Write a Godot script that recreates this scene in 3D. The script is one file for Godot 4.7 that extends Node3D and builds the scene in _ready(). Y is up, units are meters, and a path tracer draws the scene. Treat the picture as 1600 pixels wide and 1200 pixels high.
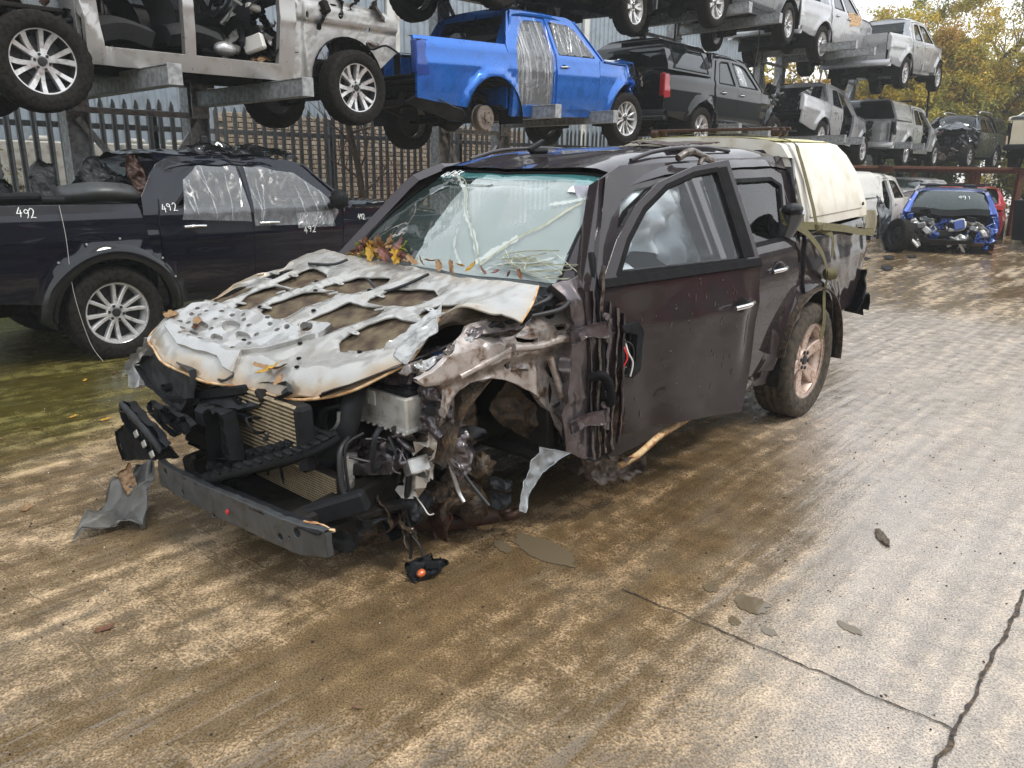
extends Node3D
# A vehicle breaker's yard on a wet, overcast autumn day. World: x runs along the rack, -z runs away towards the fence, y is up.

var M := {}
var used := {}
var cache := {}
var rng := RandomNumberGenerator.new()
var noise := FastNoiseLite.new()


class MB:
	var v := PackedVector3Array()
	var n := PackedVector3Array()
	var u := PackedVector2Array()
	var c := PackedColorArray()
	var tint := Color.WHITE
	var tinted := false

	func tri_n(a: Vector3, b: Vector3, d: Vector3, na: Vector3, nb: Vector3, nd: Vector3, ua := Vector2.ZERO, ub := Vector2.ZERO, ud := Vector2.ZERO) -> void:
		var g := (b - a).cross(d - a)
		if g.length_squared() < 1e-16:
			return
		if g.dot(na + nb + nd) > 0.0:
			v.append_array([a, d, b]); n.append_array([na, nd, nb]); u.append_array([ua, ud, ub])
		else:
			v.append_array([a, b, d]); n.append_array([na, nb, nd]); u.append_array([ua, ub, ud])
		if tinted:
			c.append_array([tint, tint, tint])

	func tri(a: Vector3, b: Vector3, d: Vector3) -> void:
		var g := (b - a).cross(d - a).normalized()
		tri_n(a, b, d, g, g, g)

	func quad(a: Vector3, b: Vector3, d: Vector3, e: Vector3) -> void:
		tri(a, b, d); tri(a, d, e)

	func quad_n(a: Vector3, b: Vector3, d: Vector3, e: Vector3, na: Vector3, nb: Vector3, nd: Vector3, ne: Vector3) -> void:
		tri_n(a, b, d, na, nb, nd); tri_n(a, d, e, na, nd, ne)

	func quad_uv(a: Vector3, b: Vector3, d: Vector3, e: Vector3) -> void:
		var g := (b - a).cross(d - a).normalized()
		tri_n(a, b, d, g, g, g, Vector2(0, 1), Vector2(1, 1), Vector2(1, 0)); tri_n(a, d, e, g, g, g, Vector2(0, 1), Vector2(1, 0), Vector2(0, 0))

	func face_out(p: Array, out: Vector3) -> void:
		for i in range(1, p.size() - 1):
			tri_n(p[0], p[i], p[i + 1], out, out, out)

	# a box with chamfered edges
	func box(at: Vector3, s: Vector3, bev := 0.0, bs := Basis()) -> void:
		var h := s * 0.5
		bev = minf(bev, minf(h.x, minf(h.y, h.z)) * 0.9)
		for i in 3:
			var j := (i + 1) % 3
			var k := (i + 2) % 3
			for si in [-1.0, 1.0]:
				var q := []
				for m in [[-1.0, -1.0], [1.0, -1.0], [1.0, 1.0], [-1.0, 1.0]]:
					var p := Vector3()
					p[i] = si * h[i]; p[j] = m[0] * (h[j] - bev); p[k] = m[1] * (h[k] - bev)
					q.append(at + bs * p)
				var o := Vector3(); o[i] = si
				face_out(q, (bs * o).normalized())
			if bev > 0.0:
				for sj in [-1.0, 1.0]:
					for sk in [-1.0, 1.0]:
						var q := []
						for m in [[-1.0, 0], [1.0, 0], [1.0, 1], [-1.0, 1]]:
							var p := Vector3()
							p[i] = m[0] * (h[i] - bev)
							p[j] = sj * (h[j] - (bev if m[1] == 1 else 0.0)); p[k] = sk * (h[k] - (0.0 if m[1] == 1 else bev))
							q.append(at + bs * p)
						var o := Vector3(); o[j] = sj; o[k] = sk
						face_out(q, (bs * o).normalized())
		if bev > 0.0:
			for sx in [-1.0, 1.0]:
				for sy in [-1.0, 1.0]:
					for sz in [-1.0, 1.0]:
						var q := [Vector3(sx * h.x, sy * (h.y - bev), sz * (h.z - bev)), Vector3(sx * (h.x - bev), sy * h.y, sz * (h.z - bev)), Vector3(sx * (h.x - bev), sy * (h.y - bev), sz * h.z)]
						face_out([at + bs * q[0], at + bs * q[1], at + bs * q[2]], bs * Vector3(sx, sy, sz).normalized())

	func beam(a: Vector3, b: Vector3, w: float, h: float, bev := 0.0, up := Vector3.UP) -> void:
		var d := (b - a).normalized()
		if absf(d.dot(up)) > 0.95:
			up = Vector3.RIGHT if absf(d.x) < 0.9 else Vector3.BACK
		var s := d.cross(up).normalized()
		box((a + b) * 0.5, Vector3(w, h, a.distance_to(b)), bev, Basis(s, d.cross(s) * -1.0, d))

	# an I section: web and two flanges
	func ibeam(a: Vector3, b: Vector3, w: float, h: float, up := Vector3.UP) -> void:
		var d := (b - a).normalized()
		if absf(d.dot(up)) > 0.95:
			up = Vector3.RIGHT
		var s := d.cross(up).normalized()
		var t := s.cross(d).normalized()
		beam(a, b, 0.012, h - 0.026, 0.0, t)
		for k in [-1.0, 1.0]:
			beam(a + t * k * (h * 0.5 - 0.0065), b + t * k * (h * 0.5 - 0.0065), w, 0.013, 0.003, t)

	func tube(pts: Array, r, sides := 8, caps := true) -> void:
		var m := pts.size()
		var fr := Vector3.UP
		var rings := []
		for i in m:
			var d: Vector3 = (pts[mini(i + 1, m - 1)] - pts[maxi(i - 1, 0)]).normalized()
			if i == 0:
				fr = (Vector3.UP if absf(d.y) < 0.9 else Vector3.RIGHT)
			fr = (fr - d * fr.dot(d)).normalized()
			var e := d.cross(fr)
			var rr: float = r[i] if r is Array else r
			var ring := []
			for k in sides:
				var q := fr * cos(TAU * k / sides) + e * sin(TAU * k / sides)
				ring.append([pts[i] + q * rr, q])
			rings.append(ring)
			if caps and (i == 0 or i == m - 1):
				var f := []
				for k in sides:
					f.append(ring[k][0])
				face_out(f, d * (-1.0 if i == 0 else 1.0))
		for i in m - 1:
			for k in sides:
				var a = rings[i][k]; var b = rings[i][(k + 1) % sides]; var e = rings[i + 1][(k + 1) % sides]; var f = rings[i + 1][k]
				quad_n(a[0], b[0], e[0], f[0], a[1], b[1], e[1], f[1])

	# profile of (radius, height along the local z axis)
	func lathe(prof: Array, xf: Transform3D, seg := 24, smooth := false) -> void:
		var ns := []
		for i in prof.size() - 1:
			var d: Vector2 = (prof[i + 1] - prof[i]).normalized()
			ns.append(Vector2(d.y, -d.x))
		for i in prof.size() - 1:
			var n0: Vector2 = ns[i]; var n1: Vector2 = ns[i]
			if smooth:
				n0 = (ns[i] + ns[maxi(i - 1, 0)]).normalized(); n1 = (ns[i] + ns[mini(i + 1, ns.size() - 1)]).normalized()
			for k in seg:
				var c0 := Vector2.from_angle(TAU * k / seg); var c1 := Vector2.from_angle(TAU * (k + 1) / seg)
				var p := []; var q := []
				for w in [[prof[i], c0, n0], [prof[i], c1, n0], [prof[i + 1], c1, n1], [prof[i + 1], c0, n1]]:
					p.append(xf * Vector3(w[0].x * w[1].x, w[0].x * w[1].y, w[0].y))
					q.append((xf.basis * Vector3(w[2].x * w[1].x, w[2].x * w[1].y, w[2].y)).normalized())
				quad_n(p[0], p[1], p[2], p[3], q[0], q[1], q[2], q[3])

	# smooth sheet over a u, v grid; thick > 0 adds the back and the edges
	func grid(nu: int, nv: int, f: Callable, thick := 0.0) -> void:
		var P := []
		var N := []
		for j in nv + 1:
			for i in nu + 1:
				P.append(f.call(float(i) / nu, float(j) / nv))
		for j in nv + 1:
			for i in nu + 1:
				var du: Vector3 = P[j * (nu + 1) + mini(i + 1, nu)] - P[j * (nu + 1) + maxi(i - 1, 0)]
				var dv: Vector3 = P[mini(j + 1, nv) * (nu + 1) + i] - P[maxi(j - 1, 0) * (nu + 1) + i]
				N.append(du.cross(dv).normalized())
		for j in nv:
			for i in nu:
				var a := j * (nu + 1) + i
				var q := [a, a + 1, a + nu + 2, a + nu + 1]
				var uvs := [Vector2(float(i) / nu, float(j) / nv), Vector2(float(i + 1) / nu, float(j) / nv), Vector2(float(i + 1) / nu, float(j + 1) / nv), Vector2(float(i) / nu, float(j + 1) / nv)]
				tri_n(P[q[0]], P[q[1]], P[q[2]], N[q[0]], N[q[1]], N[q[2]], uvs[0], uvs[1], uvs[2])
				tri_n(P[q[0]], P[q[2]], P[q[3]], N[q[0]], N[q[2]], N[q[3]], uvs[0], uvs[2], uvs[3])
				if thick > 0.0:
					quad_n(P[q[0]] - N[q[0]] * thick, P[q[1]] - N[q[1]] * thick, P[q[2]] - N[q[2]] * thick, P[q[3]] - N[q[3]] * thick, -N[q[0]], -N[q[1]], -N[q[2]], -N[q[3]])
		if thick > 0.0:
			var rim := []
			for i in nu: rim.append(i)
			for j in nv: rim.append(j * (nu + 1) + nu)
			for i in nu: rim.append(nv * (nu + 1) + nu - i)
			for j in nv: rim.append((nv - j) * (nu + 1))
			for k in rim.size():
				var a: int = rim[k]; var b: int = rim[(k + 1) % rim.size()]
				quad(P[a], P[b], P[b] - N[b] * thick, P[a] - N[a] * thick)

	# a panel: the outline and its holes in 2D, carried into space by f, cut into cells of the size step, its edges rolled back by thick
	func sheet(outer: PackedVector2Array, holes: Array, f: Callable, step: float, thick := 0.02, flip := false, bev := 0.003) -> void:
		var lo := outer[0]; var hi := outer[0]
		for p in outer:
			lo = lo.min(p); hi = hi.max(p)
		var nx := maxi(1, ceili((hi.x - lo.x) / step)); var ny := maxi(1, ceili((hi.y - lo.y) / step))
		var cs := Vector2((hi.x - lo.x) / nx, (hi.y - lo.y) / ny)
		var mark := PackedByteArray(); mark.resize(nx * ny)
		var loops := [outer]; loops.append_array(holes)
		for lp in loops:
			for i in lp.size():
				var a: Vector2 = lp[i]; var b: Vector2 = lp[(i + 1) % lp.size()]
				var m := maxi(1, ceili(a.distance_to(b) / (minf(cs.x, cs.y) * 0.2)))
				for k in m + 1:
					var q := (a.lerp(b, float(k) / m) - lo) / cs
					for e in [Vector2(-0.02, 0), Vector2(0.02, 0), Vector2(0, 0.02), Vector2(0, -0.02)]:
						var x := clampi(floori(q.x + e.x), 0, nx - 1); var y := clampi(floori(q.y + e.y), 0, ny - 1)
						mark[y * nx + x] = 1
		var seen := {}
		var at := func(p: Vector2) -> Array:
			var key := Vector2i(roundi(p.x * 20000.0), roundi(p.y * 20000.0))
			if not seen.has(key):
				var o: Vector3 = f.call(p)
				var g: Vector3 = (f.call(p + Vector2(0.004, 0)) - o).cross(f.call(p + Vector2(0, 0.004)) - o).normalized()
				seen[key] = [o, -g if flip else g]
			return seen[key]
		for y in ny:
			for x in nx:
				var o := lo + Vector2(x, y) * cs
				var cell := PackedVector2Array([o, o + Vector2(cs.x, 0), o + cs, o + Vector2(0, cs.y)])
				var polys := [cell]
				if mark[y * nx + x] == 0:
					var mid := o + cs * 0.5
					if not Geometry2D.is_point_in_polygon(mid, outer):
						continue
					var cut := false
					for h in holes:
						if Geometry2D.is_point_in_polygon(mid, h):
							cut = true
					if cut:
						continue
				else:
					polys = Geometry2D.intersect_polygons(cell, outer)
					for h in holes:
						var next := []
						for q in polys:
							for w in Geometry2D.clip_polygons(q, h):
								if not Geometry2D.is_polygon_clockwise(w) or Geometry2D.is_polygon_clockwise(q):
									next.append(w)
						polys = next
				for q in polys:
					var ix: PackedInt32Array = PackedInt32Array([0, 1, 2, 0, 2, 3]) if mark[y * nx + x] == 0 else Geometry2D.triangulate_polygon(q)
					for k in range(0, ix.size(), 3):
						var a = at.call(q[ix[k]]); var b = at.call(q[ix[k + 1]]); var d = at.call(q[ix[k + 2]])
						tri_n(a[0], b[0], d[0], a[1], b[1], d[1], q[ix[k]], q[ix[k + 1]], q[ix[k + 2]])
		if thick <= 0.0:
			return
		for li in loops.size():
			var lp: PackedVector2Array = loops[li]
			var sgn := 1.0 if Geometry2D.is_polygon_clockwise(lp) else -1.0
			if li > 0:
				sgn = -sgn
			for i in lp.size():
				var a := lp[i]; var b := lp[(i + 1) % lp.size()]
				if a.distance_to(b) < 1e-4:
					continue
				var t := (b - a).normalized()
				var o2 := Vector2(t.y, -t.x) * -sgn
				var m := maxi(1, ceili(a.distance_to(b) / step))
				var last := []
				for k in m + 1:
					var p := a.lerp(b, float(k) / m)
					var w = at.call(p)
					var o: Vector3 = (f.call(p + o2 * 0.004) - w[0]).normalized()
					var p1: Vector3 = w[0] + o * bev - w[1] * bev
					var now := [w[0], p1, p1 - w[1] * thick, w[1], o]
					if k > 0:
						quad_n(last[0], now[0], now[1], last[1], last[3], now[3], now[4], last[4])
						quad_n(last[1], now[1], now[2], last[2], last[4], now[4], now[4], last[4])
					last = now

	func done() -> ArrayMesh:
		var a := []
		a.resize(Mesh.ARRAY_MAX)
		a[Mesh.ARRAY_VERTEX] = v; a[Mesh.ARRAY_NORMAL] = n; a[Mesh.ARRAY_TEX_UV] = u
		if tinted:
			a[Mesh.ARRAY_COLOR] = c
		var m := ArrayMesh.new()
		if v.size():
			m.add_surface_from_arrays(Mesh.PRIMITIVE_TRIANGLES, a)
		return m


# ---------- naming and placing ----------
func numbered(called: String, parent: Node) -> String:
	var key := [parent, called]
	used[key] = used.get(key, -1) + 1
	return called if used[key] == 0 else "%s_%03d" % [called, used[key]]


func put(mb, called: String, mat: Material, parent: Node = null, label := "") -> MeshInstance3D:
	var o := MeshInstance3D.new()
	o.mesh = mb.done() if mb is MB else mb
	o.material_override = mat
	hang(o, called, parent)
	if label:
		o.set_meta("label", label)
	return o


func hang(o: Node3D, called: String, parent: Node = null) -> void:
	var p: Node = parent if parent else self
	o.name = numbered(called, p)
	p.add_child(o, true)


func tag(o: Node, label: String, category: String, group := "", kind := "") -> Node:
	if label: o.set_meta("label", label)
	if category: o.set_meta("category", category)
	if group: o.set_meta("group", group)
	if kind: o.set_meta("kind", kind)
	return o


func thing(called: String, label: String, category: String, at := Vector3.ZERO, rot := Vector3.ZERO, group := "") -> Node3D:
	var o := Node3D.new()
	hang(o, called)
	o.position = at
	o.rotation = rot
	tag(o, label, category, group)
	return o


func setting(mb, called: String, mat: Material) -> MeshInstance3D:
	var o := put(mb, called, mat)
	o.set_meta("kind", "structure")
	return o


func copy(o: Node3D, called: String, label: String) -> Node3D:
	var c := o.duplicate()
	hang(c, called)
	if label: c.set_meta("label", label)
	return c


func pl(s: String) -> PackedVector2Array:
	var r := PackedVector2Array()
	for w in s.split(" ", false):
		var q := w.split_floats(",")
		r.append(Vector2(q[0], q[1]))
	return r


func p3(s: String) -> Array:
	var r := []
	for w in s.split(" ", false):
		var q := w.split_floats(",")
		r.append(Vector3(q[0], q[1], q[2]))
	return r


# a smooth path through points
func path(pts: Array, per := 5) -> Array:
	var r := []
	var m := pts.size()
	for i in m - 1:
		var a: Vector3 = pts[maxi(i - 1, 0)]; var d: Vector3 = pts[mini(i + 2, m - 1)]
		for k in per:
			r.append(pts[i].cubic_interpolate(pts[i + 1], a, d, float(k) / per))
	r.append(pts[m - 1])
	return r


func circle(c: Vector2, r: float, m := 20, ry := -1.0) -> PackedVector2Array:
	var q := PackedVector2Array()
	for i in m:
		q.append(c + Vector2(cos(TAU * i / m) * r, sin(TAU * i / m) * (r if ry < 0.0 else ry)))
	return q


func less(p: PackedVector2Array, q: PackedVector2Array) -> PackedVector2Array:   # p without q, the largest piece
	var best := p
	var most := 0.0
	for w in Geometry2D.clip_polygons(p, q):
		var s := 0.0
		for i in w.size():
			s += w[i].cross(w[(i + 1) % w.size()])
		if absf(s) > most:
			most = absf(s); best = w
	return best


# ---------- textures and materials ----------
func noise_bytes(size: int, seed_: int, freq: float, oct := 4, kind := FastNoiseLite.TYPE_SIMPLEX_SMOOTH, stretch := 1, fractal := FastNoiseLite.FRACTAL_FBM) -> PackedByteArray:
	var f := FastNoiseLite.new()
	f.seed = seed_; f.noise_type = kind; f.frequency = freq; f.fractal_octaves = oct; f.fractal_type = fractal
	var im: Image = f.get_seamless_image(size / stretch, size, false, false, 0.15)
	if stretch > 1:
		im.resize(size, size, Image.INTERPOLATE_CUBIC)
	im.convert(Image.FORMAT_L8)
	return im.get_data()


func tex_of(im: Image) -> ImageTexture:
	return ImageTexture.create_from_image(im)


# grey noise pushed through a ramp of two or more colours (sRGB)
func ramp_tex(size: int, seed_: int, freq: float, cols: Array, stops: Array, oct := 5, stretch := 1, kind := FastNoiseLite.TYPE_SIMPLEX_SMOOTH, fractal := FastNoiseLite.FRACTAL_FBM) -> ImageTexture:
	var b := noise_bytes(size, seed_, freq, oct, kind, stretch, fractal)
	var lut := PackedByteArray()
	for i in 256:
		var t := i / 255.0
		var col: Color = cols[cols.size() - 1]
		for k in stops.size():
			if t < stops[k]:
				col = cols[0] if k == 0 else cols[k - 1].lerp(cols[k], (t - stops[k - 1]) / (stops[k] - stops[k - 1]))
				break
		lut.append_array([col.r8, col.g8, col.b8])
	var o := PackedByteArray(); o.resize(size * size * 3)
	for i in size * size:
		var k := b[i] * 3
		o[i * 3] = lut[k]; o[i * 3 + 1] = lut[k + 1]; o[i * 3 + 2] = lut[k + 2]
	return tex_of(Image.create_from_data(size, size, false, Image.FORMAT_RGB8, o))


func grey(x: float) -> Color:
	return Color(x, x, x)


func lin(r: float, g: float, b: float, a := 1.0) -> Color:
	var c := Color(r, g, b).linear_to_srgb()
	c.a = a
	return c


func mat(key: String, col: Color, rough: float, metal := 0.0, o := {}) -> StandardMaterial3D:
	var m := StandardMaterial3D.new()
	m.resource_name = key
	m.albedo_color = col
	m.roughness = rough
	m.metallic = metal
	if o.has("tex"):
		m.albedo_texture = o.tex
	if o.has("rough"):
		m.roughness_texture = o.rough
	if o.has("bump"):
		m.heightmap_enabled = true
		m.heightmap_texture = o.bump
		m.heightmap_scale = o.get("depth", 0.2)
	if o.has("tex") or o.has("rough") or o.has("bump"):
		if not o.get("uv", false):
			m.uv1_triplanar = true
			m.uv1_world_triplanar = o.get("world", false)
		var s = o.get("scale", 1.0)
		m.uv1_scale = s if s is Vector3 else Vector3(s, s, s)
	if o.has("coat"):
		m.clearcoat_enabled = true
		m.clearcoat = o.coat
		m.clearcoat_roughness = o.get("coat_rough", 0.06)
	if o.has("spec"):
		m.metallic_specular = o.spec
	if o.has("back"):
		m.backlight_enabled = true
		m.backlight = o.back
	if col.a < 1.0:
		m.transparency = BaseMaterial3D.TRANSPARENCY_ALPHA
		m.cull_mode = BaseMaterial3D.CULL_DISABLED
	if o.get("vc", false):
		m.vertex_color_use_as_albedo = true
	M[key] = m
	return m


func _ready() -> void:
	rng.seed = 7
	noise.seed = 11
	noise.frequency = 1.0
	noise.fractal_octaves = 3
	# ---- camera ----
	var cam := Camera3D.new()
	cam.name = "camera"
	cam.position = Vector3(0, 1.56, 0)
	cam.rotation_degrees = Vector3(-15.6, -48.5, 0.8)
	cam.fov = 52.37
	cam.near = 0.05
	cam.far = 600.0
	add_child(cam)
	cam.make_current()
	# ---- sky, light, exposure ----
	var sky := ProceduralSkyMaterial.new()
	sky.sky_top_color = Color(0.90, 0.93, 0.97)
	sky.sky_horizon_color = Color(0.97, 0.965, 0.95)
	sky.sky_curve = 0.25
	sky.ground_bottom_color = Color(0.22, 0.20, 0.17)
	sky.ground_horizon_color = Color(0.55, 0.53, 0.5)
	sky.energy_multiplier = 1.0
	sky.sun_angle_max = 0.0
	var env := Environment.new()
	env.background_mode = Environment.BG_SKY
	env.sky = Sky.new()
	env.sky.sky_material = sky
	env.ambient_light_source = Environment.AMBIENT_SOURCE_SKY
	env.tonemap_mode = Environment.TONE_MAPPER_LINEAR
	env.tonemap_exposure = 1.85
	env.sdfgi_enabled = true
	env.ssao_enabled = true
	env.ssil_enabled = true
	env.fog_enabled = true
	env.fog_light_color = Color(0.86, 0.87, 0.86)
	env.fog_density = 0.0019
	env.fog_sky_affect = 0.0
	var we := WorldEnvironment.new()
	we.name = "environment"
	we.environment = env
	add_child(we)
	var sun := DirectionalLight3D.new()
	sun.name = "sun"
	sun.light_energy = 0.45
	sun.light_color = Color(1.0, 0.985, 0.96)
	sun.light_angular_distance = 14.0
	sun.shadow_enabled = true
	sun.rotation_degrees = Vector3(-58, 20, 0)
	add_child(sun)
	# ---- everything else ----
	make_materials()
	ground()
	yard()
	trees()
	wreck()
	racked()
	far_row()
	litter()


func make_materials() -> void:
	var grime := ramp_tex(512, 3, 0.010, [Color(0.80, 0.77, 0.73), Color(0.94, 0.93, 0.92), Color.WHITE], [0.15, 0.38, 0.6], 6)
	var fine := ramp_tex(512, 5, 0.05, [grey(0.55), grey(1.0)], [0.25, 0.75])
	var rgh := ramp_tex(512, 9, 0.012, [grey(0.6), grey(1.0)], [0.25, 0.75], 6)
	var rusty := ramp_tex(512, 21, 0.02, [Color(0.28, 0.13, 0.06), Color(0.48, 0.24, 0.10), Color(0.36, 0.27, 0.2), Color(0.22, 0.2, 0.19)], [0.25, 0.45, 0.6, 0.8])
	var muddy := ramp_tex(512, 23, 0.02, [Color(0.16, 0.13, 0.10), Color(0.33, 0.26, 0.18), Color(0.47, 0.38, 0.27)], [0.25, 0.55, 0.8])
	var dented := ramp_tex(512, 31, 0.008, [grey(0.0), grey(1.0)], [0.2, 0.8], 3)
	var streak := ramp_tex(512, 33, 0.02, [grey(0.0), grey(1.0)], [0.2, 0.8], 4, 8)
	M.dented = dented
	var clean := ramp_tex(512, 4, 0.012, [Color(0.88, 0.86, 0.83), Color(0.97, 0.97, 0.96), Color.WHITE], [0.12, 0.28, 0.5], 6)
	var paint := func(key: String, col: Color, metal: float, rough: float, coat := 1.0, depth := 0.35):
		mat(key, col, rough, metal, {"spec": 0.12 if metal < 0.1 else 0.4, "tex": clean, "rough": rgh, "bump": dented, "depth": depth * 0.03, "scale": 0.7, "coat": coat, "coat_rough": 0.05})
	paint.call("paint_mauve", lin(0.025, 0.0185, 0.020), 0.0, 0.5, 0.9, 0.3)
	paint.call("paint_mauve_dark", lin(0.03, 0.024, 0.027), 0.0, 0.5, 0.8, 0.6)
	paint.call("paint_navy", lin(0.004, 0.0048, 0.010), 0.0, 0.5, 1.0, 0.3)
	paint.call("paint_black", lin(0.006, 0.007, 0.008), 0.0, 0.5, 1.0, 0.3)
	paint.call("paint_blue", lin(0.014, 0.14, 0.54), 0.5, 0.36, 1.0, 0.3)
	paint.call("paint_deep_blue", lin(0.012, 0.06, 0.30), 0.3, 0.42, 1.0, 0.5)
	paint.call("paint_silver", lin(0.42, 0.42, 0.43), 0.45, 0.42, 0.8, 0.3)
	paint.call("paint_grey", lin(0.44, 0.45, 0.45), 0.4, 0.42, 0.8, 0.3)
	paint.call("paint_champagne", lin(0.40, 0.39, 0.375), 0.5, 0.42, 0.8, 0.3)
	paint.call("paint_white", lin(0.68, 0.67, 0.63), 0.0, 0.45, 0.5, 0.25)
	paint.call("paint_cream", lin(0.62, 0.57, 0.42), 0.0, 0.5, 0.4, 0.25)
	paint.call("paint_red", lin(0.42, 0.02, 0.025), 0.1, 0.4, 0.9, 0.3)
	paint.call("paint_charcoal", lin(0.05, 0.055, 0.06), 0.5, 0.4, 1.0, 0.5)
	var bonnet_tex := ramp_tex(1024, 43, 0.006, [Color(0.62, 0.45, 0.3), Color(0.86, 0.81, 0.75), Color(0.94, 0.93, 0.92), Color(0.98, 0.98, 0.98)], [0.04, 0.10, 0.22, 0.5], 6)
	mat("bonnet_white", lin(0.41, 0.407, 0.395), 0.32, 0.3, {"vc": true, "tex": bonnet_tex, "rough": rgh, "bump": dented, "depth": 0.132, "scale": 0.8, "coat": 0.4, "coat_rough": 0.2})
	mat("bonnet_rust", lin(0.75, 0.62, 0.45), 0.6, 0.0, {"tex": ramp_tex(512, 45, 0.02, [Color(0.56, 0.36, 0.2), Color(0.78, 0.63, 0.46), Color(0.90, 0.85, 0.76)], [0.22, 0.38, 0.58]), "scale": 1.5})
	mat("insulation", lin(0.42, 0.42, 0.42), 0.95, 0.0, {"tex": ramp_tex(512, 47, 0.007, [Color(0.30, 0.22, 0.17), Color(0.46, 0.38, 0.29), Color(0.60, 0.54, 0.42)], [0.3, 0.5, 0.75], 8), "bump": fine, "depth": 0.25, "scale": 2.0})
	mat("apron", lin(0.46, 0.42, 0.40), 0.4, 0.3, {"tex": ramp_tex(512, 49, 0.012, [Color(0.5, 0.36, 0.25), Color(0.80, 0.76, 0.72), Color(0.97, 0.96, 0.95)], [0.15, 0.30, 0.55]), "rough": rgh, "bump": dented, "depth": 0.352, "scale": 2.2, "coat": 0.3})
	mat("mauve_inner", lin(0.13, 0.11, 0.115), 0.36, 0.5, {"tex": grime, "rough": rgh, "bump": dented, "depth": 0.308, "scale": 2.0, "coat": 0.6})
	mat("torn_metal", lin(0.20, 0.18, 0.165), 0.42, 0.55, {"tex": ramp_tex(512, 51, 0.02, [Color(0.5, 0.36, 0.25), Color(0.74, 0.69, 0.65), Color(0.97, 0.97, 0.97)], [0.18, 0.36, 0.6]), "rough": rgh, "bump": dented, "depth": 0.264, "scale": 2.5})
	mat("galvanised", lin(0.46, 0.47, 0.475), 0.5, 0.3, {"tex": ramp_tex(512, 53, 0.02, [Color(0.76, 0.76, 0.75), Color(0.88, 0.88, 0.88), Color(0.97, 0.97, 0.97)], [0.25, 0.5, 0.75]), "rough": rgh, "scale": 1.2})
	mat("fence_steel", lin(0.13, 0.138, 0.142), 0.6, 0.25, {"tex": grime, "rough": rgh, "scale": 1.5})
	mat("cladding", lin(0.29, 0.335, 0.375), 0.5, 0.1, {"tex": ramp_tex(512, 55, 0.012, [Color(0.90, 0.90, 0.88), Color(0.97, 0.97, 0.97), Color.WHITE], [0.25, 0.45, 0.7], 5), "rough": rgh, "scale": 0.4})
	mat("trim_white", lin(0.62, 0.62, 0.58), 0.5, 0.0, {"tex": grime, "scale": 0.5})
	mat("brick_tan", lin(0.36, 0.29, 0.215), 0.9, 0.0, {"tex": grime, "bump": fine, "depth": 0.3, "scale": 2.0})
	mat("brick_buff", lin(0.42, 0.36, 0.28), 0.9, 0.0, {"tex": grime, "bump": fine, "depth": 0.3, "scale": 2.3})
	mat("brick_brown", lin(0.27, 0.21, 0.16), 0.9, 0.0, {"tex": grime, "bump": fine, "depth": 0.3, "scale": 2.1})
	mat("mortar", lin(0.40, 0.37, 0.32), 0.95, 0.0, {"tex": grime, "scale": 1.0})
	mat("concrete", lin(0.42, 0.41, 0.37), 0.9, 0.0, {"tex": grime, "bump": fine, "depth": 0.3, "scale": 1.0})
	mat("rust", lin(0.85, 0.75, 0.70), 0.8, 0.1, {"tex": rusty, "rough": rgh, "bump": fine, "depth": 0.2, "scale": 1.5})
	mat("rust_metal", lin(0.30, 0.30, 0.30), 0.65, 0.3, {"tex": rusty, "rough": rgh, "bump": fine, "depth": 0.3, "scale": 3.0})
	mat("mud", lin(0.5, 0.48, 0.46), 0.75, 0.0, {"tex": muddy, "rough": rgh, "bump": fine, "depth": 0.8, "scale": 2.0})
	mat("plastic", lin(0.018, 0.019, 0.021), 0.42, 0.0, {"spec": 0.14, "tex": grime, "rough": rgh, "bump": dented, "depth": 0.066, "scale": 2.0})
	mat("plastic_grey", lin(0.032, 0.034, 0.037), 0.5, 0.0, {"spec": 0.25, "tex": grime, "rough": rgh, "scale": 2.0})
	mat("liner_grey", lin(0.13, 0.125, 0.11), 0.55, 0.0, {"tex": grime, "rough": rgh, "scale": 2.0})
	mat("plastic_matt", lin(0.014, 0.014, 0.015), 0.7, 0.0, {"spec": 0.14, "tex": grime, "rough": rgh, "scale": 2.0})
	mat("bumper_grey", lin(0.055, 0.058, 0.06), 0.5, 0.1, {"tex": grime, "rough": rgh, "bump": dented, "depth": 0.132, "scale": 2.0})
	mat("tyre", lin(0.022, 0.021, 0.020), 0.75, 0.0, {"spec": 0.14, "tex": ramp_tex(512, 57, 0.02, [Color(0.75, 0.68, 0.6), Color(0.95, 0.93, 0.9), Color(1.0, 1.0, 1.0)], [0.3, 0.5, 0.7]), "rough": rgh, "scale": 2.0})
	mat("tyre_muddy", lin(0.075, 0.065, 0.055), 0.85, 0.0, {"tex": ramp_tex(512, 59, 0.02, [Color(0.5, 0.47, 0.44), Color(0.85, 0.8, 0.72), Color(1.0, 0.95, 0.85)], [0.3, 0.5, 0.75]), "bump": fine, "depth": 0.2, "scale": 2.0})
	mat("alloy", lin(0.62, 0.62, 0.62), 0.28, 0.45, {"tex": grime, "rough": rgh, "scale": 2.5})
	mat("alloy_peach", lin(0.60, 0.50, 0.44), 0.42, 0.45, {"tex": ramp_tex(512, 61, 0.02, [Color(0.6, 0.42, 0.33), Color(0.93, 0.86, 0.8), Color(1, 0.98, 0.96)], [0.12, 0.28, 0.5]), "rough": rgh, "scale": 2.5})
	mat("alloy_dark", lin(0.03, 0.03, 0.032), 0.45, 0.4, {"tex": grime, "scale": 2.0})
	mat("drum", lin(0.24, 0.20, 0.17), 0.6, 0.4, {"tex": grime, "rough": rgh, "scale": 3.0})
	mat("chrome", lin(0.78, 0.78, 0.78), 0.12, 1.0)
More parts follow.
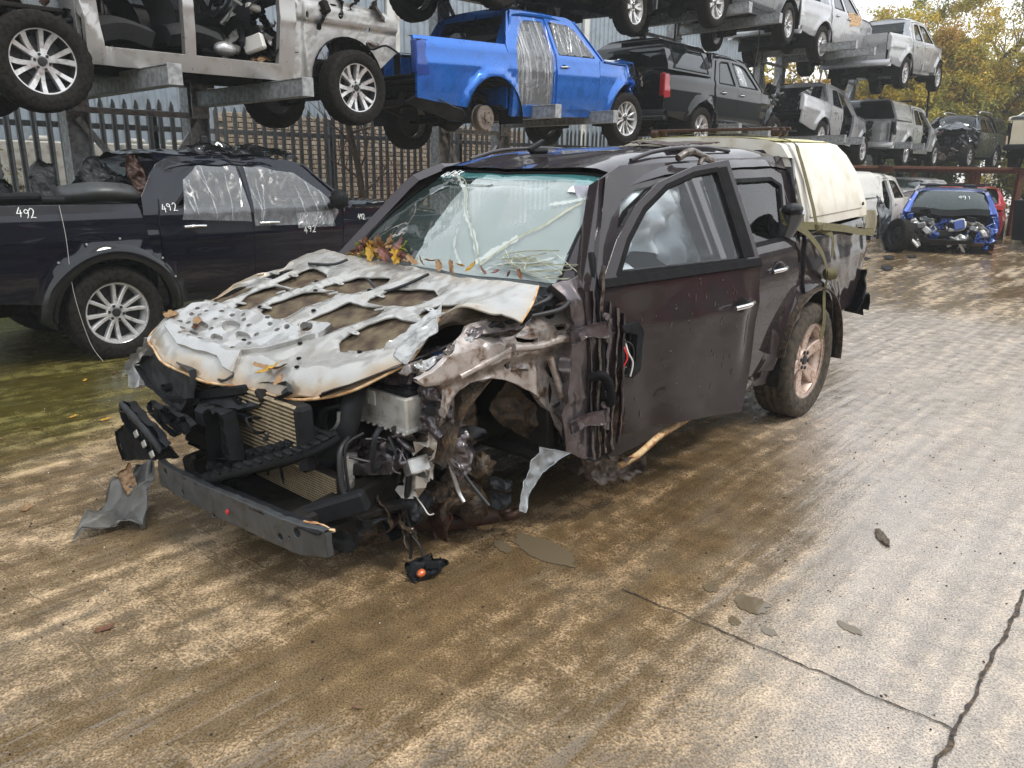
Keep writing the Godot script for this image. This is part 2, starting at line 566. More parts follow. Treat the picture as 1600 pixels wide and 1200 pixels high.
	mat("underbody", lin(0.022, 0.020, 0.018), 0.75, 0.1, {"spec": 0.14, "tex": grime, "rough": rgh, "scale": 2.0})
	mat("seat_cloth", lin(0.022, 0.022, 0.024), 0.85, 0.0, {"tex": grime, "bump": fine, "depth": 0.1, "scale": 4.0})
	mat("dash", lin(0.02, 0.02, 0.022), 0.6, 0.0, {"tex": grime, "scale": 2.0})
	mat("cable", lin(0.015, 0.015, 0.016), 0.5)
	mat("cable_white", lin(0.6, 0.58, 0.54), 0.5)
	mat("alu", lin(0.50, 0.50, 0.49), 0.4, 0.6, {"tex": grime, "rough": rgh, "scale": 2.5})
	mat("alu_box", lin(0.56, 0.55, 0.51), 0.45, 0.25, {"tex": grime, "rough": rgh, "bump": dented, "depth": 0.088, "scale": 2.0})
	mat("fin_tan", lin(0.34, 0.27, 0.17), 0.6, 0.3, {"tex": grime, "scale": 4.0})
	mat("cloth_white", lin(0.74, 0.69, 0.62), 0.8, 0.0, {"tex": grime, "scale": 2.5})
	mat("airbag", lin(0.82, 0.91, 0.95), 0.85, 0.0, {"bump": dented, "depth": 0.176, "scale": 2.0, "back": lin(0.3, 0.33, 0.36)})
	mat("airbag_lilac", lin(0.60, 0.60, 0.68), 0.85, 0.0, {"bump": dented, "depth": 0.176, "scale": 2.0, "back": lin(0.3, 0.3, 0.34)})
	mat("skin_foam", lin(0.65, 0.42, 0.33), 0.8)
	mat("strap", lin(0.115, 0.10, 0.042), 0.85, 0.0, {"tex": grime, "bump": streak, "depth": 0.1, "scale": 5.0})
	mat("marker", lin(0.78, 0.78, 0.76), 0.7)
	mat("red_dot", lin(0.6, 0.03, 0.03), 0.4)
	mat("amber", lin(0.55, 0.12, 0.03), 0.2, 0.0, {"coat": 1.0})
	mat("lamp_red", lin(0.30, 0.008, 0.012), 0.3, 0.0, {"coat": 1.0})
	mat("lamp_clear", lin(0.5, 0.5, 0.5), 0.15, 0.2, {"coat": 1.0})
	mat("glass", lin(0.02, 0.03, 0.028, 0.05), 0.02)
	mat("glass_dark", lin(0.006, 0.008, 0.009, 0.80), 0.03)
	mat("windscreen", lin(0.20, 0.30, 0.27, 0.10), 0.03)
	mat("glass_tint_band", lin(0.10, 0.34, 0.34, 0.35), 0.05)
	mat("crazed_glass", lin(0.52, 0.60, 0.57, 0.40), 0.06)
	mat("crack", lin(0.36, 0.36, 0.26), 0.5)
	mat("crack_pale", lin(0.70, 0.74, 0.68, 0.40), 0.24)
	mat("sticker", lin(0.7, 0.73, 0.68), 0.6)
	mat("film", lin(0.62, 0.64, 0.66, 0.15), 0.24, 0.0, {"spec": 0.8})
	mat("film_clear", lin(0.72, 0.75, 0.78, 0.16), 0.15, 0.0, {"spec": 0.9})
	mat("film_streak", lin(0.80, 0.82, 0.84, 0.2), 0.2, 0.0, {"spec": 0.9})
	mat("poly_grey", lin(0.35, 0.38, 0.40, 0.7), 0.2, 0.0, {"spec": 0.8})
	mat("canopy_white", lin(0.68, 0.645, 0.56), 0.5, 0.0, {"tex": ramp_tex(512, 63, 0.008, [Color(0.84, 0.82, 0.76), Color(0.95, 0.93, 0.90), Color.WHITE], [0.15, 0.35, 0.6]), "rough": rgh, "scale": 1.0, "coat": 0.2, "coat_rough": 0.3})
	mat("canopy_yellow", lin(0.66, 0.62, 0.30), 0.55, 0.0, {"tex": grime, "rough": rgh, "scale": 0.8})
	mat("bark", lin(0.11, 0.085, 0.06), 0.95, 0.0, {"tex": grime, "bump": fine, "depth": 0.6, "scale": 2.0})
	mat("twig", lin(0.13, 0.09, 0.07), 0.9)
	mat("twig_red", lin(0.20, 0.05, 0.045), 0.8)
	var leafy := func(key: String, c: Color):
		var m := mat(key, c, 0.75, 0.0, {"back": Color(c.r * 0.7, c.g * 0.7, c.b * 0.7), "vc": true})
		m.cull_mode = BaseMaterial3D.CULL_DISABLED
	leafy.call("foliage", Color.WHITE)
	var leaf_tex := ramp_tex(128, 71, 0.03, [Color(0.55, 0.4, 0.3), Color(0.9, 0.85, 0.8), Color.WHITE], [0.25, 0.45, 0.7])
	mat("leaf_yellow", lin(0.62, 0.40, 0.045), 0.55, 0.0, {"tex": leaf_tex, "scale": 8.0, "back": lin(0.3, 0.2, 0.03)})
	mat("leaf_brown", lin(0.20, 0.10, 0.05), 0.6, 0.0, {"tex": leaf_tex, "scale": 8.0, "back": lin(0.1, 0.05, 0.02)})
	mat("leaf_green", lin(0.22, 0.27, 0.03), 0.55, 0.0, {"tex": leaf_tex, "scale": 8.0, "back": lin(0.1, 0.13, 0.02)})
	mat("leaf_tan", lin(0.36, 0.23, 0.11), 0.6, 0.0, {"tex": leaf_tex, "scale": 8.0, "back": lin(0.2, 0.12, 0.05)})
	mat("leaf_purple", lin(0.24, 0.10, 0.085), 0.6, 0.0, {"tex": leaf_tex, "scale": 8.0, "back": lin(0.1, 0.05, 0.04)})
	mat("shutter_red", lin(0.34, 0.02, 0.03), 0.5, 0.0, {"tex": grime, "scale": 0.5})
	mat("unit_wall", lin(0.06, 0.07, 0.065), 0.7, 0.0, {"tex": grime, "scale": 0.3})
	mat("render_pale", lin(0.5, 0.49, 0.46), 0.8, 0.0, {"tex": grime, "scale": 0.3})
	mat("puddle_water", lin(0.13, 0.100, 0.062), 0.04, 0.0, {"spec": 0.5})
	mat("crumb", lin(0.05, 0.05, 0.05), 0.6)


# ---------- the ground: one sheet, wet mud over worn concrete ----------
func ground() -> void:
	var S := 2048
	var broad := noise_bytes(S, 101, 0.0022, 3, FastNoiseLite.TYPE_SIMPLEX_SMOOTH, 2)
	var mid := noise_bytes(S, 103, 0.010, 4, FastNoiseLite.TYPE_SIMPLEX_SMOOTH, 4)
	var small := noise_bytes(S, 105, 0.035, 4, FastNoiseLite.TYPE_SIMPLEX_SMOOTH, 1)
	var flake := noise_bytes(S, 107, 0.03, 3, FastNoiseLite.TYPE_CELLULAR, 2)
	var track := noise_bytes(S, 109, 0.03, 3, FastNoiseLite.TYPE_SIMPLEX_SMOOTH, 8)
	var rake := noise_bytes(S, 115, 0.05, 3, FastNoiseLite.TYPE_SIMPLEX_SMOOTH, 16)     # fine streaks drawn out by tyres
	var col := PackedByteArray(); col.resize(S * S * 3)
	var hgt := PackedByteArray(); hgt.resize(S * S)
	var rgh := PackedByteArray(); rgh.resize(S * S)
	var r := 12345
	for i in S * S:
		var px := (i % S) * 11.0 / S            # metres along and across the yard: the sheet spans the near ground once
		var pz := (i / S) * 11.0 / S - 7.0
		var film_sheen := smoothstep(-0.35, 0.55, pz + 0.36 * px + 0.1 + (broad[i] - 128) * 0.003) * (1.0 - smoothstep(9.0, 10.8, px)) * (1.0 - smoothstep(2.2, 3.9, pz))    # film-covered concrete, its sky sheen painted in as paler colour
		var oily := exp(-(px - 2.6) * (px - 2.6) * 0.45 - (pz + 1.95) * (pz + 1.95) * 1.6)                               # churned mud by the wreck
		r = (r * 1103515245 + 12345) & 0x7fffffff
		var w := ((r >> 12) & 255) / 255.0
		var a := broad[i] / 255.0
		var b := mid[i] / 255.0
		var s := small[i] / 255.0
		var k := track[i] / 255.0
		var fl := flake[i] / 255.0
		var rk := rake[i] / 255.0
		var t := clampf((a * 0.40 + b * 0.62 + s * 0.45 + k * 0.34 + rk * 0.30 + w * 0.34 - 1.19 - film_sheen * 0.02 - oily * 0.13) * 2.4, 0.0, 1.0)   # sandy crust over mud
		var film := clampf((fl * 0.8 + b * 0.5 - k * 0.2 - 0.5 + film_sheen * 0.4) * 3.0, 0.0, 1.0) * (1.0 - t)
		var g := 0.86 + 0.2 * w + (s - 0.5) * 0.22 + (rk - 0.5) * 0.22
		var cr := lerpf(lerpf(0.485 + 0.17 * film_sheen, 0.51 + 0.17 * film_sheen, film), 0.735, t) * g
		var cg := lerpf(lerpf(0.41 + 0.20 * film_sheen, 0.45 + 0.19 * film_sheen, film), 0.635 + 0.04 * film_sheen, t) * g
		var cb := lerpf(lerpf(0.305 + 0.26 * film_sheen, 0.365 + 0.23 * film_sheen, film), 0.505 + 0.10 * film_sheen, t) * g
		col[i * 3] = int(clampf(cr, 0, 1) * 255); col[i * 3 + 1] = int(clampf(cg, 0, 1) * 255); col[i * 3 + 2] = int(clampf(cb, 0, 1) * 255)
		hgt[i] = int(clampf(0.2 + t * (0.14 + 0.10 * w + 0.05 * s) + film * (fl * 0.12 + w * 0.05) + film_sheen * (s * 0.09 + w * 0.05 + fl * 0.16 * film) + k * 0.15 + rk * 0.28 + b * 0.05, 0, 1) * 255)
		rgh[i] = int(clampf(lerpf(lerpf(0.12, 0.20, film), 0.46 - 0.2 * film_sheen, t) + (s - 0.5) * 0.12, 0.05, 1) * 255)
	var m := StandardMaterial3D.new()
	m.resource_name = "wet_ground"
	m.albedo_texture = tex_of(Image.create_from_data(S, S, false, Image.FORMAT_RGB8, col))
	m.roughness_texture = tex_of(Image.create_from_data(S, S, false, Image.FORMAT_L8, rgh))
	m.roughness = 1.0
	m.heightmap_enabled = true
	m.heightmap_texture = tex_of(Image.create_from_data(S, S, false, Image.FORMAT_L8, hgt))
	m.heightmap_scale = 1.5
	m.vertex_color_use_as_albedo = true
	m.metallic_specular = 0.5
	var speck := ramp_tex(512, 111, 0.12, [Color(0.7, 0.68, 0.65), Color(0.97, 0.97, 0.97), Color(1, 1, 1)], [0.25, 0.5, 0.7], 4)
	m.detail_enabled = true
	m.detail_albedo = speck
	m.detail_blend_mode = BaseMaterial3D.BLEND_MODE_MUL
	m.detail_uv_layer = BaseMaterial3D.DETAIL_UV_2
	M.wet_ground = m
	var xs := []
	var zs := []
	var x := -400.0
	while x < 400.0:
		xs.append(x)
		x += 0.2 if x > -3.9 and x < 16.0 else (0.7 if x > -12.0 and x < 45.0 else 22.0)
	var z := -300.0
	while z < 200.0:
		zs.append(z)
		z += 0.2 if z > -11.0 and z < 2.0 else (0.7 if z >= -20.0 and z < 10.0 else 20.0)
	xs.append(400.0); zs.append(200.0)
	var V := PackedVector3Array(); var N := PackedVector3Array(); var U := PackedVector2Array(); var U2 := PackedVector2Array(); var C := PackedColorArray(); var I := PackedInt32Array()
	for zz in zs:
		for xx in xs:
			V.append(Vector3(xx, ground_y(xx, zz), zz))
			var e := 0.1
			N.append(Vector3(ground_y(xx - e, zz) - ground_y(xx + e, zz), 2 * e, ground_y(xx, zz - e) - ground_y(xx, zz + e)).normalized())
			U.append(Vector2(xx / 11.0, (zz - 4.0) / 11.0))
			U2.append(Vector2(xx / 0.55, zz / 0.55))
			C.append(ground_tint(xx, zz))
	var nx := xs.size()
	for j in zs.size() - 1:
		for i in nx - 1:
			var a := j * nx + i
			I.append_array([a, a + 1, a + nx + 1, a, a + nx + 1, a + nx])
	var arr := []
	arr.resize(Mesh.ARRAY_MAX)
	arr[Mesh.ARRAY_VERTEX] = V; arr[Mesh.ARRAY_NORMAL] = N; arr[Mesh.ARRAY_TEX_UV] = U; arr[Mesh.ARRAY_TEX_UV2] = U2; arr[Mesh.ARRAY_COLOR] = C; arr[Mesh.ARRAY_INDEX] = I
	var me := ArrayMesh.new()
	me.add_surface_from_arrays(Mesh.PRIMITIVE_TRIANGLES, arr)
	setting(me, "ground", m)
	# puddles of brown water standing in hollows: outline from a wavering radius
	for q in [[Vector3(2.33, 0, -1.88), 0.075, 0.17, 0.12], [Vector3(2.24, 0, -2.02), 0.03, 0.06, 0.4], [Vector3(2.53, 0, -1.03), 0.055, 0.065, 0.4], [Vector3(2.53, 0, -1.20), 0.028, 0.03, 0.1], [Vector3(2.38, 0, -1.03), 0.02, 0.03, 0.9], [Vector3(2.40, 0, -0.91), 0.022, 0.03, 0.3], [Vector3(2.62, 0, -0.71), 0.022, 0.05, 0.2]]:
		var mb := MB.new()
		var pts := []
		for k in 40:
			var th := TAU * k / 40
			var rr: float = 1.0 + 0.3 * noise.get_noise_3d(cos(th) * 1.4 + q[0].x * 9.0, sin(th) * 1.4, q[1] * 50.0) + 0.22 * noise.get_noise_2d(th * 7.0, q[0].x * 30.0)
			var p := Vector2(cos(th) * q[1], sin(th) * q[2]).rotated(q[3]) * rr
			pts.append(q[0] + Vector3(p.x, ground_y(q[0].x, q[0].z) + 0.003, p.y))
		for k in 40:
			mb.tri_n(q[0] + Vector3(0, ground_y(q[0].x, q[0].z) + 0.003, 0), pts[k], pts[(k + 1) % 40], Vector3.UP, Vector3.UP, Vector3.UP)
		setting(mb, "puddle", M.puddle_water)
	# the open joint between two slabs, packed with dark grit, and a shallower sawn joint across it
	for q in [[Vector3(-3, 0, -0.295), Vector3(14, 0, -0.295), 0.0055, 1.0], [Vector3(2.29, 0, -0.30), Vector3(2.29, 0, -1.45), 0.003, 0.9]]:
		var mb := MB.new()
		var steps := int(q[0].distance_to(q[1]) / 0.03)
		var d: Vector3 = (q[1] - q[0]).normalized()
		var sd := d.cross(Vector3.UP)
		var last := []
		for k in steps + 1:
			var p: Vector3 = q[0].lerp(q[1], float(k) / steps)
			p += sd * (0.018 * noise.get_noise_2d(k * 0.13, q[2] * 900.0) + 0.008 * noise.get_noise_2d(k * 0.6, 3.0))
			var wd: float = q[2] * (0.65 + 0.9 * absf(noise.get_noise_2d(k * 0.33, 70.0)) * 2.0 * q[3])
			p.y = ground_y(p.x, p.z) + 0.0042
			var now := [p - sd * wd, p + sd * wd]
			if k > 0:
				mb.quad_n(last[0], last[1], now[1], now[0], Vector3.UP, Vector3.UP, Vector3.UP, Vector3.UP)
			last = now
		setting(mb, "slab_joint", M.mud)


func ground_y(x: float, z: float) -> float:
	var y := 0.006 * noise.get_noise_2d(x * 0.35, z * 0.5)
	return y


func ground_tint(x: float, z: float) -> Color:
	var n := noise.get_noise_2d(x * 0.45 + 40.0, z * 0.45)
	var c := Color(1, 1, 1)
	var moss := smoothstep(0.0, 1.0, clampf((-z - 3.9 - 0.25 * x + n * 1.2) / 1.2, 0.0, 1.0)) * (1.0 - smoothstep(4.0, 8.0, x))
	c = c.lerp(Color(0.34, 0.42, 0.14), moss * 0.9)
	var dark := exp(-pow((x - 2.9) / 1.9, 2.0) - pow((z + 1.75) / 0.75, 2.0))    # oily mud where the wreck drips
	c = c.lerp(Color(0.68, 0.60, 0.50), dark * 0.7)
	var pale := maxf(smoothstep(2.6, 5.0, x + z * 0.3) * smoothstep(-3.5, -1.0, z), smoothstep(7.0, 11.0, x))       # neutral tint painted in for sky sheen, right side and further along
	c = c.lerp(Color(1.0, 1.0, 1.04), pale)
	return c


func yard() -> void:
	# warehouse with ribbed cladding behind the fence
	var wh := thing("warehouse", "long grey blue warehouse with ribbed metal cladding behind the vehicle racks", "building", Vector3(0, 0, -14))
	var core := MB.new()
	core.box(Vector3(9.5, 3.0, -6.1), Vector3(38.9, 5.96, 12.0))
	put(core, "wall", M.mortar, wh)
	var sheet_mesh := MB.new()
	var prof := []
	for k in 5:
		var o := k * 0.2
		for q in [[0.0, 0.0], [0.09, 0.0], [0.115, 0.032], [0.165, 0.032], [0.19, 0.0]]:
			prof.append(Vector2(o + q[0], q[1]))
	prof.append(Vector2(1.0, 0.0))
	for i in prof.size() - 1:
		var a: Vector2 = prof[i]; var b: Vector2 = prof[i + 1]
		sheet_mesh.quad(Vector3(a.x, 0, a.y), Vector3(b.x, 0, b.y), Vector3(b.x, 5.98, b.y), Vector3(a.x, 5.98, a.y))
	var sm := sheet_mesh.done()
	for i in 38:
		var o := put(sm, "cladding_sheet", M.cladding, wh)
		o.position = Vector3(-9.4 + i + 0.002 * (i % 2), 0.02, 0.012 + 0.003 * (i % 2))
	for x in [-1.4, 5.2, 11.75, 18.6, 25.2]:
		var mb := MB.new()
		mb.box(Vector3(x, 3.0, 0.07), Vector3(0.34 if x > 11.0 and x < 12.0 else 0.22, 5.99, 0.07), 0.006)
		put(mb, "cover_strip", M.trim_white, wh)
	var ev := MB.new()
	ev.box(Vector3(9.5, 6.08, 0.02), Vector3(39.2, 0.26, 0.24), 0.01)
	put(ev, "eaves_trim", M.trim_white, wh)
	var rf := MB.new()
	rf.quad(Vector3(-10, 6.18, 0.12), Vector3(29.1, 6.18, 0.12), Vector3(29.1, 7.3, -6), Vector3(-10, 7.3, -6))
	rf.quad(Vector3(-10, 7.3, -6), Vector3(29.1, 7.3, -6), Vector3(29.1, 6.18, -12.2), Vector3(-10, 6.18, -12.2))
	rf.tri(Vector3(29.0, 6.0, 0), Vector3(29.0, 6.0, -12), Vector3(29.0, 7.28, -6))
	put(rf, "roof", M.cladding, wh)
	# low brick wall behind the fence, laid in courses: the bricks that show as parts, the rest as one mass
	var bw := thing("brick_wall", "low tan brick wall behind the palisade fence", "wall", Vector3(6.4, 0, -11.8))
	var back := MB.new()
	back.box(Vector3(3.6, 1.16, -0.06), Vector3(7.2, 2.30, 0.09))
	put(back, "mortar_core", M.mortar, bw)
	var brick := MB.new(); brick.box(Vector3.ZERO, Vector3(0.215, 0.065, 0.1), 0.006)
	var bm := brick.done()
	var rest := []
	for row in 30:
		for k in 32:
			var at := Vector3(0.12 + k * 0.2255 + (0.11 if row % 2 else 0.0), 0.05 + row * 0.0765, rng.randf_range(-0.004, 0.004))
			if at.x > 7.1: continue
			if row >= 15 and row < 29 and k >= 3 and k < 24:
				var o := put(bm, "brick", M[["brick_tan", "brick_buff", "brick_tan", "brick_brown"][rng.randi() % 4]], bw)
				o.position = at
			else:
				rest.append(Transform3D(Basis(), at))
	var mm := MultiMesh.new()
	mm.transform_format = MultiMesh.TRANSFORM_3D; mm.mesh = bm; mm.instance_count = rest.size()
	for i in rest.size(): mm.set_instance_transform(i, rest[i])
	var mi := MultiMeshInstance3D.new()
	mi.multimesh = mm; mi.material_override = M.brick_tan
	hang(mi, "brickwork", bw); mi.set_meta("kind", "stuff")
	# stacked pale concrete blocks further left
	for q in [[0.6, 0.3, 0.0], [1.85, 0.3, 0.05], [3.1, 0.3, -0.03], [4.35, 0.3, 0.04], [1.2, 0.9, 0.0], [2.45, 0.9, 0.06], [3.7, 0.9, 0.0], [3.05, 1.5, 0.03], [4.3, 1.5, -0.02], [5.1, 0.9, 0.0], [5.55, 0.3, 0.0], [5.55, 1.5, 0.05]]:
		var mb := MB.new()
		mb.box(Vector3(0, 0, 0), Vector3(1.2, 0.59, 0.6), 0.02)
		for k in [-0.3, 0.3]:
			mb.box(Vector3(k, 0.33, 0), Vector3(0.22, 0.08, 0.22), 0.03)
		var o := put(mb, "concrete_block", M.concrete)
		o.position = Vector3(q[0], q[1], -12.1 + q[2])
		o.rotation.y = rng.randf_range(-0.03, 0.03)
		tag(o, "pale concrete block in the stack behind the fence at left", "concrete block", "stacked concrete blocks behind the fence")
	fence()
	# galvanised cantilever racks: every bay two posts with two tiers of arms
	var bays := [[3.33, 4.63, "galvanised rack bay carrying the stripped champagne pickup cab"], [8.47, 9.79, "galvanised rack bay under the blue pickup"], [13.7, 14.95, "galvanised rack bay behind the black pickup with hardtop"], [18.98, 20.2, "galvanised rack bay holding the silver pickup with orange scrapes"], [24.1, 25.3, "galvanised rack bay at the far end under the topmost silver pickup"]]
	for b in bays:
		rack_bay(b[0], b[1], b[2])
	# rusty steel shelf at the far end of the yard
	var rs := thing("rust_shelf", "rusty brown steel shelf frame holding the crashed black car", "rack", Vector3(24.6, 0, -5.1), Vector3(0, deg_to_rad(48.5), 0))
	for x in [-1.5, 0.05, 0.22, 2.9]:
		var mb := MB.new()
		mb.ibeam(Vector3(x, 0, 0), Vector3(x, 1.6, 0), 0.13, 0.13)
		put(mb, "post", M.rust, rs)
	for z in [0.0, -3.6, -8.2]:
		var mb := MB.new()
		mb.ibeam(Vector3(-1.8, 1.61, z), Vector3(6.0, 1.61, z), 0.12, 0.15)
		put(mb, "beam", M.rust, rs)
	for x in [-1.2, 0.3, 1.9, 3.4]:
		var mb := MB.new()
		mb.beam(Vector3(x, 1.66, 0.05), Vector3(x, 1.66, -8.5), 0.1, 0.06, 0.004)
		put(mb, "cross_rail", M.rust, rs)
	# red shutters across the yard, behind the camera: they show in the door glass
	var un := thing("red_shuttered_unit", "dark industrial unit with red roller shutters across the yard", "building", Vector3(10, 0, 15))
	var wl := MB.new()
	wl.box(Vector3(18, 3.4, 4.2), Vector3(110, 6.8, 8), 0.02)  # unseen wall, made long and dark to deepen reflections in the vehicles
	put(wl, "wall", M.unit_wall, un)
	for i in 5:
		var mb := MB.new()
		for k in 26:
			mb.box(Vector3(-2 + i * 6.4, 0.08 + k * 0.15, 0.14), Vector3(4.6, 0.142, 0.06), 0.02)
		put(mb, "shutter", M.shutter_red, un)


func fence() -> void:
	var fn := thing("palisade_fence", "grey steel palisade fence with pointed pales behind the racks", "fence", Vector3(0, 0, -10.4))
	var pale := MB.new()
	var pr := [Vector2(-0.034, 0.0), Vector2(-0.024, 0.012), Vector2(-0.008, 0.0), Vector2(0.008, 0.0), Vector2(0.024, 0.012), Vector2(0.034, 0.0)]
	for i in 5:
		var a: Vector2 = pr[i]; var b: Vector2 = pr[i + 1]
		var ta := 2.32 - absf(a.x) * 3.2; var tb := 2.32 - absf(b.x) * 3.2
		for th in [0.0, 0.003]:
			pale.quad(Vector3(a.x, 0.05, a.y - th), Vector3(b.x, 0.05, b.y - th), Vector3(b.x, tb, b.y - th), Vector3(a.x, ta, a.y - th))
		pale.quad(Vector3(a.x, ta, a.y), Vector3(b.x, tb, b.y), Vector3(b.x, tb, b.y - 0.003), Vector3(a.x, ta, a.y - 0.003))
	var pm := pale.done()
	for i in 282:
		var o := put(pm, "pale", M.fence_steel, fn)
		o.position = Vector3(-0.9 + i * 0.148, rng.randf_range(-0.02, 0.02), 0.03)
		o.rotation = Vector3(rng.randf_range(-0.006, 0.006), rng.randf_range(-0.05, 0.05), rng.randf_range(-0.008, 0.008))
	for y in [0.45, 1.97]:
		var mb := MB.new()
		mb.beam(Vector3(-1.2, y, 0.0), Vector3(41, y, 0.0), 0.04, 0.045, 0.003)
		mb.beam(Vector3(-1.2, y - 0.02, 0.018), Vector3(41, y - 0.02, 0.018), 0.006, 0.05)
		put(mb, "rail", M.fence_steel, fn)
	for i in 16:
		var mb := MB.new()
		mb.ibeam(Vector3(-0.7 + i * 2.75, 0, -0.08), Vector3(-0.7 + i * 2.75, 2.2, -0.08), 0.1, 0.1)
		put(mb, "post", M.fence_steel, fn)


func rack_bay(x0: float, x1: float, label: String) -> void:
	var t := thing("rack_bay", label, "rack", Vector3(0, 0, -9.0), Vector3.ZERO, "cantilever vehicle racks along the fence")
	for x in [x0, x1]:
		var p := MB.new()
		p.ibeam(Vector3(x, 0, 0), Vector3(x, 5.6, 0), 0.19, 0.24)
		p.box(Vector3(x, 0.012, 0), Vector3(0.36, 0.024, 0.36), 0.004)
		put(p, "post", M.galvanised, t)
		for y in [2.23, 4.22]:
			var m := MB.new()
			# a channel: web, two flanges, end plate, and a knee plate where it meets the post
			var a := Vector3(x, y, 0.1); var b := Vector3(x, y + 0.03, 2.24)
			m.beam(a, b, 0.10, 0.150, 0.006)
			m.beam(a + Vector3(0, 0.079, 0), b + Vector3(0, 0.079, 0.004), 0.122, 0.011, 0.003)
			m.beam(a - Vector3(0, 0.079, 0), b + Vector3(0, -0.079, 0.004), 0.122, 0.011, 0.003)
			m.box(b + Vector3(0, 0, 0.008), Vector3(0.124, 0.172, 0.012), 0.003)
			put(m, "arm", M.galvanised, t)
			var kn := MB.new()
			kn.box(Vector3(x, y, 0.135), Vector3(0.2, 0.4, 0.022), 0.004)
			for s in [-1.0, 1.0]:
				for h in [-0.14, 0.14]:
					kn.lathe([Vector2(0.0, 0.03), Vector2(0.017, 0.03), Vector2(0.017, 0.0)], Transform3D(Basis(), Vector3(x + s * 0.07, y + h, 0.146)), 6)
			put(kn, "knee_plate", M.galvanised, t)
	var xm := (x0 + x1) * 0.5
	for y in [2.06, 4.05]:
		var r := MB.new()
		r.beam(Vector3(x0, y, 0.05), Vector3(x1, y, 0.05), 0.06, 0.06, 0.004)
		put(r, "tie_rail", M.galvanised, t)
		for s in [[x0, -0.04], [x1, 0.04]]:
			var q := MB.new()
			q.beam(Vector3(s[0], y - 0.08, 0.06), Vector3(xm + s[1], y - 0.86, 0.06 + s[1] * 0.5), 0.07, 0.012, 0.002, Vector3.BACK)
			q.beam(Vector3(s[0], y - 0.05, 0.03), Vector3(xm + s[1], y - 0.83, 0.03 + s[1] * 0.5), 0.012, 0.06, 0.002, Vector3.BACK)
			put(q, "brace", M.galvanised, t)


# ---------- trees ----------
func leaf_cluster(size: float, count: int) -> ArrayMesh:
	var mb := MB.new()
	for i in count:
		var c := Vector3(rng.randf_range(-1, 1), rng.randf_range(-1, 1), rng.randf_range(-1, 1)) * size * 1.5
		var b := Basis.from_euler(Vector3(rng.randf_range(0, TAU), rng.randf_range(0, TAU), rng.randf_range(0, TAU)))
		var l := size * rng.randf_range(0.6, 1.0)
		var p := [c + b * Vector3(-l * 0.9, 0, 0), c + b * Vector3(0, 0.12 * l, l * 0.42), c + b * Vector3(l, 0, 0), c + b * Vector3(0, 0.12 * l, -l * 0.42)]
		mb.tri(p[0], p[1], p[2]); mb.tri(p[0], p[2], p[3])
	return mb.done()


func limb(mb: MB, a: Vector3, d: Vector3, len_: float, r: float, depth: int, tips: Array, spread := 0.55) -> void:
	var pts := [a]
	var p := a
	var dir := d
	for i in 4:
		dir = (dir + Vector3(rng.randf_range(-1, 1), rng.randf_range(-0.4, 0.7), rng.randf_range(-1, 1)) * 0.16).normalized()
		p += dir * len_ / 4
		pts.append(p)
	mb.tube(pts, [r, r * 0.9, r * 0.8, r * 0.7, r * 0.55], 5 if r < 0.05 else 8, false)
	tips.append(p)
	if depth == 0:
		tips.append(pts[2])
		return
	for i in 3 if depth > 1 else 4:
		var s := Vector3(rng.randf_range(-1, 1), rng.randf_range(-0.15, 0.9), rng.randf_range(-1, 1)).normalized()
		limb(mb, pts[rng.randi_range(2, 4)], (dir * (1.0 - spread) + s * spread).normalized(), len_ * rng.randf_range(0.55, 0.8), r * 0.5, depth - 1, tips, spread)


func tree(called: String, label: String, at: Vector3, h: float, wide: float, cols: Array, leaves: int, cl: Array, bare := 0.0, group := "autumn trees beyond the yard") -> void:
	var t := thing(called, label, "tree", at, Vector3.ZERO, group)
	var mb := MB.new()
	var tips := []
	limb(mb, Vector3(0, -0.1, 0), Vector3(rng.randf_range(-0.1, 0.1), 1, 0), h * 0.34, h * 0.022, 3, tips)
	for i in 3:
		limb(mb, Vector3(0, h * 0.08 * (i + 1), 0), Vector3(cos(i * 2.1), 0.9, sin(i * 2.1)).normalized(), h * 0.24, h * 0.011, 2, tips)
	put(mb, "trunk", M.bark, t)
	if leaves == 0:
		return
	var mm := MultiMesh.new()
	mm.transform_format = MultiMesh.TRANSFORM_3D
	mm.use_colors = true
	mm.mesh = cl[rng.randi() % cl.size()]
	mm.instance_count = leaves
	# clumps of leaves hang round the limb tips and in uneven boughs
	var cen := []
	for i in 46:
		var th := rng.randf() * TAU
		var hh := pow(rng.randf(), 0.8)
		var rr := wide * sqrt(rng.randf()) * (1.0 - 0.55 * hh) * (0.75 + 0.35 * noise.get_noise_2d(th, at.x))
		cen.append([Vector3(cos(th) * rr, h * (0.06 + 0.9 * hh), sin(th) * rr), rng.randf_range(0.35, 1.0), cols[rng.randi() % cols.size()]])
	for k in tips:
		cen.append([k, rng.randf_range(0.25, 0.6), cols[rng.randi() % cols.size()]])
	for i in leaves:
		var c = cen[rng.randi() % cen.size()]
		var q: Vector3 = Vector3(rng.randfn(), rng.randfn() * 0.7, rng.randfn()) * 0.42 * c[1] * wide * 0.33
		var b := Basis.from_euler(Vector3(rng.randf() * TAU, rng.randf() * TAU, rng.randf() * TAU)).scaled(Vector3.ONE * rng.randf_range(0.6, 1.3))
		mm.set_instance_transform(i, Transform3D(b, c[0] + q))
		var col: Color = c[2]
		var v := rng.randf_range(1.0, 1.8)
		if rng.randf() < 0.2: col = cols[rng.randi() % cols.size()]
		mm.set_instance_color(i, Color(col.r * v, col.g * v, col.b * v))
	var mi := MultiMeshInstance3D.new()
	mi.multimesh = mm
	mi.material_override = M.foliage
	hang(mi, "crown", t)
	mi.set_meta("kind", "stuff")


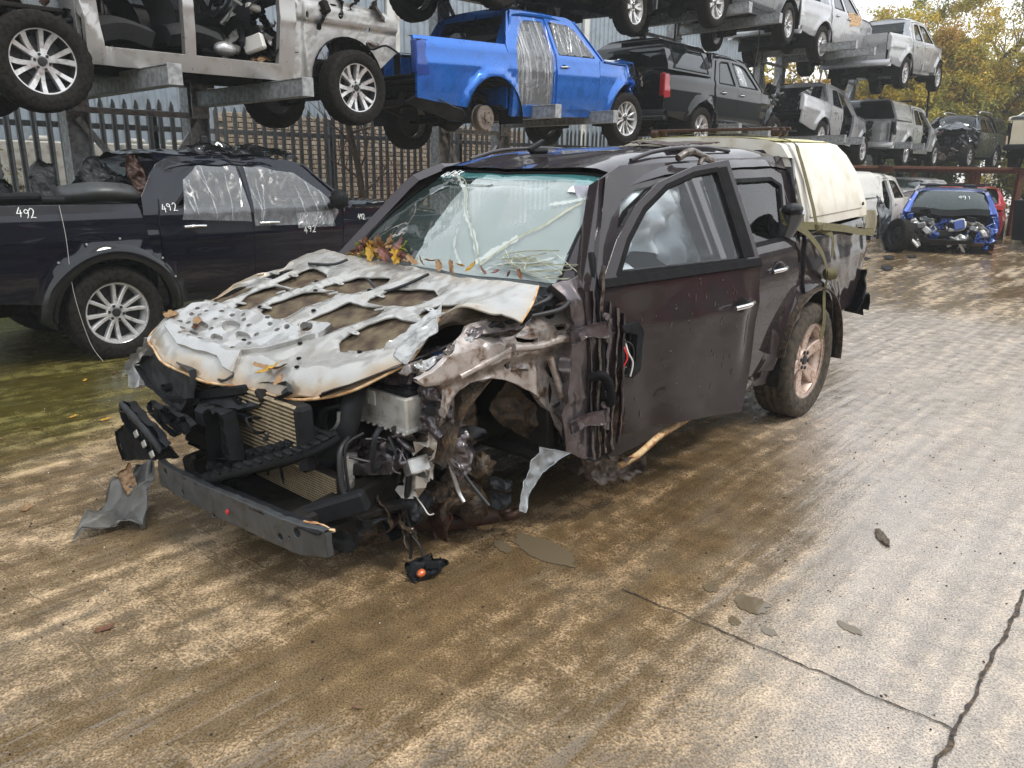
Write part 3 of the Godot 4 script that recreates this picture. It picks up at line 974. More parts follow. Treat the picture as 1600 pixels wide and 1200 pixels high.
func trees() -> void:
	var cl := [leaf_cluster(0.10, 10), leaf_cluster(0.085, 11)]
	var gold := [Color(0.36, 0.27, 0.035), Color(0.28, 0.24, 0.045), Color(0.20, 0.19, 0.04), Color(0.42, 0.31, 0.04), Color(0.30, 0.18, 0.03)]
	var olive := [Color(0.16, 0.15, 0.035), Color(0.11, 0.13, 0.03), Color(0.22, 0.18, 0.04), Color(0.07, 0.09, 0.025)]
	var dark := [Color(0.05, 0.07, 0.02), Color(0.07, 0.09, 0.025), Color(0.10, 0.10, 0.03)]
	var sites := [[Vector3(33, 0, -13.5), 7.0, 2.6, gold, 2600, "gold_tree", "golden leaved tree behind the last bay of the rack"], [Vector3(35.5, 0, -11.0), 8.0, 2.8, gold, 2800, "gold_tree", "tall amber tree right of the topmost silver pickup"], [Vector3(38.0, 0, -9.0), 10.5, 3.2, gold, 3600, "gold_tree", "tallest yellow autumn tree above the crashed black car"], [Vector3(39.5, 0, -6.2), 11.5, 3.4, gold, 3600, "gold_tree", "yellow brown autumn tree at the right edge above the cream tailgate"], [Vector3(43, 0, -12.5), 9.5, 3.0, olive, 2200, "olive_tree", "thin olive tree standing behind the golden ones"], [Vector3(42, 0, -2.5), 11.0, 3.3, olive, 2600, "olive_tree", "olive green tree beyond the right edge of the yard"], [Vector3(31, 0, -17), 6.2, 2.4, olive, 2000, "olive_tree", "olive green tree seen through the rack beneath the upper pickups"], [Vector3(25.5, 0, -12.6), 4.6, 1.9, gold, 2200, "gold_tree", "small gold tree between fence and warehouse end"]]
	for s in sites:
		tree(s[5], s[6], s[0], s[1], s[2], s[3], int(s[4] * 2.3), cl)
	for s in [[Vector3(40, 0, -14.5), 12.0, "bare twiggy tree against the sky left of the gold crowns"], [Vector3(44, 0, -9.5), 12.5, "bare tree with pale fine branches above the gold crowns"]]:
		tree("bare_tree", s[2], s[0], s[1], 2.5, gold, 500, cl, 1.0)
	# a bank of ivy and bramble closes the far end
	var banks := [[Vector3(33, 0, -8.5), 3.0, dark], [Vector3(34.5, 0, -5.5), 3.2, olive], [Vector3(36, 0, -2.5), 3.4, dark], [Vector3(30.5, 0, -11.5), 2.6, olive]]
	for i in banks.size():
		tree("bramble_bush", ["dark ivy covered bush behind the crashed black car", "olive bush behind the rusty shelf", "dark evergreen bush at the right edge behind the cream tailgate", "olive bush beyond the grey pickup with dark hardtop"][i], banks[i][0], banks[i][1], 2.6, banks[i][2], 2600, cl, 0.0, "bushes at the end of the yard")
	# greenery between the fence and the blocks at the left
	var sc := [leaf_cluster(0.035, 10)]
	for q in [[Vector3(3.2, 0, -11.0), 1.75, "green bramble bush behind the fence under the left rack post"], [Vector3(4.5, 0, -11.1), 1.7, "reddish bramble between the rack posts behind the fence"], [Vector3(2.4, 0, -11.0), 1.6, "green bramble bush behind the fence at the left edge"]]:
		tree("bramble_bush", q[2], q[0], q[1], 0.7, [Color(0.13, 0.17, 0.03), Color(0.25, 0.26, 0.05), Color(0.12, 0.07, 0.03)], 420, sc, 0.0, "brambles behind the fence")
	# leafless sapling in front of the fence
	var sp := thing("bare_sapling", "leafless brown sapling growing against the fence behind the navy pickup", "tree", Vector3(7.7, 0, -9.85))
	var mb := MB.new()
	mb.tube(path([Vector3(0, 0, 0), Vector3(-0.05, 0.8, 0), Vector3(-0.14, 1.5, 0.02), Vector3(-0.26, 2.0, 0.0), Vector3(-0.36, 2.5, 0.05)]), 0.05, 8)
	put(mb, "trunk", M.bark, sp)
	mb = MB.new()
	var tp := []
	for q in [[Vector3(-0.12, 1.35, 0), Vector3(-0.9, 0.6, 0.1)], [Vector3(-0.2, 1.8, 0), Vector3(-0.8, 0.5, 0.2)], [Vector3(-0.26, 2.0, 0), Vector3(0.9, 0.25, 0.0)], [Vector3(-0.1, 1.1, 0), Vector3(0.8, 0.7, 0.2)], [Vector3(-0.1, 1.5, 0), Vector3(0.7, 0.9, -0.1)], [Vector3(-0.3, 2.3, 0), Vector3(-0.6, 0.9, 0)]]:
		limb(mb, q[0], q[1].normalized(), 0.55, 0.018, 2, tp, 0.5)
	put(mb, "branches", M.twig, sp)
	var rb := thing("red_stemmed_shrub", "thin red stemmed shrub in front of the fence beside the sapling", "shrub", Vector3(8.25, 0, -9.7))
	mb = MB.new()
	for i in 9:
		limb(mb, Vector3(rng.randf_range(-0.15, 0.15), 0, rng.randf_range(-0.1, 0.1)), Vector3(rng.randf_range(-0.3, 0.3), 1, rng.randf_range(-0.2, 0.2)).normalized(), 1.0, 0.008, 1, tp, 0.4)
	put(mb, "stems", M.twig_red, rb)
	# grass tuft at the foot of the fence
	var gm := leaf_cluster(0.03, 6)
	var mm := MultiMesh.new()
	mm.transform_format = MultiMesh.TRANSFORM_3D; mm.use_colors = true; mm.mesh = gm; mm.instance_count = 2600
	for i in 2600:
		var x := rng.randf_range(-1.0, 14.0)
		mm.set_instance_transform(i, Transform3D(Basis.from_euler(Vector3(0, rng.randf() * TAU, 0)).scaled(Vector3(0.8, rng.randf_range(1.0, 3.2), 0.8)), Vector3(x, 0.02, -9.0 - rng.randf() * 1.5 + 0.25 * noise.get_noise_2d(x, 0))))
		var v := rng.randf_range(0.6, 1.3)
		mm.set_instance_color(i, Color(0.10 * v, 0.16 * v, 0.03 * v))
	var mi := MultiMeshInstance3D.new()
	mi.multimesh = mm; mi.material_override = M.foliage
	hang(mi, "grass")
	tag(mi, "green grass strip growing at the foot of the fence", "grass", "", "stuff")


# ---------- wheels: axis along local z, outer face towards +z, centre at the origin ----------
func tyre_mesh(R: float, w: float, seg := 84) -> ArrayMesh:
	var key := "tyre%.3f_%.3f" % [R, w]
	if cache.has(key): return cache[key]
	var mb := MB.new()
	var prof := [[-0.40, 0.64], [-0.47, 0.70], [-0.5, 0.80], [-0.485, 0.90], [-0.45, 0.955], [-0.40, 0.985], [-0.33, 0.996], [-0.22, 1.0], [-0.20, 0.976], [-0.16, 0.976], [-0.14, 1.002], [-0.02, 1.003], [0.0, 0.977], [0.03, 0.977], [0.05, 1.003], [0.14, 1.002], [0.16, 0.976], [0.20, 0.976], [0.22, 1.0], [0.33, 0.996], [0.40, 0.985], [0.45, 0.955], [0.485, 0.90], [0.493, 0.86], [0.488, 0.855], [0.497, 0.80], [0.497, 0.76], [0.48, 0.72], [0.45, 0.68], [0.40, 0.64]]
	var m := prof.size() - 1
	mb.grid(seg, m, func(u: float, v: float) -> Vector3:
		var q = prof[roundi(v * m)]
		var k := roundi(u * seg)
		var r: float = q[1]
		if r > 0.9 and absf(q[0]) > 0.30 and absf(q[0]) < 0.46 and (k % 3) == 0: r -= 0.02
		elif absf(q[0]) < 0.30 and ((k + (1 if q[0] > 0 else 0)) % 4) == 0: r -= 0.012
		var th := TAU * k / seg
		return Vector3(cos(th) * r * R, sin(th) * r * R, q[0] * w))
	cache[key] = mb.done()
	return cache[key]


func spoke(mb: MB, r0: float, r1: float, a0: float, a1: float, w0: float, w1: float, z0: float, z1: float, depth: float, top := 0.72) -> void:
	var st := []
	for i in 5:
		var t := i / 4.0
		var r := lerpf(r0, r1, t); var a := lerpf(a0, a1, t); var w := lerpf(w0, w1, t) * 0.5
		var z := lerpf(z0, z1, t) - 0.012 * sin(PI * t)
		var c := Vector3(cos(a) * r, sin(a) * r, z); var s := Vector3(-sin(a), cos(a), 0)
		st.append([c - s * w - Vector3(0, 0, depth), c - s * w - Vector3(0, 0, 0.006), c - s * w * top, c + s * w * top, c + s * w - Vector3(0, 0, 0.006), c + s * w - Vector3(0, 0, depth)])
	for i in 4:
		for k in 5:
			mb.quad(st[i][k], st[i + 1][k], st[i + 1][k + 1], st[i][k + 1])


# style: "swirl" twin blades, "twelve" thin spokes, "six" broad spokes, "steel" plain disc
func wheel(parent: Node3D, style: String, R: float, w: float, at: Vector3, side: float, face := "alloy", tyre := "tyre", turn := 0.0, rot := Vector3.ZERO) -> Node3D:
	var n := Node3D.new()
	hang(n, "wheel", parent)
	n.position = at
	n.rotation = rot + Vector3(0, 0.0 if side > 0.0 else PI, 0)
	var sp := Node3D.new()
	var t := put(tyre_mesh(R, w), "tyre", M[tyre], n)
	t.rotation.z = turn
	var key := "rim_%s%.3f" % [style, R]
	if not cache.has(key):
		var rr := R * 0.66
		var b := MB.new()
		b.lathe([Vector2(rr * 0.97, -w * 0.38), Vector2(rr * 1.0, -w * 0.40), Vector2(rr * 0.86, -w * 0.30), Vector2(rr * 0.88, w * 0.22), Vector2(rr * 0.95, w * 0.36), Vector2(rr * 0.985, w * 0.415), Vector2(rr * 1.01, w * 0.42), Vector2(rr * 1.015, w * 0.37)], Transform3D(), 48, true)
		var f := MB.new()
		var zf := w * 0.33
		if style == "swirl":
			for i in 6:
				var a := TAU * i / 6
				spoke(f, rr * 0.22, rr * 0.95, a - 0.10, a - 0.30, rr * 0.13, rr * 0.19, zf - 0.01, zf + 0.012, 0.05, 0.9)
				spoke(f, rr * 0.22, rr * 0.95, a + 0.10, a + 0.16, rr * 0.11, rr * 0.16, zf - 0.01, zf + 0.012, 0.05, 0.9)
		elif style == "twelve":
			for i in 6:
				var a := TAU * i / 6
				for s in [-1.0, 1.0]:
					spoke(f, rr * 0.2, rr * 0.95, a + s * 0.17, a + s * 0.235, rr * 0.11, rr * 0.125, zf - 0.012, zf + 0.006, 0.045, 0.62)
		elif style == "six":
			for i in 6:
				var a := TAU * i / 6
				spoke(f, rr * 0.2, rr * 0.95, a, a, rr * 0.30, rr * 0.36, zf - 0.02, zf + 0.008, 0.06, 0.8)
		elif style == "twin":
			for i in 6:
				var a := TAU * i / 6
				spoke(f, rr * 0.2, rr * 0.95, a - 0.06, a - 0.17, rr * 0.13, rr * 0.17, zf - 0.02, zf + 0.008, 0.06, 0.8)
				spoke(f, rr * 0.2, rr * 0.95, a + 0.06, a + 0.17, rr * 0.13, rr * 0.17, zf - 0.02, zf + 0.008, 0.06, 0.8)
		else:
			f.lathe([Vector2(rr * 0.3, zf - 0.03), Vector2(rr * 0.6, zf - 0.005), Vector2(rr * 0.9, zf - 0.05)], Transform3D(), 32, true)
		f.lathe([Vector2(rr * 0.30, zf - 0.055), Vector2(rr * 0.30, zf - 0.02), Vector2(rr * 0.27, zf - 0.012), Vector2(rr * 0.16, zf - 0.010), Vector2(rr * 0.14, zf - 0.018), Vector2(0.0, zf - 0.018)], Transform3D(), 24)
		f.lathe([Vector2(rr * 0.95, zf - 0.01), Vector2(rr * 0.93, zf + 0.012), Vector2(rr * 0.985, zf + 0.016)], Transform3D(), 48)
		var g := MB.new()
		g.lathe([Vector2(0.0, w * 0.04), Vector2(rr * 0.86, w * 0.0)], Transform3D(), 32)
		g.lathe([Vector2(rr * 0.28, w * 0.1), Vector2(rr * 0.52, w * 0.1), Vector2(rr * 0.54, w * 0.02)], Transform3D(), 32)
		g.lathe([Vector2(rr * 0.13, zf - 0.022), Vector2(rr * 0.12, zf - 0.004), Vector2(0, zf - 0.002)], Transform3D(), 16)
		for i in 6:
			var a := TAU * (i + 0.5) / 6
			g.lathe([Vector2(0.013, zf - 0.03), Vector2(0.012, zf - 0.003), Vector2(0, zf - 0.001)], Transform3D(Basis(), Vector3(cos(a) * rr * 0.225, sin(a) * rr * 0.225, 0)), 6)
		cache[key] = [b.done(), f.done(), g.done()]
	var rim := put(cache[key][0], "rim", M["alloy_dark" if style == "swirl" else face], n)
	rim.rotation.z = turn
	var fc := put(cache[key][1], "spokes", M[face], n)
	fc.rotation.z = turn
	var hb := put(cache[key][2], "hub_cap", M.alloy_dark, n)
	hb.rotation.z = turn
	sp.free()
	return n


# ---------- pickup bodies: +x forward from the rear axle, y up from the tyre's foot, +z the right-hand side ----------
class Spec:
	var wb := 3.0; var ra := 0.45; var tr := 0.385; var W := 0.9; var sill := 0.50; var belt := 1.17; var roof := 1.79; var rail := 1.24
	var xe := -1.22; var xc := 0.42; var xb := 1.25; var xa := 2.22; var xn := 3.8; var hood := 1.16; var wbx := 2.55; var wtx := 1.78; var rrx := 0.62
	var lean := 0.45; var nose := 9.0; var hd := 0.055; var pil := 0.055
	var dent = null

	func half(x: float, y: float) -> float:
		var w := W
		if y > belt:
			w -= 0.012 + (y - belt) * lean
		else:
			var k := clampf((0.92 - y) / 0.45, 0.0, 1.5)
			w -= 0.045 * k * k
			w -= 0.012 * smoothstep(0.95, belt, y)
			w += 0.010 * exp(-pow((y - 0.97) / 0.05, 2.0))
		w -= 0.11 * pow(clampf((x - xa) / (xn - xa), 0.0, 1.2), 2.0)
		w -= 0.035 * pow((x - 1.25) / 2.5, 2.0)
		w -= 0.035 * pow(clampf(x / xe, 0.0, 1.2), 2.0)
		var d := minf(Vector2(x, y - tr).length(), Vector2(x - wb, y - tr).length())
		w += 0.045 * (1.0 - smoothstep(ra + 0.05, ra + 0.14, d))
		return w

	func side(s: float, inset: float) -> Callable:
		return func(p: Vector2) -> Vector3:
			var q := Vector3(p.x, p.y, s * (half(p.x, p.y) - inset))
			return dent.call(q) if dent != null else q

	func bent(q: Vector3) -> Vector3:
		return dent.call(q) if dent != null else q

	func crown(p: Vector2) -> Vector3:    # the roof above x, z
		var hw := half(p.x, roof - 0.12) + 0.005
		var k := clampf(absf(p.y) / hw, 0.0, 1.0)
		var ends := 0.05 * pow(clampf((p.x - (wtx - 0.5)) / 0.5, 0.0, 1.3), 2.0) + 0.03 * pow(clampf((rrx + 0.4 - p.x) / 0.4, 0.0, 1.3), 2.0)
		return bent(Vector3(p.x, roof - ends * 0.9 - 0.025 * k * k - 0.095 * pow(k, 9.0), p.y))

	func screen(u: float, v: float, out := 0.0) -> Vector3:   # the windscreen: u -1..1 across, v 0..1 up
		var b := Vector3(wbx - 0.17 * u * u, belt + 0.005 + 0.03 * (1 - u * u), u * 0.735 * W / 0.9)
		var t := Vector3(wtx + 0.10 - 0.10 * u * u, roof - hd - (0.13 - hd) * u * u * u * u, u * (half(wtx, roof - 0.12) - pil))
		var q := b.lerp(t, v)
		q += Vector3(0.05, 0.04, 0) * sin(PI * v) * 0.5 + Vector3(0.7, 0.7, 0).normalized() * out
		return bent(q)

	func bonnet(p: Vector2) -> Vector3:
		var t := clampf((p.x - wbx) / (xn - wbx), -0.2, 1.1)
		var hw := half(p.x, 1.0)
		return bent(Vector3(p.x, lerpf(belt + 0.015, hood - 0.10, t * t) + 0.02 - 0.06 * pow(absf(p.y) / hw, 4.0), p.y))

	func edge_y(x: float) -> float:      # lower edge of the bonnet along the wing
		var t := clampf((x - wbx) / (xn - wbx), -0.2, 1.1)
		return lerpf(belt, hood - 0.115, t * t) - 0.035

	func polys() -> Dictionary:
		var arch := PackedVector2Array(); var arch2 := PackedVector2Array()
		for i in 28:
			var a := TAU * i / 28
			arch.append(Vector2(cos(a), sin(a)) * (ra + 0.02) + Vector2(0, tr)); arch2.append(Vector2(cos(a), sin(a)) * (ra + 0.02) + Vector2(wb, tr))
		var d := {"arch": arch, "arch2": arch2}
		var rd := roof - 0.125
		d.bed = PackedVector2Array([Vector2(xe, 0.60), Vector2(xe - 0.01, 0.9), Vector2(xe, rail), Vector2(xc - 0.16, rail - 0.01), Vector2(xc - 0.09, 0.8), Vector2(xc - 0.085, sill - 0.02), Vector2(0.2, sill - 0.04), Vector2(-0.5, 0.5)])
		d.rear_door = PackedVector2Array([Vector2(xc + 0.02, sill), Vector2(xb - 0.005, sill), Vector2(xb - 0.005, rd), Vector2(rrx + 0.22, rd - 0.012), Vector2(rrx + 0.10, rd - 0.05), Vector2(xc + 0.03, belt + 0.10), Vector2(xc - 0.015, belt - 0.1)])
		d.rear_glass = PackedVector2Array([Vector2(xc + 0.14, belt + 0.035), Vector2(xb - 0.075, belt + 0.035), Vector2(xb - 0.085, rd - 0.055), Vector2(rrx + 0.27, rd - 0.07), Vector2(rrx + 0.18, rd - 0.11)])
		d.front_door = PackedVector2Array([Vector2(xb + 0.005, sill), Vector2(xa - 0.02, sill), Vector2(xa + 0.01, 0.9), Vector2(xa + 0.03, belt + 0.02), Vector2(wtx + 0.12, rd - 0.06), Vector2(wtx - 0.05, rd - 0.01), Vector2(xb + 0.005, rd)])
		d.front_glass = PackedVector2Array([Vector2(xb + 0.075, belt + 0.035), Vector2(xa - 0.09, belt + 0.035), Vector2(wtx + 0.055, rd - 0.115), Vector2(wtx - 0.08, rd - 0.065), Vector2(xb + 0.07, rd - 0.055)])
		d.shell = PackedVector2Array([Vector2(xc - 0.075, sill - 0.10), Vector2(xa + 0.10, sill - 0.10), Vector2(xa + 0.14, 0.9), Vector2(xa + 0.17, belt + 0.02), Vector2(wtx + 0.19, rd + 0.0), Vector2(wtx, rd + 0.055), Vector2(rrx, rd + 0.055), Vector2(rrx - 0.10, rd + 0.02), Vector2(xc - 0.10, belt + 0.12), Vector2(xc - 0.13, belt - 0.05), Vector2(xc - 0.08, 0.8)])
		d.wing = PackedVector2Array([Vector2(xa - 0.01, sill - 0.02), Vector2(xn - 0.25, 0.5), Vector2(xn - 0.06, 0.66), Vector2(xn - 0.10, edge_y(xn - 0.1)), Vector2(xn - 0.5, edge_y(xn - 0.5)), Vector2(lerpf(wbx, xn, 0.3), edge_y(lerpf(wbx, xn, 0.3))), Vector2(wbx - 0.2, belt - 0.03), Vector2(xa + 0.045, belt + 0.0), Vector2(xa + 0.02, 0.9)])
		return d


static func shrink(p: PackedVector2Array, by: float) -> PackedVector2Array:
	var r := Geometry2D.offset_polygon(p, -by, Geometry2D.JOIN_ROUND)
	return r[0] if r.size() else p


func underbody(s: Spec, parent: Node3D, spare := true) -> void:
	var front := s.nose > 5.0
	var key := "under%.2f%s" % [s.wb, front]
	if not cache.has(key):
		var f := MB.new()
		for z in [-0.42, 0.42]:
			f.tube([Vector3(s.xe + 0.05, 0.60, z * 1.1), Vector3(-0.4, 0.62, z * 1.1), Vector3(0.0, 0.68, z * 1.05), Vector3(0.6, 0.52, z), Vector3(s.wb - 0.6, 0.52, z), Vector3(minf(s.wb - 0.1, s.nose - 0.2), 0.62 if front else 0.52, z * 0.9), Vector3(minf(s.xn - 0.25, s.nose), 0.58 if front else 0.50, z * 0.95)], 0.07, 4)
		for x in [s.xe + 0.1, -0.45, 0.5, 1.1, 1.7, 2.3, minf(s.wb - 0.2, s.nose - 0.1), minf(s.xn - 0.35, s.nose - 0.4)]:
			f.beam(Vector3(x, 0.56, -0.44), Vector3(x, 0.56, 0.44), 0.09, 0.07, 0.01)
		f.box(Vector3(1.35, s.sill + 0.02, 0), Vector3(2.3, 0.05, 1.5), 0.02)
		f.box(Vector3(-0.45, 0.80, 0), Vector3(1.45, 0.04, 1.45), 0.01)
		for k in 6:
			f.box(Vector3(-1.0 + k * 0.22, 0.765, 0), Vector3(0.07, 0.04, 1.4), 0.01)
		var ax := MB.new()
		ax.tube([Vector3(0, s.tr, -0.7), Vector3(0, s.tr, -0.2), Vector3(0, s.tr, 0.2), Vector3(0, s.tr, 0.7)], 0.045, 10)
		ax.lathe([Vector2(0, -0.16), Vector2(0.10, -0.13), Vector2(0.155, -0.03), Vector2(0.155, 0.05), Vector2(0.10, 0.16), Vector2(0.05, 0.26)], Transform3D(Basis(Vector3.UP, PI / 2), Vector3(0, s.tr, 0.06)), 16, true)
		for z in [-0.5, 0.5]:
			for k in 3:
				ax.tube([Vector3(-0.72 + k * 0.12, 0.55 - k * 0.012, z), Vector3(-0.3, 0.42 + 0.0 - k * 0.012, z), Vector3(0, s.tr + 0.05 - k * 0.012, z), Vector3(0.3, 0.42 - k * 0.012, z), Vector3(0.62 - k * 0.12, 0.52 - k * 0.012, z)], 0.022, 4)
			ax.tube([Vector3(-0.15, s.tr - 0.02, z * 0.8), Vector3(-0.28, 0.72, z * 0.75)], 0.03, 8)
		ax.tube([Vector3(0.15, s.tr + 0.02, 0), Vector3(1.6, 0.47, 0.02)], 0.035, 8)
		for z in [-1.0, 1.0] if front else []:
			ax.tube([Vector3(s.wb, s.tr - 0.03, z * 0.66), Vector3(s.wb, s.tr + 0.0, z * 0.25)], 0.035, 8)
			ax.tube([Vector3(s.wb + 0.12, s.tr - 0.08, z * 0.35), Vector3(s.wb, s.tr - 0.10, z * 0.64), Vector3(s.wb - 0.18, s.tr - 0.06, z * 0.35)], 0.03, 6)
			ax.tube([Vector3(s.wb, s.tr - 0.05, z * 0.5), Vector3(s.wb, 0.85, z * 0.45)], 0.05, 8)
		ax.box(Vector3(2.0, 0.50, 0), Vector3(0.75, 0.24, 0.30), 0.08)
		ax.box(Vector3(s.wb - 0.15 if front else 2.6, 0.55, 0), Vector3(0.75, 0.36, 0.46), 0.08)
		var ex := MB.new()
		ex.tube(path([Vector3(2.3, 0.46, -0.25), Vector3(1.2, 0.44, -0.28), Vector3(0.5, 0.45, -0.30), Vector3(0.05, 0.66, -0.34), Vector3(-0.5, 0.58, -0.38), Vector3(-1.1, 0.52, -0.5)]), 0.032, 8)
		ex.lathe([Vector2(0.03, -0.3), Vector2(0.095, -0.28), Vector2(0.10, 0.28), Vector2(0.03, 0.3)], Transform3D(Basis(Vector3.UP, PI / 2), Vector3(1.0, 0.44, -0.28)), 14)
		var tk := MB.new()
		tk.box(Vector3(0.95, 0.46, 0.24), Vector3(0.9, 0.2, 0.34), 0.05)
		cache[key] = [f.done(), ax.done(), ex.done(), tk.done()]
	put(cache[key][0], "chassis_frame", M.underbody, parent)
	put(cache[key][1], "axles", M.underbody, parent)
	put(cache[key][2], "exhaust", M.rust_metal, parent)
	put(cache[key][3], "fuel_tank", M.plastic, parent)
	if spare:
		var sw := wheel(parent, "steel", s.tr * 0.96, 0.22, Vector3(-0.72, 0.46, 0), 1.0, "alloy_dark", "tyre")
		sw.rotation = Vector3(PI / 2, 0, 0)
		sw.name = "spare_wheel"


func seat(parent: Node3D, at: Vector3, w := 0.52) -> void:
	var key := "seat%.2f" % w
	if not cache.has(key):
		var mb := MB.new()
		mb.grid(10, 8, func(u: float, v: float) -> Vector3: return Vector3(lerpf(-0.26, 0.26, v), 0.10 + 0.06 * sin(PI * clampf(v, 0.05, 0.95)) - 0.10 * pow(absf(u * 2 - 1), 4.0), (u - 0.5) * w), 0.14)
		mb.grid(10, 10, func(u: float, v: float) -> Vector3: return Vector3(-0.24 - v * 0.2 + 0.05 * pow(absf(u * 2 - 1), 3.0) + 0.03 * sin(v * 7.0), 0.12 + v * 0.58, (u - 0.5) * (w - 0.10 * v * v)), -0.13)
		if w < 0.7:
			mb.box(Vector3(-0.52, 0.82, 0), Vector3(0.10, 0.19, 0.27), 0.045, Basis(Vector3.BACK, 0.2))
		cache[key] = mb.done()
	var o := put(cache[key], "seat", M.seat_cloth, parent)
	o.position = at


func interior(s: Spec, parent: Node3D, wheel_at := true) -> void:
	for z in [-0.37, 0.37]:
		seat(parent, Vector3(1.45, s.sill + 0.22, z))
	seat(parent, Vector3(0.78, s.sill + 0.22, 0), 1.3)
	var mb := MB.new()
	mb.grid(16, 10, func(u: float, v: float) -> Vector3:
		var z := (u - 0.5) * 1.46
		var q := [Vector2(2.42, s.belt - 0.02), Vector2(2.25, s.belt + 0.01), Vector2(2.08, s.belt - 0.02), Vector2(1.98, s.belt - 0.12), Vector2(1.97, s.belt - 0.3), Vector2(2.12, s.belt - 0.42), Vector2(2.4, s.belt - 0.5)]
		var t := v * 5.999; var i := int(t)
		var p: Vector2 = q[i].lerp(q[mini(i + 1, 6)], t - i)
		return Vector3(p.x + 0.03 * sin(z * 6.0), p.y + 0.03 * exp(-pow((z - 0.37) / 0.2, 2.0)), z))
	mb.box(Vector3(1.75, s.sill + 0.28, 0), Vector3(0.9, 0.30, 0.26), 0.05)
	put(mb, "dashboard", M.dash, parent)
	if wheel_at:
		steering(parent, Vector3(1.86, s.belt - 0.02, 0.37))
	var lining := MB.new()
	lining.grid(8, 6, func(u: float, v: float) -> Vector3: return s.crown(Vector2(lerpf(s.rrx + 0.05, s.wtx - 0.02, u), (v - 0.5) * 1.12)) - Vector3(0, 0.035, 0))
	put(lining, "headlining", M.plastic_grey, parent)


func steering(parent: Node3D, at: Vector3) -> void:
	var mb := MB.new()
	var b := Basis(Vector3.BACK, -0.45) * Basis(Vector3.UP, PI / 2)
	var pts := []
	for i in 25:
		pts.append(at + b * Vector3(cos(TAU * i / 24) * 0.185, sin(TAU * i / 24) * 0.185, 0))
	mb.tube(pts, 0.016, 8, false)
	mb.box(at + b * Vector3(0, -0.01, -0.01), Vector3(0.15, 0.13, 0.05), 0.02, b)
	for a in [0.1, PI - 0.1, -PI / 2]:
		mb.beam(at, at + b * Vector3(cos(a), sin(a), 0) * 0.18, 0.035, 0.018, 0.005)
	mb.tube([at, at + b * Vector3(0, 0, -0.3)], 0.035, 8)
	put(mb, "steering_wheel", M.plastic, parent)


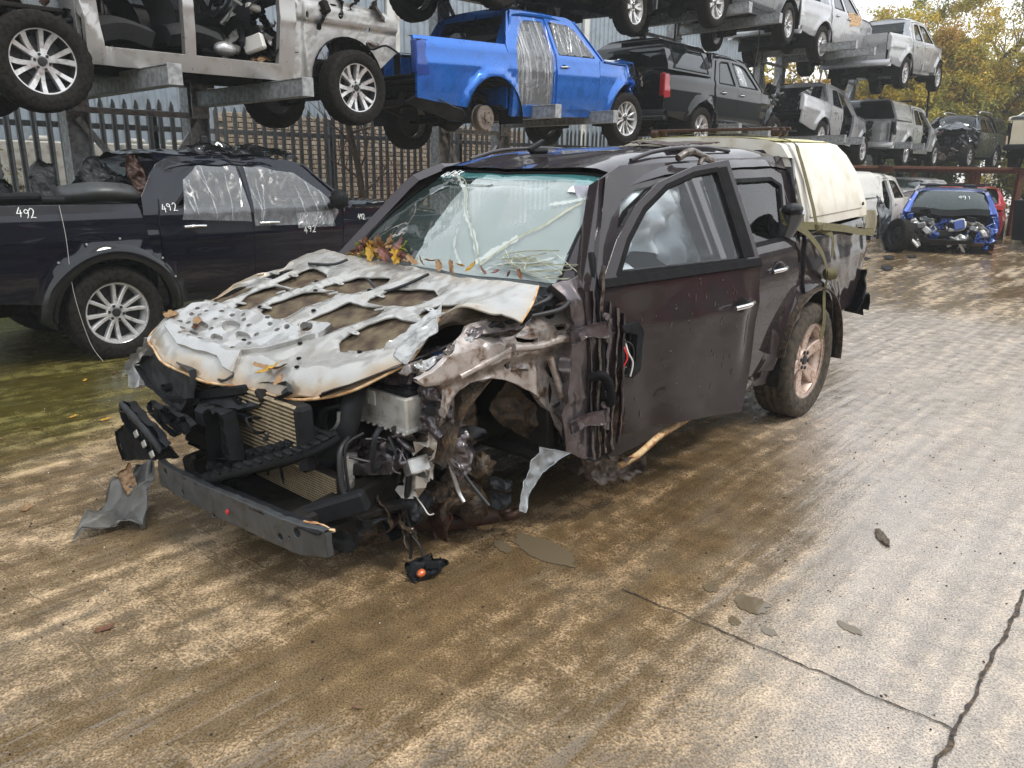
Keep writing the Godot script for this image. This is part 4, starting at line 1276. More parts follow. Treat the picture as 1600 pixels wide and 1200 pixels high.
# opts: skip = part names left off ("front_door_r"), paint, wheels, face, glass, tail, canopy
func pickup(called: String, s: Spec, label: String, at: Vector3, rot: Vector3, group: String, o := {}) -> Node3D:
	var t := thing(called, label, "pickup truck", at, rot, group)
	var P: Dictionary = s.polys()
	var skip: Array = o.get("skip", [])
	var pm: Material = M[o.get("paint", "paint_silver")]
	var step: float = o.get("step", 0.12)
	var glass: Material = M[o.get("glass", "glass_dark")]
	for sd in [-1.0, 1.0]:
		var tg := "_r" if sd > 0 else "_l"
		var fl: bool = sd < 0.0
		var mb: MB
		mb = MB.new()
		mb.sheet(P.shell, [shrink(P.rear_door, 0.045), shrink(less(P.front_door, circle(Vector2(s.wb, s.tr), s.ra + 0.04)), 0.045)], s.side(sd, 0.018), step, 0.06, fl)
		if not "shell" in skip:
			put(mb, "cab_side", pm, t)
		if not "bed" in skip and not ("bed_side" + tg) in skip:
			mb = MB.new()
			mb.sheet(less(P.bed, P.arch), [], s.side(sd, 0.0), step, 0.035, fl)
			var bs := put(mb, "bed_side", pm, t)
			mb = MB.new()
			mb.quad(Vector3(s.xe, s.rail - 0.004, sd * (s.half(s.xe, s.rail) - 0.005)), Vector3(s.xc - 0.16, s.rail - 0.012, sd * (s.half(0, s.rail) - 0.005)), Vector3(s.xc - 0.16, s.rail - 0.012, sd * (s.half(0, s.rail) - 0.10)), Vector3(s.xe, s.rail - 0.004, sd * (s.half(s.xe, s.rail) - 0.1)))
			mb.box(Vector3((s.xe + s.xc - 0.16) / 2, (0.82 + s.rail) / 2 - 0.02, sd * (s.half(0, 1.0) - 0.10)), Vector3(s.xc - 0.16 - s.xe - 0.01, s.rail - 0.86, 0.03), 0.008)
			put(mb, "bed_liner", M.plastic_matt, bs)
			mb = MB.new()
			mb.grid(16, 3, func(u: float, v: float) -> Vector3:
				var a := lerpf(-0.15, PI + 0.15, u)
				return Vector3(cos(a) * (s.ra + 0.025), s.tr + sin(a) * (s.ra + 0.025), sd * lerpf(s.half(0, 0.9) - 0.01, 0.5, v)))
			put(mb, "wheel_arch", M.underbody, bs)
		for dn in ["rear", "front"]:
			if (dn + "_door" + tg) in skip: continue
			mb = MB.new()
			var outer: PackedVector2Array = P[dn + "_door"]
			if dn == "rear": outer = less(outer, circle(Vector2(0, s.tr), s.ra + 0.05, 28))
			else: outer = less(outer, circle(Vector2(s.wb, s.tr), s.ra + 0.06, 28))
			mb.sheet(outer, [P[dn + "_glass"]], s.side(sd, 0.0), step, 0.03, fl)
			var door := put(mb, dn + "_door", pm, t)
			if not (dn + "_glass" + tg) in skip:
				mb = MB.new()
				mb.sheet(Geometry2D.offset_polygon(P[dn + "_glass"], 0.01)[0], [], s.side(sd, 0.016), 0.3, 0.0, fl)
				put(mb, "window", M[o.get("film", "")] if o.has("film") and sd > 0.0 else glass, door)
			mb = MB.new()
			mb.sheet(Geometry2D.offset_polygon(P[dn + "_glass"], 0.012)[0], [shrink(P[dn + "_glass"], 0.008)], s.side(sd, -0.002), 0.3, 0.02, fl)
			put(mb, "window_seal", M.plastic_matt, door)
			var hx: float = (s.xc + 0.28) if dn == "rear" else (s.xb + 0.16)
			handle(door, Vector3(hx, s.belt - 0.13, sd * s.half(hx, s.belt - 0.13)), sd, o.get("handle", "chrome"))
		if not ("wing" + tg) in skip:
			mb = MB.new()
			mb.sheet(less(P.wing, P.arch2), [], s.side(sd, 0.0), step, 0.03, fl)
			var wg := put(mb, "front_wing", pm, t)
			mb = MB.new()
			mb.grid(16, 3, func(u: float, v: float) -> Vector3:
				var a := lerpf(-0.1, PI + 0.1, u)
				return s.bent(Vector3(s.wb + cos(a) * (s.ra + 0.025), s.tr + sin(a) * (s.ra + 0.025), sd * lerpf(s.half(s.wb, 0.8) - 0.01, 0.45, v))))
			put(mb, "wheel_arch", M.underbody, wg)
		if not "tail" in skip:
			mb = MB.new()
			mb.sheet(PackedVector2Array([Vector2(s.xe - 0.004, 0.84), Vector2(s.xe + 0.16, 0.86), Vector2(s.xe + 0.12, 1.06), Vector2(s.xe + 0.15, s.rail - 0.05), Vector2(s.xe - 0.004, s.rail - 0.04)]), [], s.side(sd, -0.008), 0.08, 0.03, fl)
			mb.box(Vector3(s.xe - 0.004, (0.86 + s.rail) / 2 - 0.02, sd * (s.half(s.xe, 1.0) - 0.045)), Vector3(0.03, s.rail - 0.92, 0.10), 0.012)
			put(mb, "tail_lamp", M[o.get("tail", "lamp_red")], t)
		for ax in [[0.0, "rear_wheel"], [s.wb, "front_wheel"]]:
			if (ax[1] + tg) in skip:
				if not (ax[1] + tg + "_bare") in skip:
					drum(t, Vector3(ax[0], s.tr, sd * 0.72), sd)
				continue
			wheel(t, o.get("wheels", "six"), s.tr, 0.25, Vector3(ax[0], s.tr, sd * 0.775), sd, o.get("face", "alloy"), o.get("tyre", "tyre"), 0.3 + ax[0], Vector3(0, o.get("steer", 0.0) if ax[0] > 1.0 else 0.0, 0))
	var mc: MB
	if not "roof" in skip:
		mc = MB.new()
		mc.grid(18, 18, func(u: float, v: float) -> Vector3:
			var x := lerpf(s.rrx - 0.06, s.wtx + 0.10, u)
			return s.crown(Vector2(x - (0.09 if u > 0.95 else 0.0) * pow(v * 2 - 1, 2.0), (v * 2 - 1) * (s.half(x, s.roof - 0.12) + 0.004))))
		put(mc, "roof", pm, t)
	if not "windscreen" in skip:
		mc = MB.new()
		mc.grid(12, 8, func(u: float, v: float) -> Vector3: return s.screen(u * 2 - 1, v))
		put(mc, "windscreen", M[o.get("screen", "glass_dark")], t)
	for sd in [-1.0, 1.0]:
		mc = MB.new()
		mc.grid(2, 8, func(u: float, v: float) -> Vector3:
			var q := s.screen(sd * (0.985 + 0.02 * u), v * 1.03 - 0.02, 0.006)
			return q.lerp(Vector3(lerpf(s.xa + 0.12, s.wtx + 0.16, v), lerpf(s.belt + 0.0, s.roof - 0.11, v), sd * (s.half(lerpf(s.xa, s.wtx, v), lerpf(s.belt, s.roof - 0.12, v)) - 0.004)), u))
		put(mc, "windscreen_pillar", pm, t)
	if not "cab_back" in skip:
		mc = MB.new()
		mc.sheet(PackedVector2Array([Vector2(-0.80, s.sill), Vector2(0.80, s.sill), Vector2(0.83, s.belt), Vector2(0.66, s.roof - 0.09), Vector2(0.0, s.roof - 0.035), Vector2(-0.66, s.roof - 0.09), Vector2(-0.83, s.belt)]), [PackedVector2Array([Vector2(-0.62, s.belt + 0.05), Vector2(0.62, s.belt + 0.05), Vector2(0.54, s.roof - 0.15), Vector2(-0.54, s.roof - 0.15)])], func(p: Vector2) -> Vector3: return Vector3(lerpf(s.xc - 0.11, s.rrx - 0.05, smoothstep(s.belt, s.roof - 0.05, p.y)), p.y, p.x), 0.25, 0.03, false)
		put(mc, "cab_back", pm, t)
		mc = MB.new()
		mc.grid(2, 4, func(u: float, v: float) -> Vector3: return Vector3(lerpf(s.xc - 0.10, s.rrx - 0.05, smoothstep(s.belt, s.roof - 0.05, lerpf(s.belt + 0.03, s.roof - 0.13, v))), lerpf(s.belt + 0.03, s.roof - 0.13, v), (u * 2 - 1) * lerpf(0.64, 0.55, v)))
		put(mc, "rear_window", M.glass_dark, t)
	if not "bonnet" in skip:
		mc = MB.new()
		mc.grid(14, 14, func(u: float, v: float) -> Vector3:
			var w := v * 2 - 1
			var x := lerpf(s.wbx - 0.16 * w * w, s.xn - 0.10 - 0.12 * w * w, u)
			return s.bonnet(Vector2(x, w * (s.half(x, 1.0) - 0.01))), 0.02)
		put(mc, "bonnet", pm, t)
	if not "front" in skip:
		mc = MB.new()
		mc.grid(16, 8, func(u: float, v: float) -> Vector3:
			var w := u * 2 - 1
			return s.bent(Vector3(s.xn - 0.12 * w * w - 0.05 * v + 0.03 * sin(v * PI), lerpf(0.45, s.hood - 0.13, v), w * (s.half(s.xn - 0.2, 0.9)))), 0.03)
		put(mc, "front_bumper", pm, t)
	if not "bed" in skip:
		mc = MB.new()
		mc.box(Vector3((s.xe + s.xc - 0.16) / 2 + 0.02, 0.85, 0), Vector3(s.xc - 0.2 - s.xe, 0.03, 1.56), 0.006)
		mc.box(Vector3(s.xc - 0.18, (0.85 + s.rail) / 2, 0), Vector3(0.03, s.rail - 0.88, 1.5), 0.006)
		put(mc, "bed_floor", M.plastic_matt, t)
	if not "tailgate" in skip:
		mc = MB.new()
		var tw: float = s.half(s.xe, 1.0) - 0.105
		mc.sheet(PackedVector2Array([Vector2(-tw, 0.64), Vector2(tw, 0.64), Vector2(tw, s.rail - 0.01), Vector2(-tw, s.rail - 0.01)]), [PackedVector2Array([Vector2(-0.14, s.rail - 0.2), Vector2(0.14, s.rail - 0.2), Vector2(0.12, s.rail - 0.1), Vector2(-0.12, s.rail - 0.1)])], func(p: Vector2) -> Vector3:
			var rib := 0.0
			if o.get("ribbed", false): rib = 0.018 * smoothstep(0.25, 0.4, absf(fmod(p.x * 9.0 + 20.0, 1.0) - 0.5)) * smoothstep(0.7, 0.74, p.y) * (1.0 - smoothstep(s.rail - 0.12, s.rail - 0.08, p.y))
			return Vector3(s.xe - 0.012 - 0.03 * smoothstep(0.9, 1.05, p.y) + rib, p.y, p.x), 0.05 if o.get("ribbed", false) else 0.2, 0.05, false)
		var tgp := put(mc, "tailgate", pm, t)
		mc = MB.new()
		mc.box(Vector3(s.xe - 0.012, s.rail - 0.15, 0), Vector3(0.05, 0.12, 0.30), 0.01)
		put(mc, "handle", M.plastic, tgp)
	if not "rear_bumper" in skip:
		mc = MB.new()
		mc.grid(20, 7, func(u: float, v: float) -> Vector3:
			var w := u * 2 - 1
			var a := v * TAU * 0.75 - 0.6
			return Vector3(s.xe - 0.10 + 0.13 * pow(absf(w), 4.0) - 0.07 * cos(a), 0.57 + 0.09 * sin(a), w * 0.86))
		put(mc, "rear_bumper", M[o.get("bumper", "chrome")], t)
	underbody(s, t, not "spare" in skip)
	if not "interior" in skip:
		interior(s, t, not "steering" in skip)
	return t


func handle(parent: Node3D, at: Vector3, sd: float, m: String) -> void:
	var mb := MB.new()
	var pts := []
	for k in 7:
		var a := k / 6.0
		pts.append(at + Vector3(lerpf(-0.095, 0.095, a), 0.004 * sin(PI * a), sd * (0.012 + 0.026 * sin(PI * clampf(a, 0.06, 0.94)))))
	mb.tube(path(pts, 2), 0.0125, 8)
	put(mb, "handle", M[m], parent)
	var cup := MB.new()
	cup.lathe([Vector2(0.0, 0.001), Vector2(0.03, 0.003), Vector2(0.036, 0.0005)], Transform3D(Basis.from_scale(Vector3(1.4, 1.0, sd)), at + Vector3(-0.01, 0, sd * 0.002)), 16, true)
	put(cup, "handle_cup", M.plastic_matt, parent)


func drum(parent: Node3D, at: Vector3, sd: float) -> void:
	var mb := MB.new()
	mb.lathe([Vector2(0.155, -0.12), Vector2(0.165, -0.10), Vector2(0.165, -0.085), Vector2(0.155, -0.08), Vector2(0.155, 0.0), Vector2(0.145, 0.014), Vector2(0.09, 0.014), Vector2(0.085, 0.02), Vector2(0.05, 0.02), Vector2(0.045, 0.045), Vector2(0.0, 0.047)], Transform3D(Basis(Vector3.UP, 0.0 if sd > 0 else PI), at), 40)
	for i in 6:
		var a := TAU * i / 6
		mb.tube([at + Vector3(cos(a) * 0.068, sin(a) * 0.068, sd * 0.012), at + Vector3(cos(a) * 0.068, sin(a) * 0.068, sd * 0.05)], 0.007, 6)
	put(mb, "brake_drum", M.drum, parent)


# a length of cling film over an opening: creased, with thicker streaks
func film_over(parent: Node3D, s: Spec, outer: PackedVector2Array, sd: float, streaks: int, seed_: int, m := "film", lift := -0.012) -> void:
	var mb := MB.new()
	mb.sheet(outer, [], func(p: Vector2) -> Vector3:
		var q: Vector3 = s.side(sd, lift).call(p)
		q.z += sd * (0.010 * noise.get_noise_2d(p.x * 9.0 + p.y * 2.5 + seed_, p.y * 2.0) + 0.004 * noise.get_noise_2d(p.x * 30.0 + seed_, p.y * 5.0))
		return q, 0.04, 0.0, sd < 0)
	var f := put(mb, "plastic_film", M[m], parent)
	var lo := outer[0]; var hi := outer[0]
	for p in outer:
		lo = lo.min(p); hi = hi.max(p)
	var g := MB.new()
	var r := RandomNumberGenerator.new()
	r.seed = seed_
	for i in streaks:
		var a := Vector2(r.randf_range(lo.x, hi.x), hi.y - r.randf() * (hi.y - lo.y) * 0.3)
		var b := Vector2(a.x + r.randf_range(-0.12, 0.12), lo.y + r.randf() * (hi.y - lo.y) * 0.5)
		var last := []
		for k in 9:
			var p := a.lerp(b, k / 8.0) + Vector2(0.012 * noise.get_noise_2d(k * 0.7, i * 3.0 + seed_), 0)
			if not Geometry2D.is_point_in_polygon(p, outer):
				last = []
				continue
			var w := 0.002 + 0.006 * absf(noise.get_noise_2d(k * 0.5, i * 5.0)) * 2.0
			var q: Vector3 = s.side(sd, lift).call(p)
			var now := [q + Vector3(-w, 0, sd * 0.012), q + Vector3(w, 0, sd * 0.016)]
			if last.size():
				g.quad(last[0], last[1], now[1], now[0])
			last = now
	put(g, "film_crease", M.film_streak, f).set_meta("kind", "stuff")


# numbers written by hand with a paint marker: strokes lying on a surface given by f(x, y)
func scribble(text: String, f: Callable, h: float, parent: Node, thick := 0.006, called := "marker_number") -> void:
	var G := {
		"4": ["0.45,1 0.1,0.45 0.12,0.38 0.75,0.42", "0.55,0.75 0.5,0"], "9": ["0.6,0.85 0.35,1 0.1,0.8 0.25,0.55 0.55,0.65 0.62,0.9 0.55,0.3 0.4,0"],
		"2": ["0.08,0.8 0.3,1 0.6,0.85 0.5,0.5 0.1,0.05 0.3,0.1 0.75,0.05"], "1": ["0.3,0.85 0.42,1 0.38,0"], "0": ["0.35,1 0.1,0.6 0.2,0.1 0.5,0.1 0.6,0.6 0.38,1"],
		"5": ["0.6,1 0.2,0.95 0.15,0.6 0.5,0.6 0.6,0.25 0.3,0 0.1,0.1"], "3": ["0.1,0.9 0.4,1 0.55,0.8 0.3,0.55 0.6,0.35 0.45,0.05 0.1,0.05"], "K": ["0.15,1 0.12,0", "0.6,0.95 0.15,0.5 0.65,0"], "Y": ["0.1,1 0.35,0.55", "0.65,1 0.35,0.55 0.25,0"], "E": ["0.6,1 0.15,1 0.12,0 0.6,0.02", "0.14,0.5 0.5,0.5"], "V": ["0.1,1 0.3,0 0.6,1"], "S": ["0.6,0.9 0.3,1 0.15,0.75 0.5,0.4 0.4,0.05 0.1,0.1"], "-": ["0.1,0.5 0.5,0.5"], "X": ["0.1,1 0.6,0", "0.6,1 0.1,0"]}
	var mb := MB.new()
	for i in text.length():
		for s in G.get(text[i], []):
			var raw := []
			for p in pl(s):
				raw.append(Vector3(p.x, p.y, 0))
			var pts := []
			for p in path(raw, 4):
				var o := Vector2((p.x + i * 0.85 + 0.10 * sin(i * 5.0 + h * 911.0) + 0.12 * p.y * sin(h * 700.0 + i)) * h * 0.8, (p.y * (1.0 + 0.14 * sin(h * 1300.0 + i * 3.0)) + 0.12 * sin(i * 2.3 + h * 500.0)) * h)
				pts.append(f.call(o))
			mb.tube(pts, thick * 0.5, 5)
	put(mb, called, M.marker, parent)


# a torn or moulded sheet cut to the outline pts (given round its edge in space), buckled by amp
func patch(mb: MB, pts: Array, th := 0.01, amp := 0.006, freq := 9.0, holes := [], bow := 0.0) -> void:
	var c := Vector3()
	for p in pts: c += p / pts.size()
	var nn := Vector3()
	for i in pts.size(): nn += (pts[i] - c).cross(pts[(i + 1) % pts.size()] - c)
	nn = nn.normalized()
	var ux := (Vector3.UP.cross(nn)) if absf(nn.y) < 0.9 else Vector3.RIGHT.cross(nn)
	ux = ux.normalized()
	var uy := nn.cross(ux)
	var poly := PackedVector2Array()
	var span := 0.0
	for p in pts:
		poly.append(Vector2((p - c).dot(ux), (p - c).dot(uy)))
		span = maxf(span, (p - c).length())
	var sd := c.x * 17.0 + c.y * 31.0 + c.z * 7.0
	var hl := []
	for h in holes: hl.append(circle(Vector2(h.x, h.y), h.z, 12))
	mb.sheet(poly, hl, func(p: Vector2) -> Vector3: return c + ux * p.x + uy * p.y + nn * (amp * 2.0 * noise.get_noise_2d(p.x * freq + sd, p.y * freq) - bow * p.length_squared() / (span * span)), maxf(span / 9.0, 0.012), th, false, 0.002)


func leaf_shape() -> ArrayMesh:
	if cache.has("leaf"): return cache["leaf"]
	var o := PackedVector2Array()
	for i in 22:
		var a := TAU * i / 22
		var r := 0.5 * (0.62 + 0.38 * absf(cos(a))) * (1.0 + 0.12 * cos(a * 7.0))
		o.append(Vector2(cos(a) * r * 1.25, sin(a) * r * 0.85))
	var mb := MB.new()
	mb.sheet(o, [], func(p: Vector2) -> Vector3: return Vector3(p.x, 0.55 * p.y * p.y + 0.35 * p.x * p.x - 0.03 * exp(-absf(p.y) * 30.0) + 0.06 * noise.get_noise_2d(p.x * 4.0, p.y * 4.0), p.y), 0.2, 0.012)
	mb.tube([Vector3(-0.55, 0.07, 0), Vector3(-0.75, 0.12, 0.03), Vector3(-0.95, 0.1, 0.08)], 0.012, 4)
	cache["leaf"] = mb.done()
	return cache["leaf"]


func wreck_spec() -> Spec:
	var s := Spec.new()
	s.wb = 3.085; s.ra = 0.44; s.tr = 0.375; s.W = 0.865; s.sill = 0.42; s.belt = 1.165; s.roof = 1.715; s.rail = 1.20
	s.xe = -1.10; s.xc = 0.30; s.xb = 1.25; s.xa = 2.2; s.xn = 3.9; s.hood = 1.12; s.wbx = 2.55; s.wtx = 1.80; s.rrx = 0.06; s.nose = 2.7; s.lean = 0.5; s.hd = 0.09; s.pil = 0.06
	s.dent = func(q: Vector3) -> Vector3:
		var k := 0.0
		if q.x < 0.22:
			k = smoothstep(0.22, -0.3, q.x) * 0.009
			var f := noise.get_noise_2d(q.x * 1.5 + 5.0, q.y * 1.8)
			q.z -= signf(q.z) * k * (0.4 + 2.0 * absf(f))
			q.x += 0.5 * k * noise.get_noise_2d(q.y * 3.0, q.x * 2.0 + 9.0)
		else:
			q.z -= signf(q.z) * 0.004 * noise.get_noise_2d(q.x * 1.6 + 20.0, q.y * 1.6)
		if q.y > 1.55:
			q.y += 0.005 * noise.get_noise_2d(q.x * 3.2, q.z * 3.2 + 4.0) - 0.035 * exp(-pow((q.x - 1.75) / 0.35, 2.0) - pow(q.z / 0.5, 2.0))
		return q
	return s


func wreck() -> void:
	var s := wreck_spec()
	var t := pickup("wrecked_pickup", s, "dark mauve pickup with its smashed front end, buckled bare bonnet and white canopy", Vector3(4.95, 0, -2.69), Vector3.ZERO, "", {
		"paint": "paint_mauve", "step": 0.07, "skip": ["front_door_l", "wing_l", "wing_r", "bonnet", "front", "windscreen", "front_wheel_l", "front_wheel_l_bare", "front_wheel_r", "tailgate_x", "steering", "spare", "tail"],
		"wheels": "six", "face": "alloy_peach", "tyre": "tyre_muddy", "glass": "glass", "bumper": "plastic"})
	var tp := deg_to_rad(2.2)
	t.transform = Transform3D(Basis(Vector3(-cos(tp), -sin(tp), 0), Vector3(-sin(tp), cos(tp), 0), Vector3(0, 0, -1)), Vector3(4.95, 0, -2.69))
	wreck_cab(t, s)
	wreck_door(t, s)
	wreck_bonnet(t)
	wreck_side(t)
	wreck_nose(t)
	wreck_bed(t, s)
	# straps tie the canopy to the truck
	var st := thing("ratchet_strap", "olive webbing strap tied over the white canopy and round the pickup bed", "strap")
	st.transform = t.transform
	for q in [[p3("-0.08,1.762,-0.30 -0.08,1.725,-0.58 -0.06,1.64,-0.655 -0.03,1.36,-0.775 -0.02,1.22,-0.83 -0.12,1.16,-0.885 -0.16,1.02,-0.885"), 0.022], [p3("0.52,1.33,-0.815 0.30,1.26,-0.845 0.08,1.235,-0.87 -0.35,1.185,-0.865 -0.80,1.12,-0.84 -1.10,1.10,-0.82 -1.13,1.10,-0.5"), 0.024], [p3("0.50,1.30,-0.82 0.32,1.235,-0.87 0.16,1.14,-0.895 0.02,1.04,-0.90 -0.07,0.92,-0.90 -0.09,0.80,-0.885 -0.10,0.62,-0.90 -0.06,0.52,-0.905"), 0.025], [p3("-0.30,1.735,0.52 -0.2,1.77,0.2 -0.05,1.775,-0.2 -0.08,1.768,-0.30"), 0.022]]:
		var mb := MB.new()
		var pts := path(q[0], 6)
		var last := []
		for i in pts.size():
			var d: Vector3 = (pts[mini(i + 1, pts.size() - 1)] - pts[maxi(i - 1, 0)]).normalized()
			var outw := Vector3(0, 0.35, -1.0 if pts[i].z < -0.3 else -0.1).normalized()
			if pts[i].y > 1.72: outw = Vector3.UP
			var w: Vector3 = d.cross(outw).normalized() * q[1]
			var now := [pts[i] - w + outw * 0.012, pts[i] + w + outw * 0.012, pts[i] + w + outw * 0.009, pts[i] - w + outw * 0.009]
			if i:
				for k in 4:
					mb.quad(last[k], last[(k + 1) % 4], now[(k + 1) % 4], now[k])
			last = now
		put(mb, "webbing", M.strap, st)
	var rb := MB.new()
	rb.box(Vector3(0.09, 1.235, -0.885), Vector3(0.09, 0.05, 0.03), 0.01)
	rb.tube([Vector3(-0.06, 0.93, -0.90), Vector3(-0.11, 0.93, -0.94)], 0.035, 10)
	put(rb, "ratchet", M.strap, st)
	# the folded mirror jammed under the strap
	var mi := thing("door_mirror", "black door mirror wedged under the strap behind the rear door window", "mirror")
	mi.transform = t.transform * Transform3D(Basis(Vector3.UP, 0.3), Vector3(0.42, 1.33, -0.85))
	var mm := MB.new()
	mm.grid(14, 10, func(u: float, v: float) -> Vector3:
		var a := TAU * u; var b := lerpf(-PI / 2, PI / 2, v)
		return Vector3(cos(a) * cos(b) * 0.115, sin(b) * 0.035 + 0.03, sin(a) * cos(b) * 0.06))
	put(mm, "mirror_shell", M.plastic, mi)
	mm = MB.new()
	mm.tube([Vector3(0, 0.02, 0), Vector3(-0.01, -0.05, 0.01), Vector3(-0.015, -0.12, 0.03)], [0.075, 0.06, 0.045], 10)
	put(mm, "mirror_foot", M.paint_charcoal, mi)
	# autumn leaves caught along the foot of the windscreen and on the bonnet
	var kinds := ["leaf_yellow", "leaf_brown", "leaf_tan", "leaf_green", "leaf_purple"]
	for i in 52:
		var k: String = kinds[[0, 2, 1, 4, 0, 3, 2, 4][i % 8]]
		var o := MeshInstance3D.new()
		o.mesh = leaf_shape(); o.material_override = M[k]
		hang(o, "fallen_leaf")
		var z := lerpf(0.55, -0.62, fmod(i * 0.381, 1.0))
		if i < 30: z = lerpf(0.56, 0.08, fmod(i * 0.618, 1.0))
		var u := -z / 0.706
		var v := 0.015 + (0.15 if i < 30 else 0.06) * fmod(i * 0.271, 1.0) * (1.0 - absf(z - 0.33))
		var p := s.screen(-u, v, 0.03 + 0.02 * fmod(i * 0.47, 1.0))
		o.transform = t.transform * Transform3D(Basis.from_euler(Vector3(0.6 * sin(i * 3.7), i * 1.7, -0.6 + 0.7 * cos(i * 2.1))).scaled(Vector3.ONE * rng.randf_range(0.045, 0.078) * (1.0 if i < 30 else 0.75)), p)
		var nm: String = {"leaf_yellow": "yellow", "leaf_brown": "dark brown", "leaf_tan": "tan", "leaf_green": "green", "leaf_purple": "purple brown"}[k]
		tag(o, nm + " autumn leaf lying along the foot of the cracked windscreen", "leaf", nm + " leaves on the windscreen")
	for q in [[3.36, 0.70, "leaf_tan", 0.09], [3.34, -0.02, "leaf_yellow", 0.075], [3.32, -0.06, "leaf_brown", 0.06], [3.37, -0.14, "leaf_tan", 0.055], [2.93, 0.66, "leaf_tan", 0.05], [3.32, 0.55, "leaf_tan", 0.06], [3.35, 0.52, "leaf_brown", 0.05], [3.34, 0.03, "leaf_tan", 0.05]]:
		var o := MeshInstance3D.new()
		o.mesh = leaf_shape(); o.material_override = M[q[2]]
		hang(o, "fallen_leaf")
		o.transform = t.transform * Transform3D(Basis.from_euler(Vector3(rng.randf_range(-0.4, 0.4), rng.randf() * TAU, rng.randf_range(-0.4, 0.2))).scaled(Vector3.ONE * q[3]), Vector3(q[0], bonnet_y(q[0], q[1]) + 0.035, q[1]))
		tag(o, {"leaf_tan": "tan", "leaf_yellow": "bright yellow", "leaf_brown": "brown"}[q[2]] + " autumn leaf lying on the bare white bonnet frame", "leaf", q[2].replace("leaf_", "") + " leaves on the bonnet")


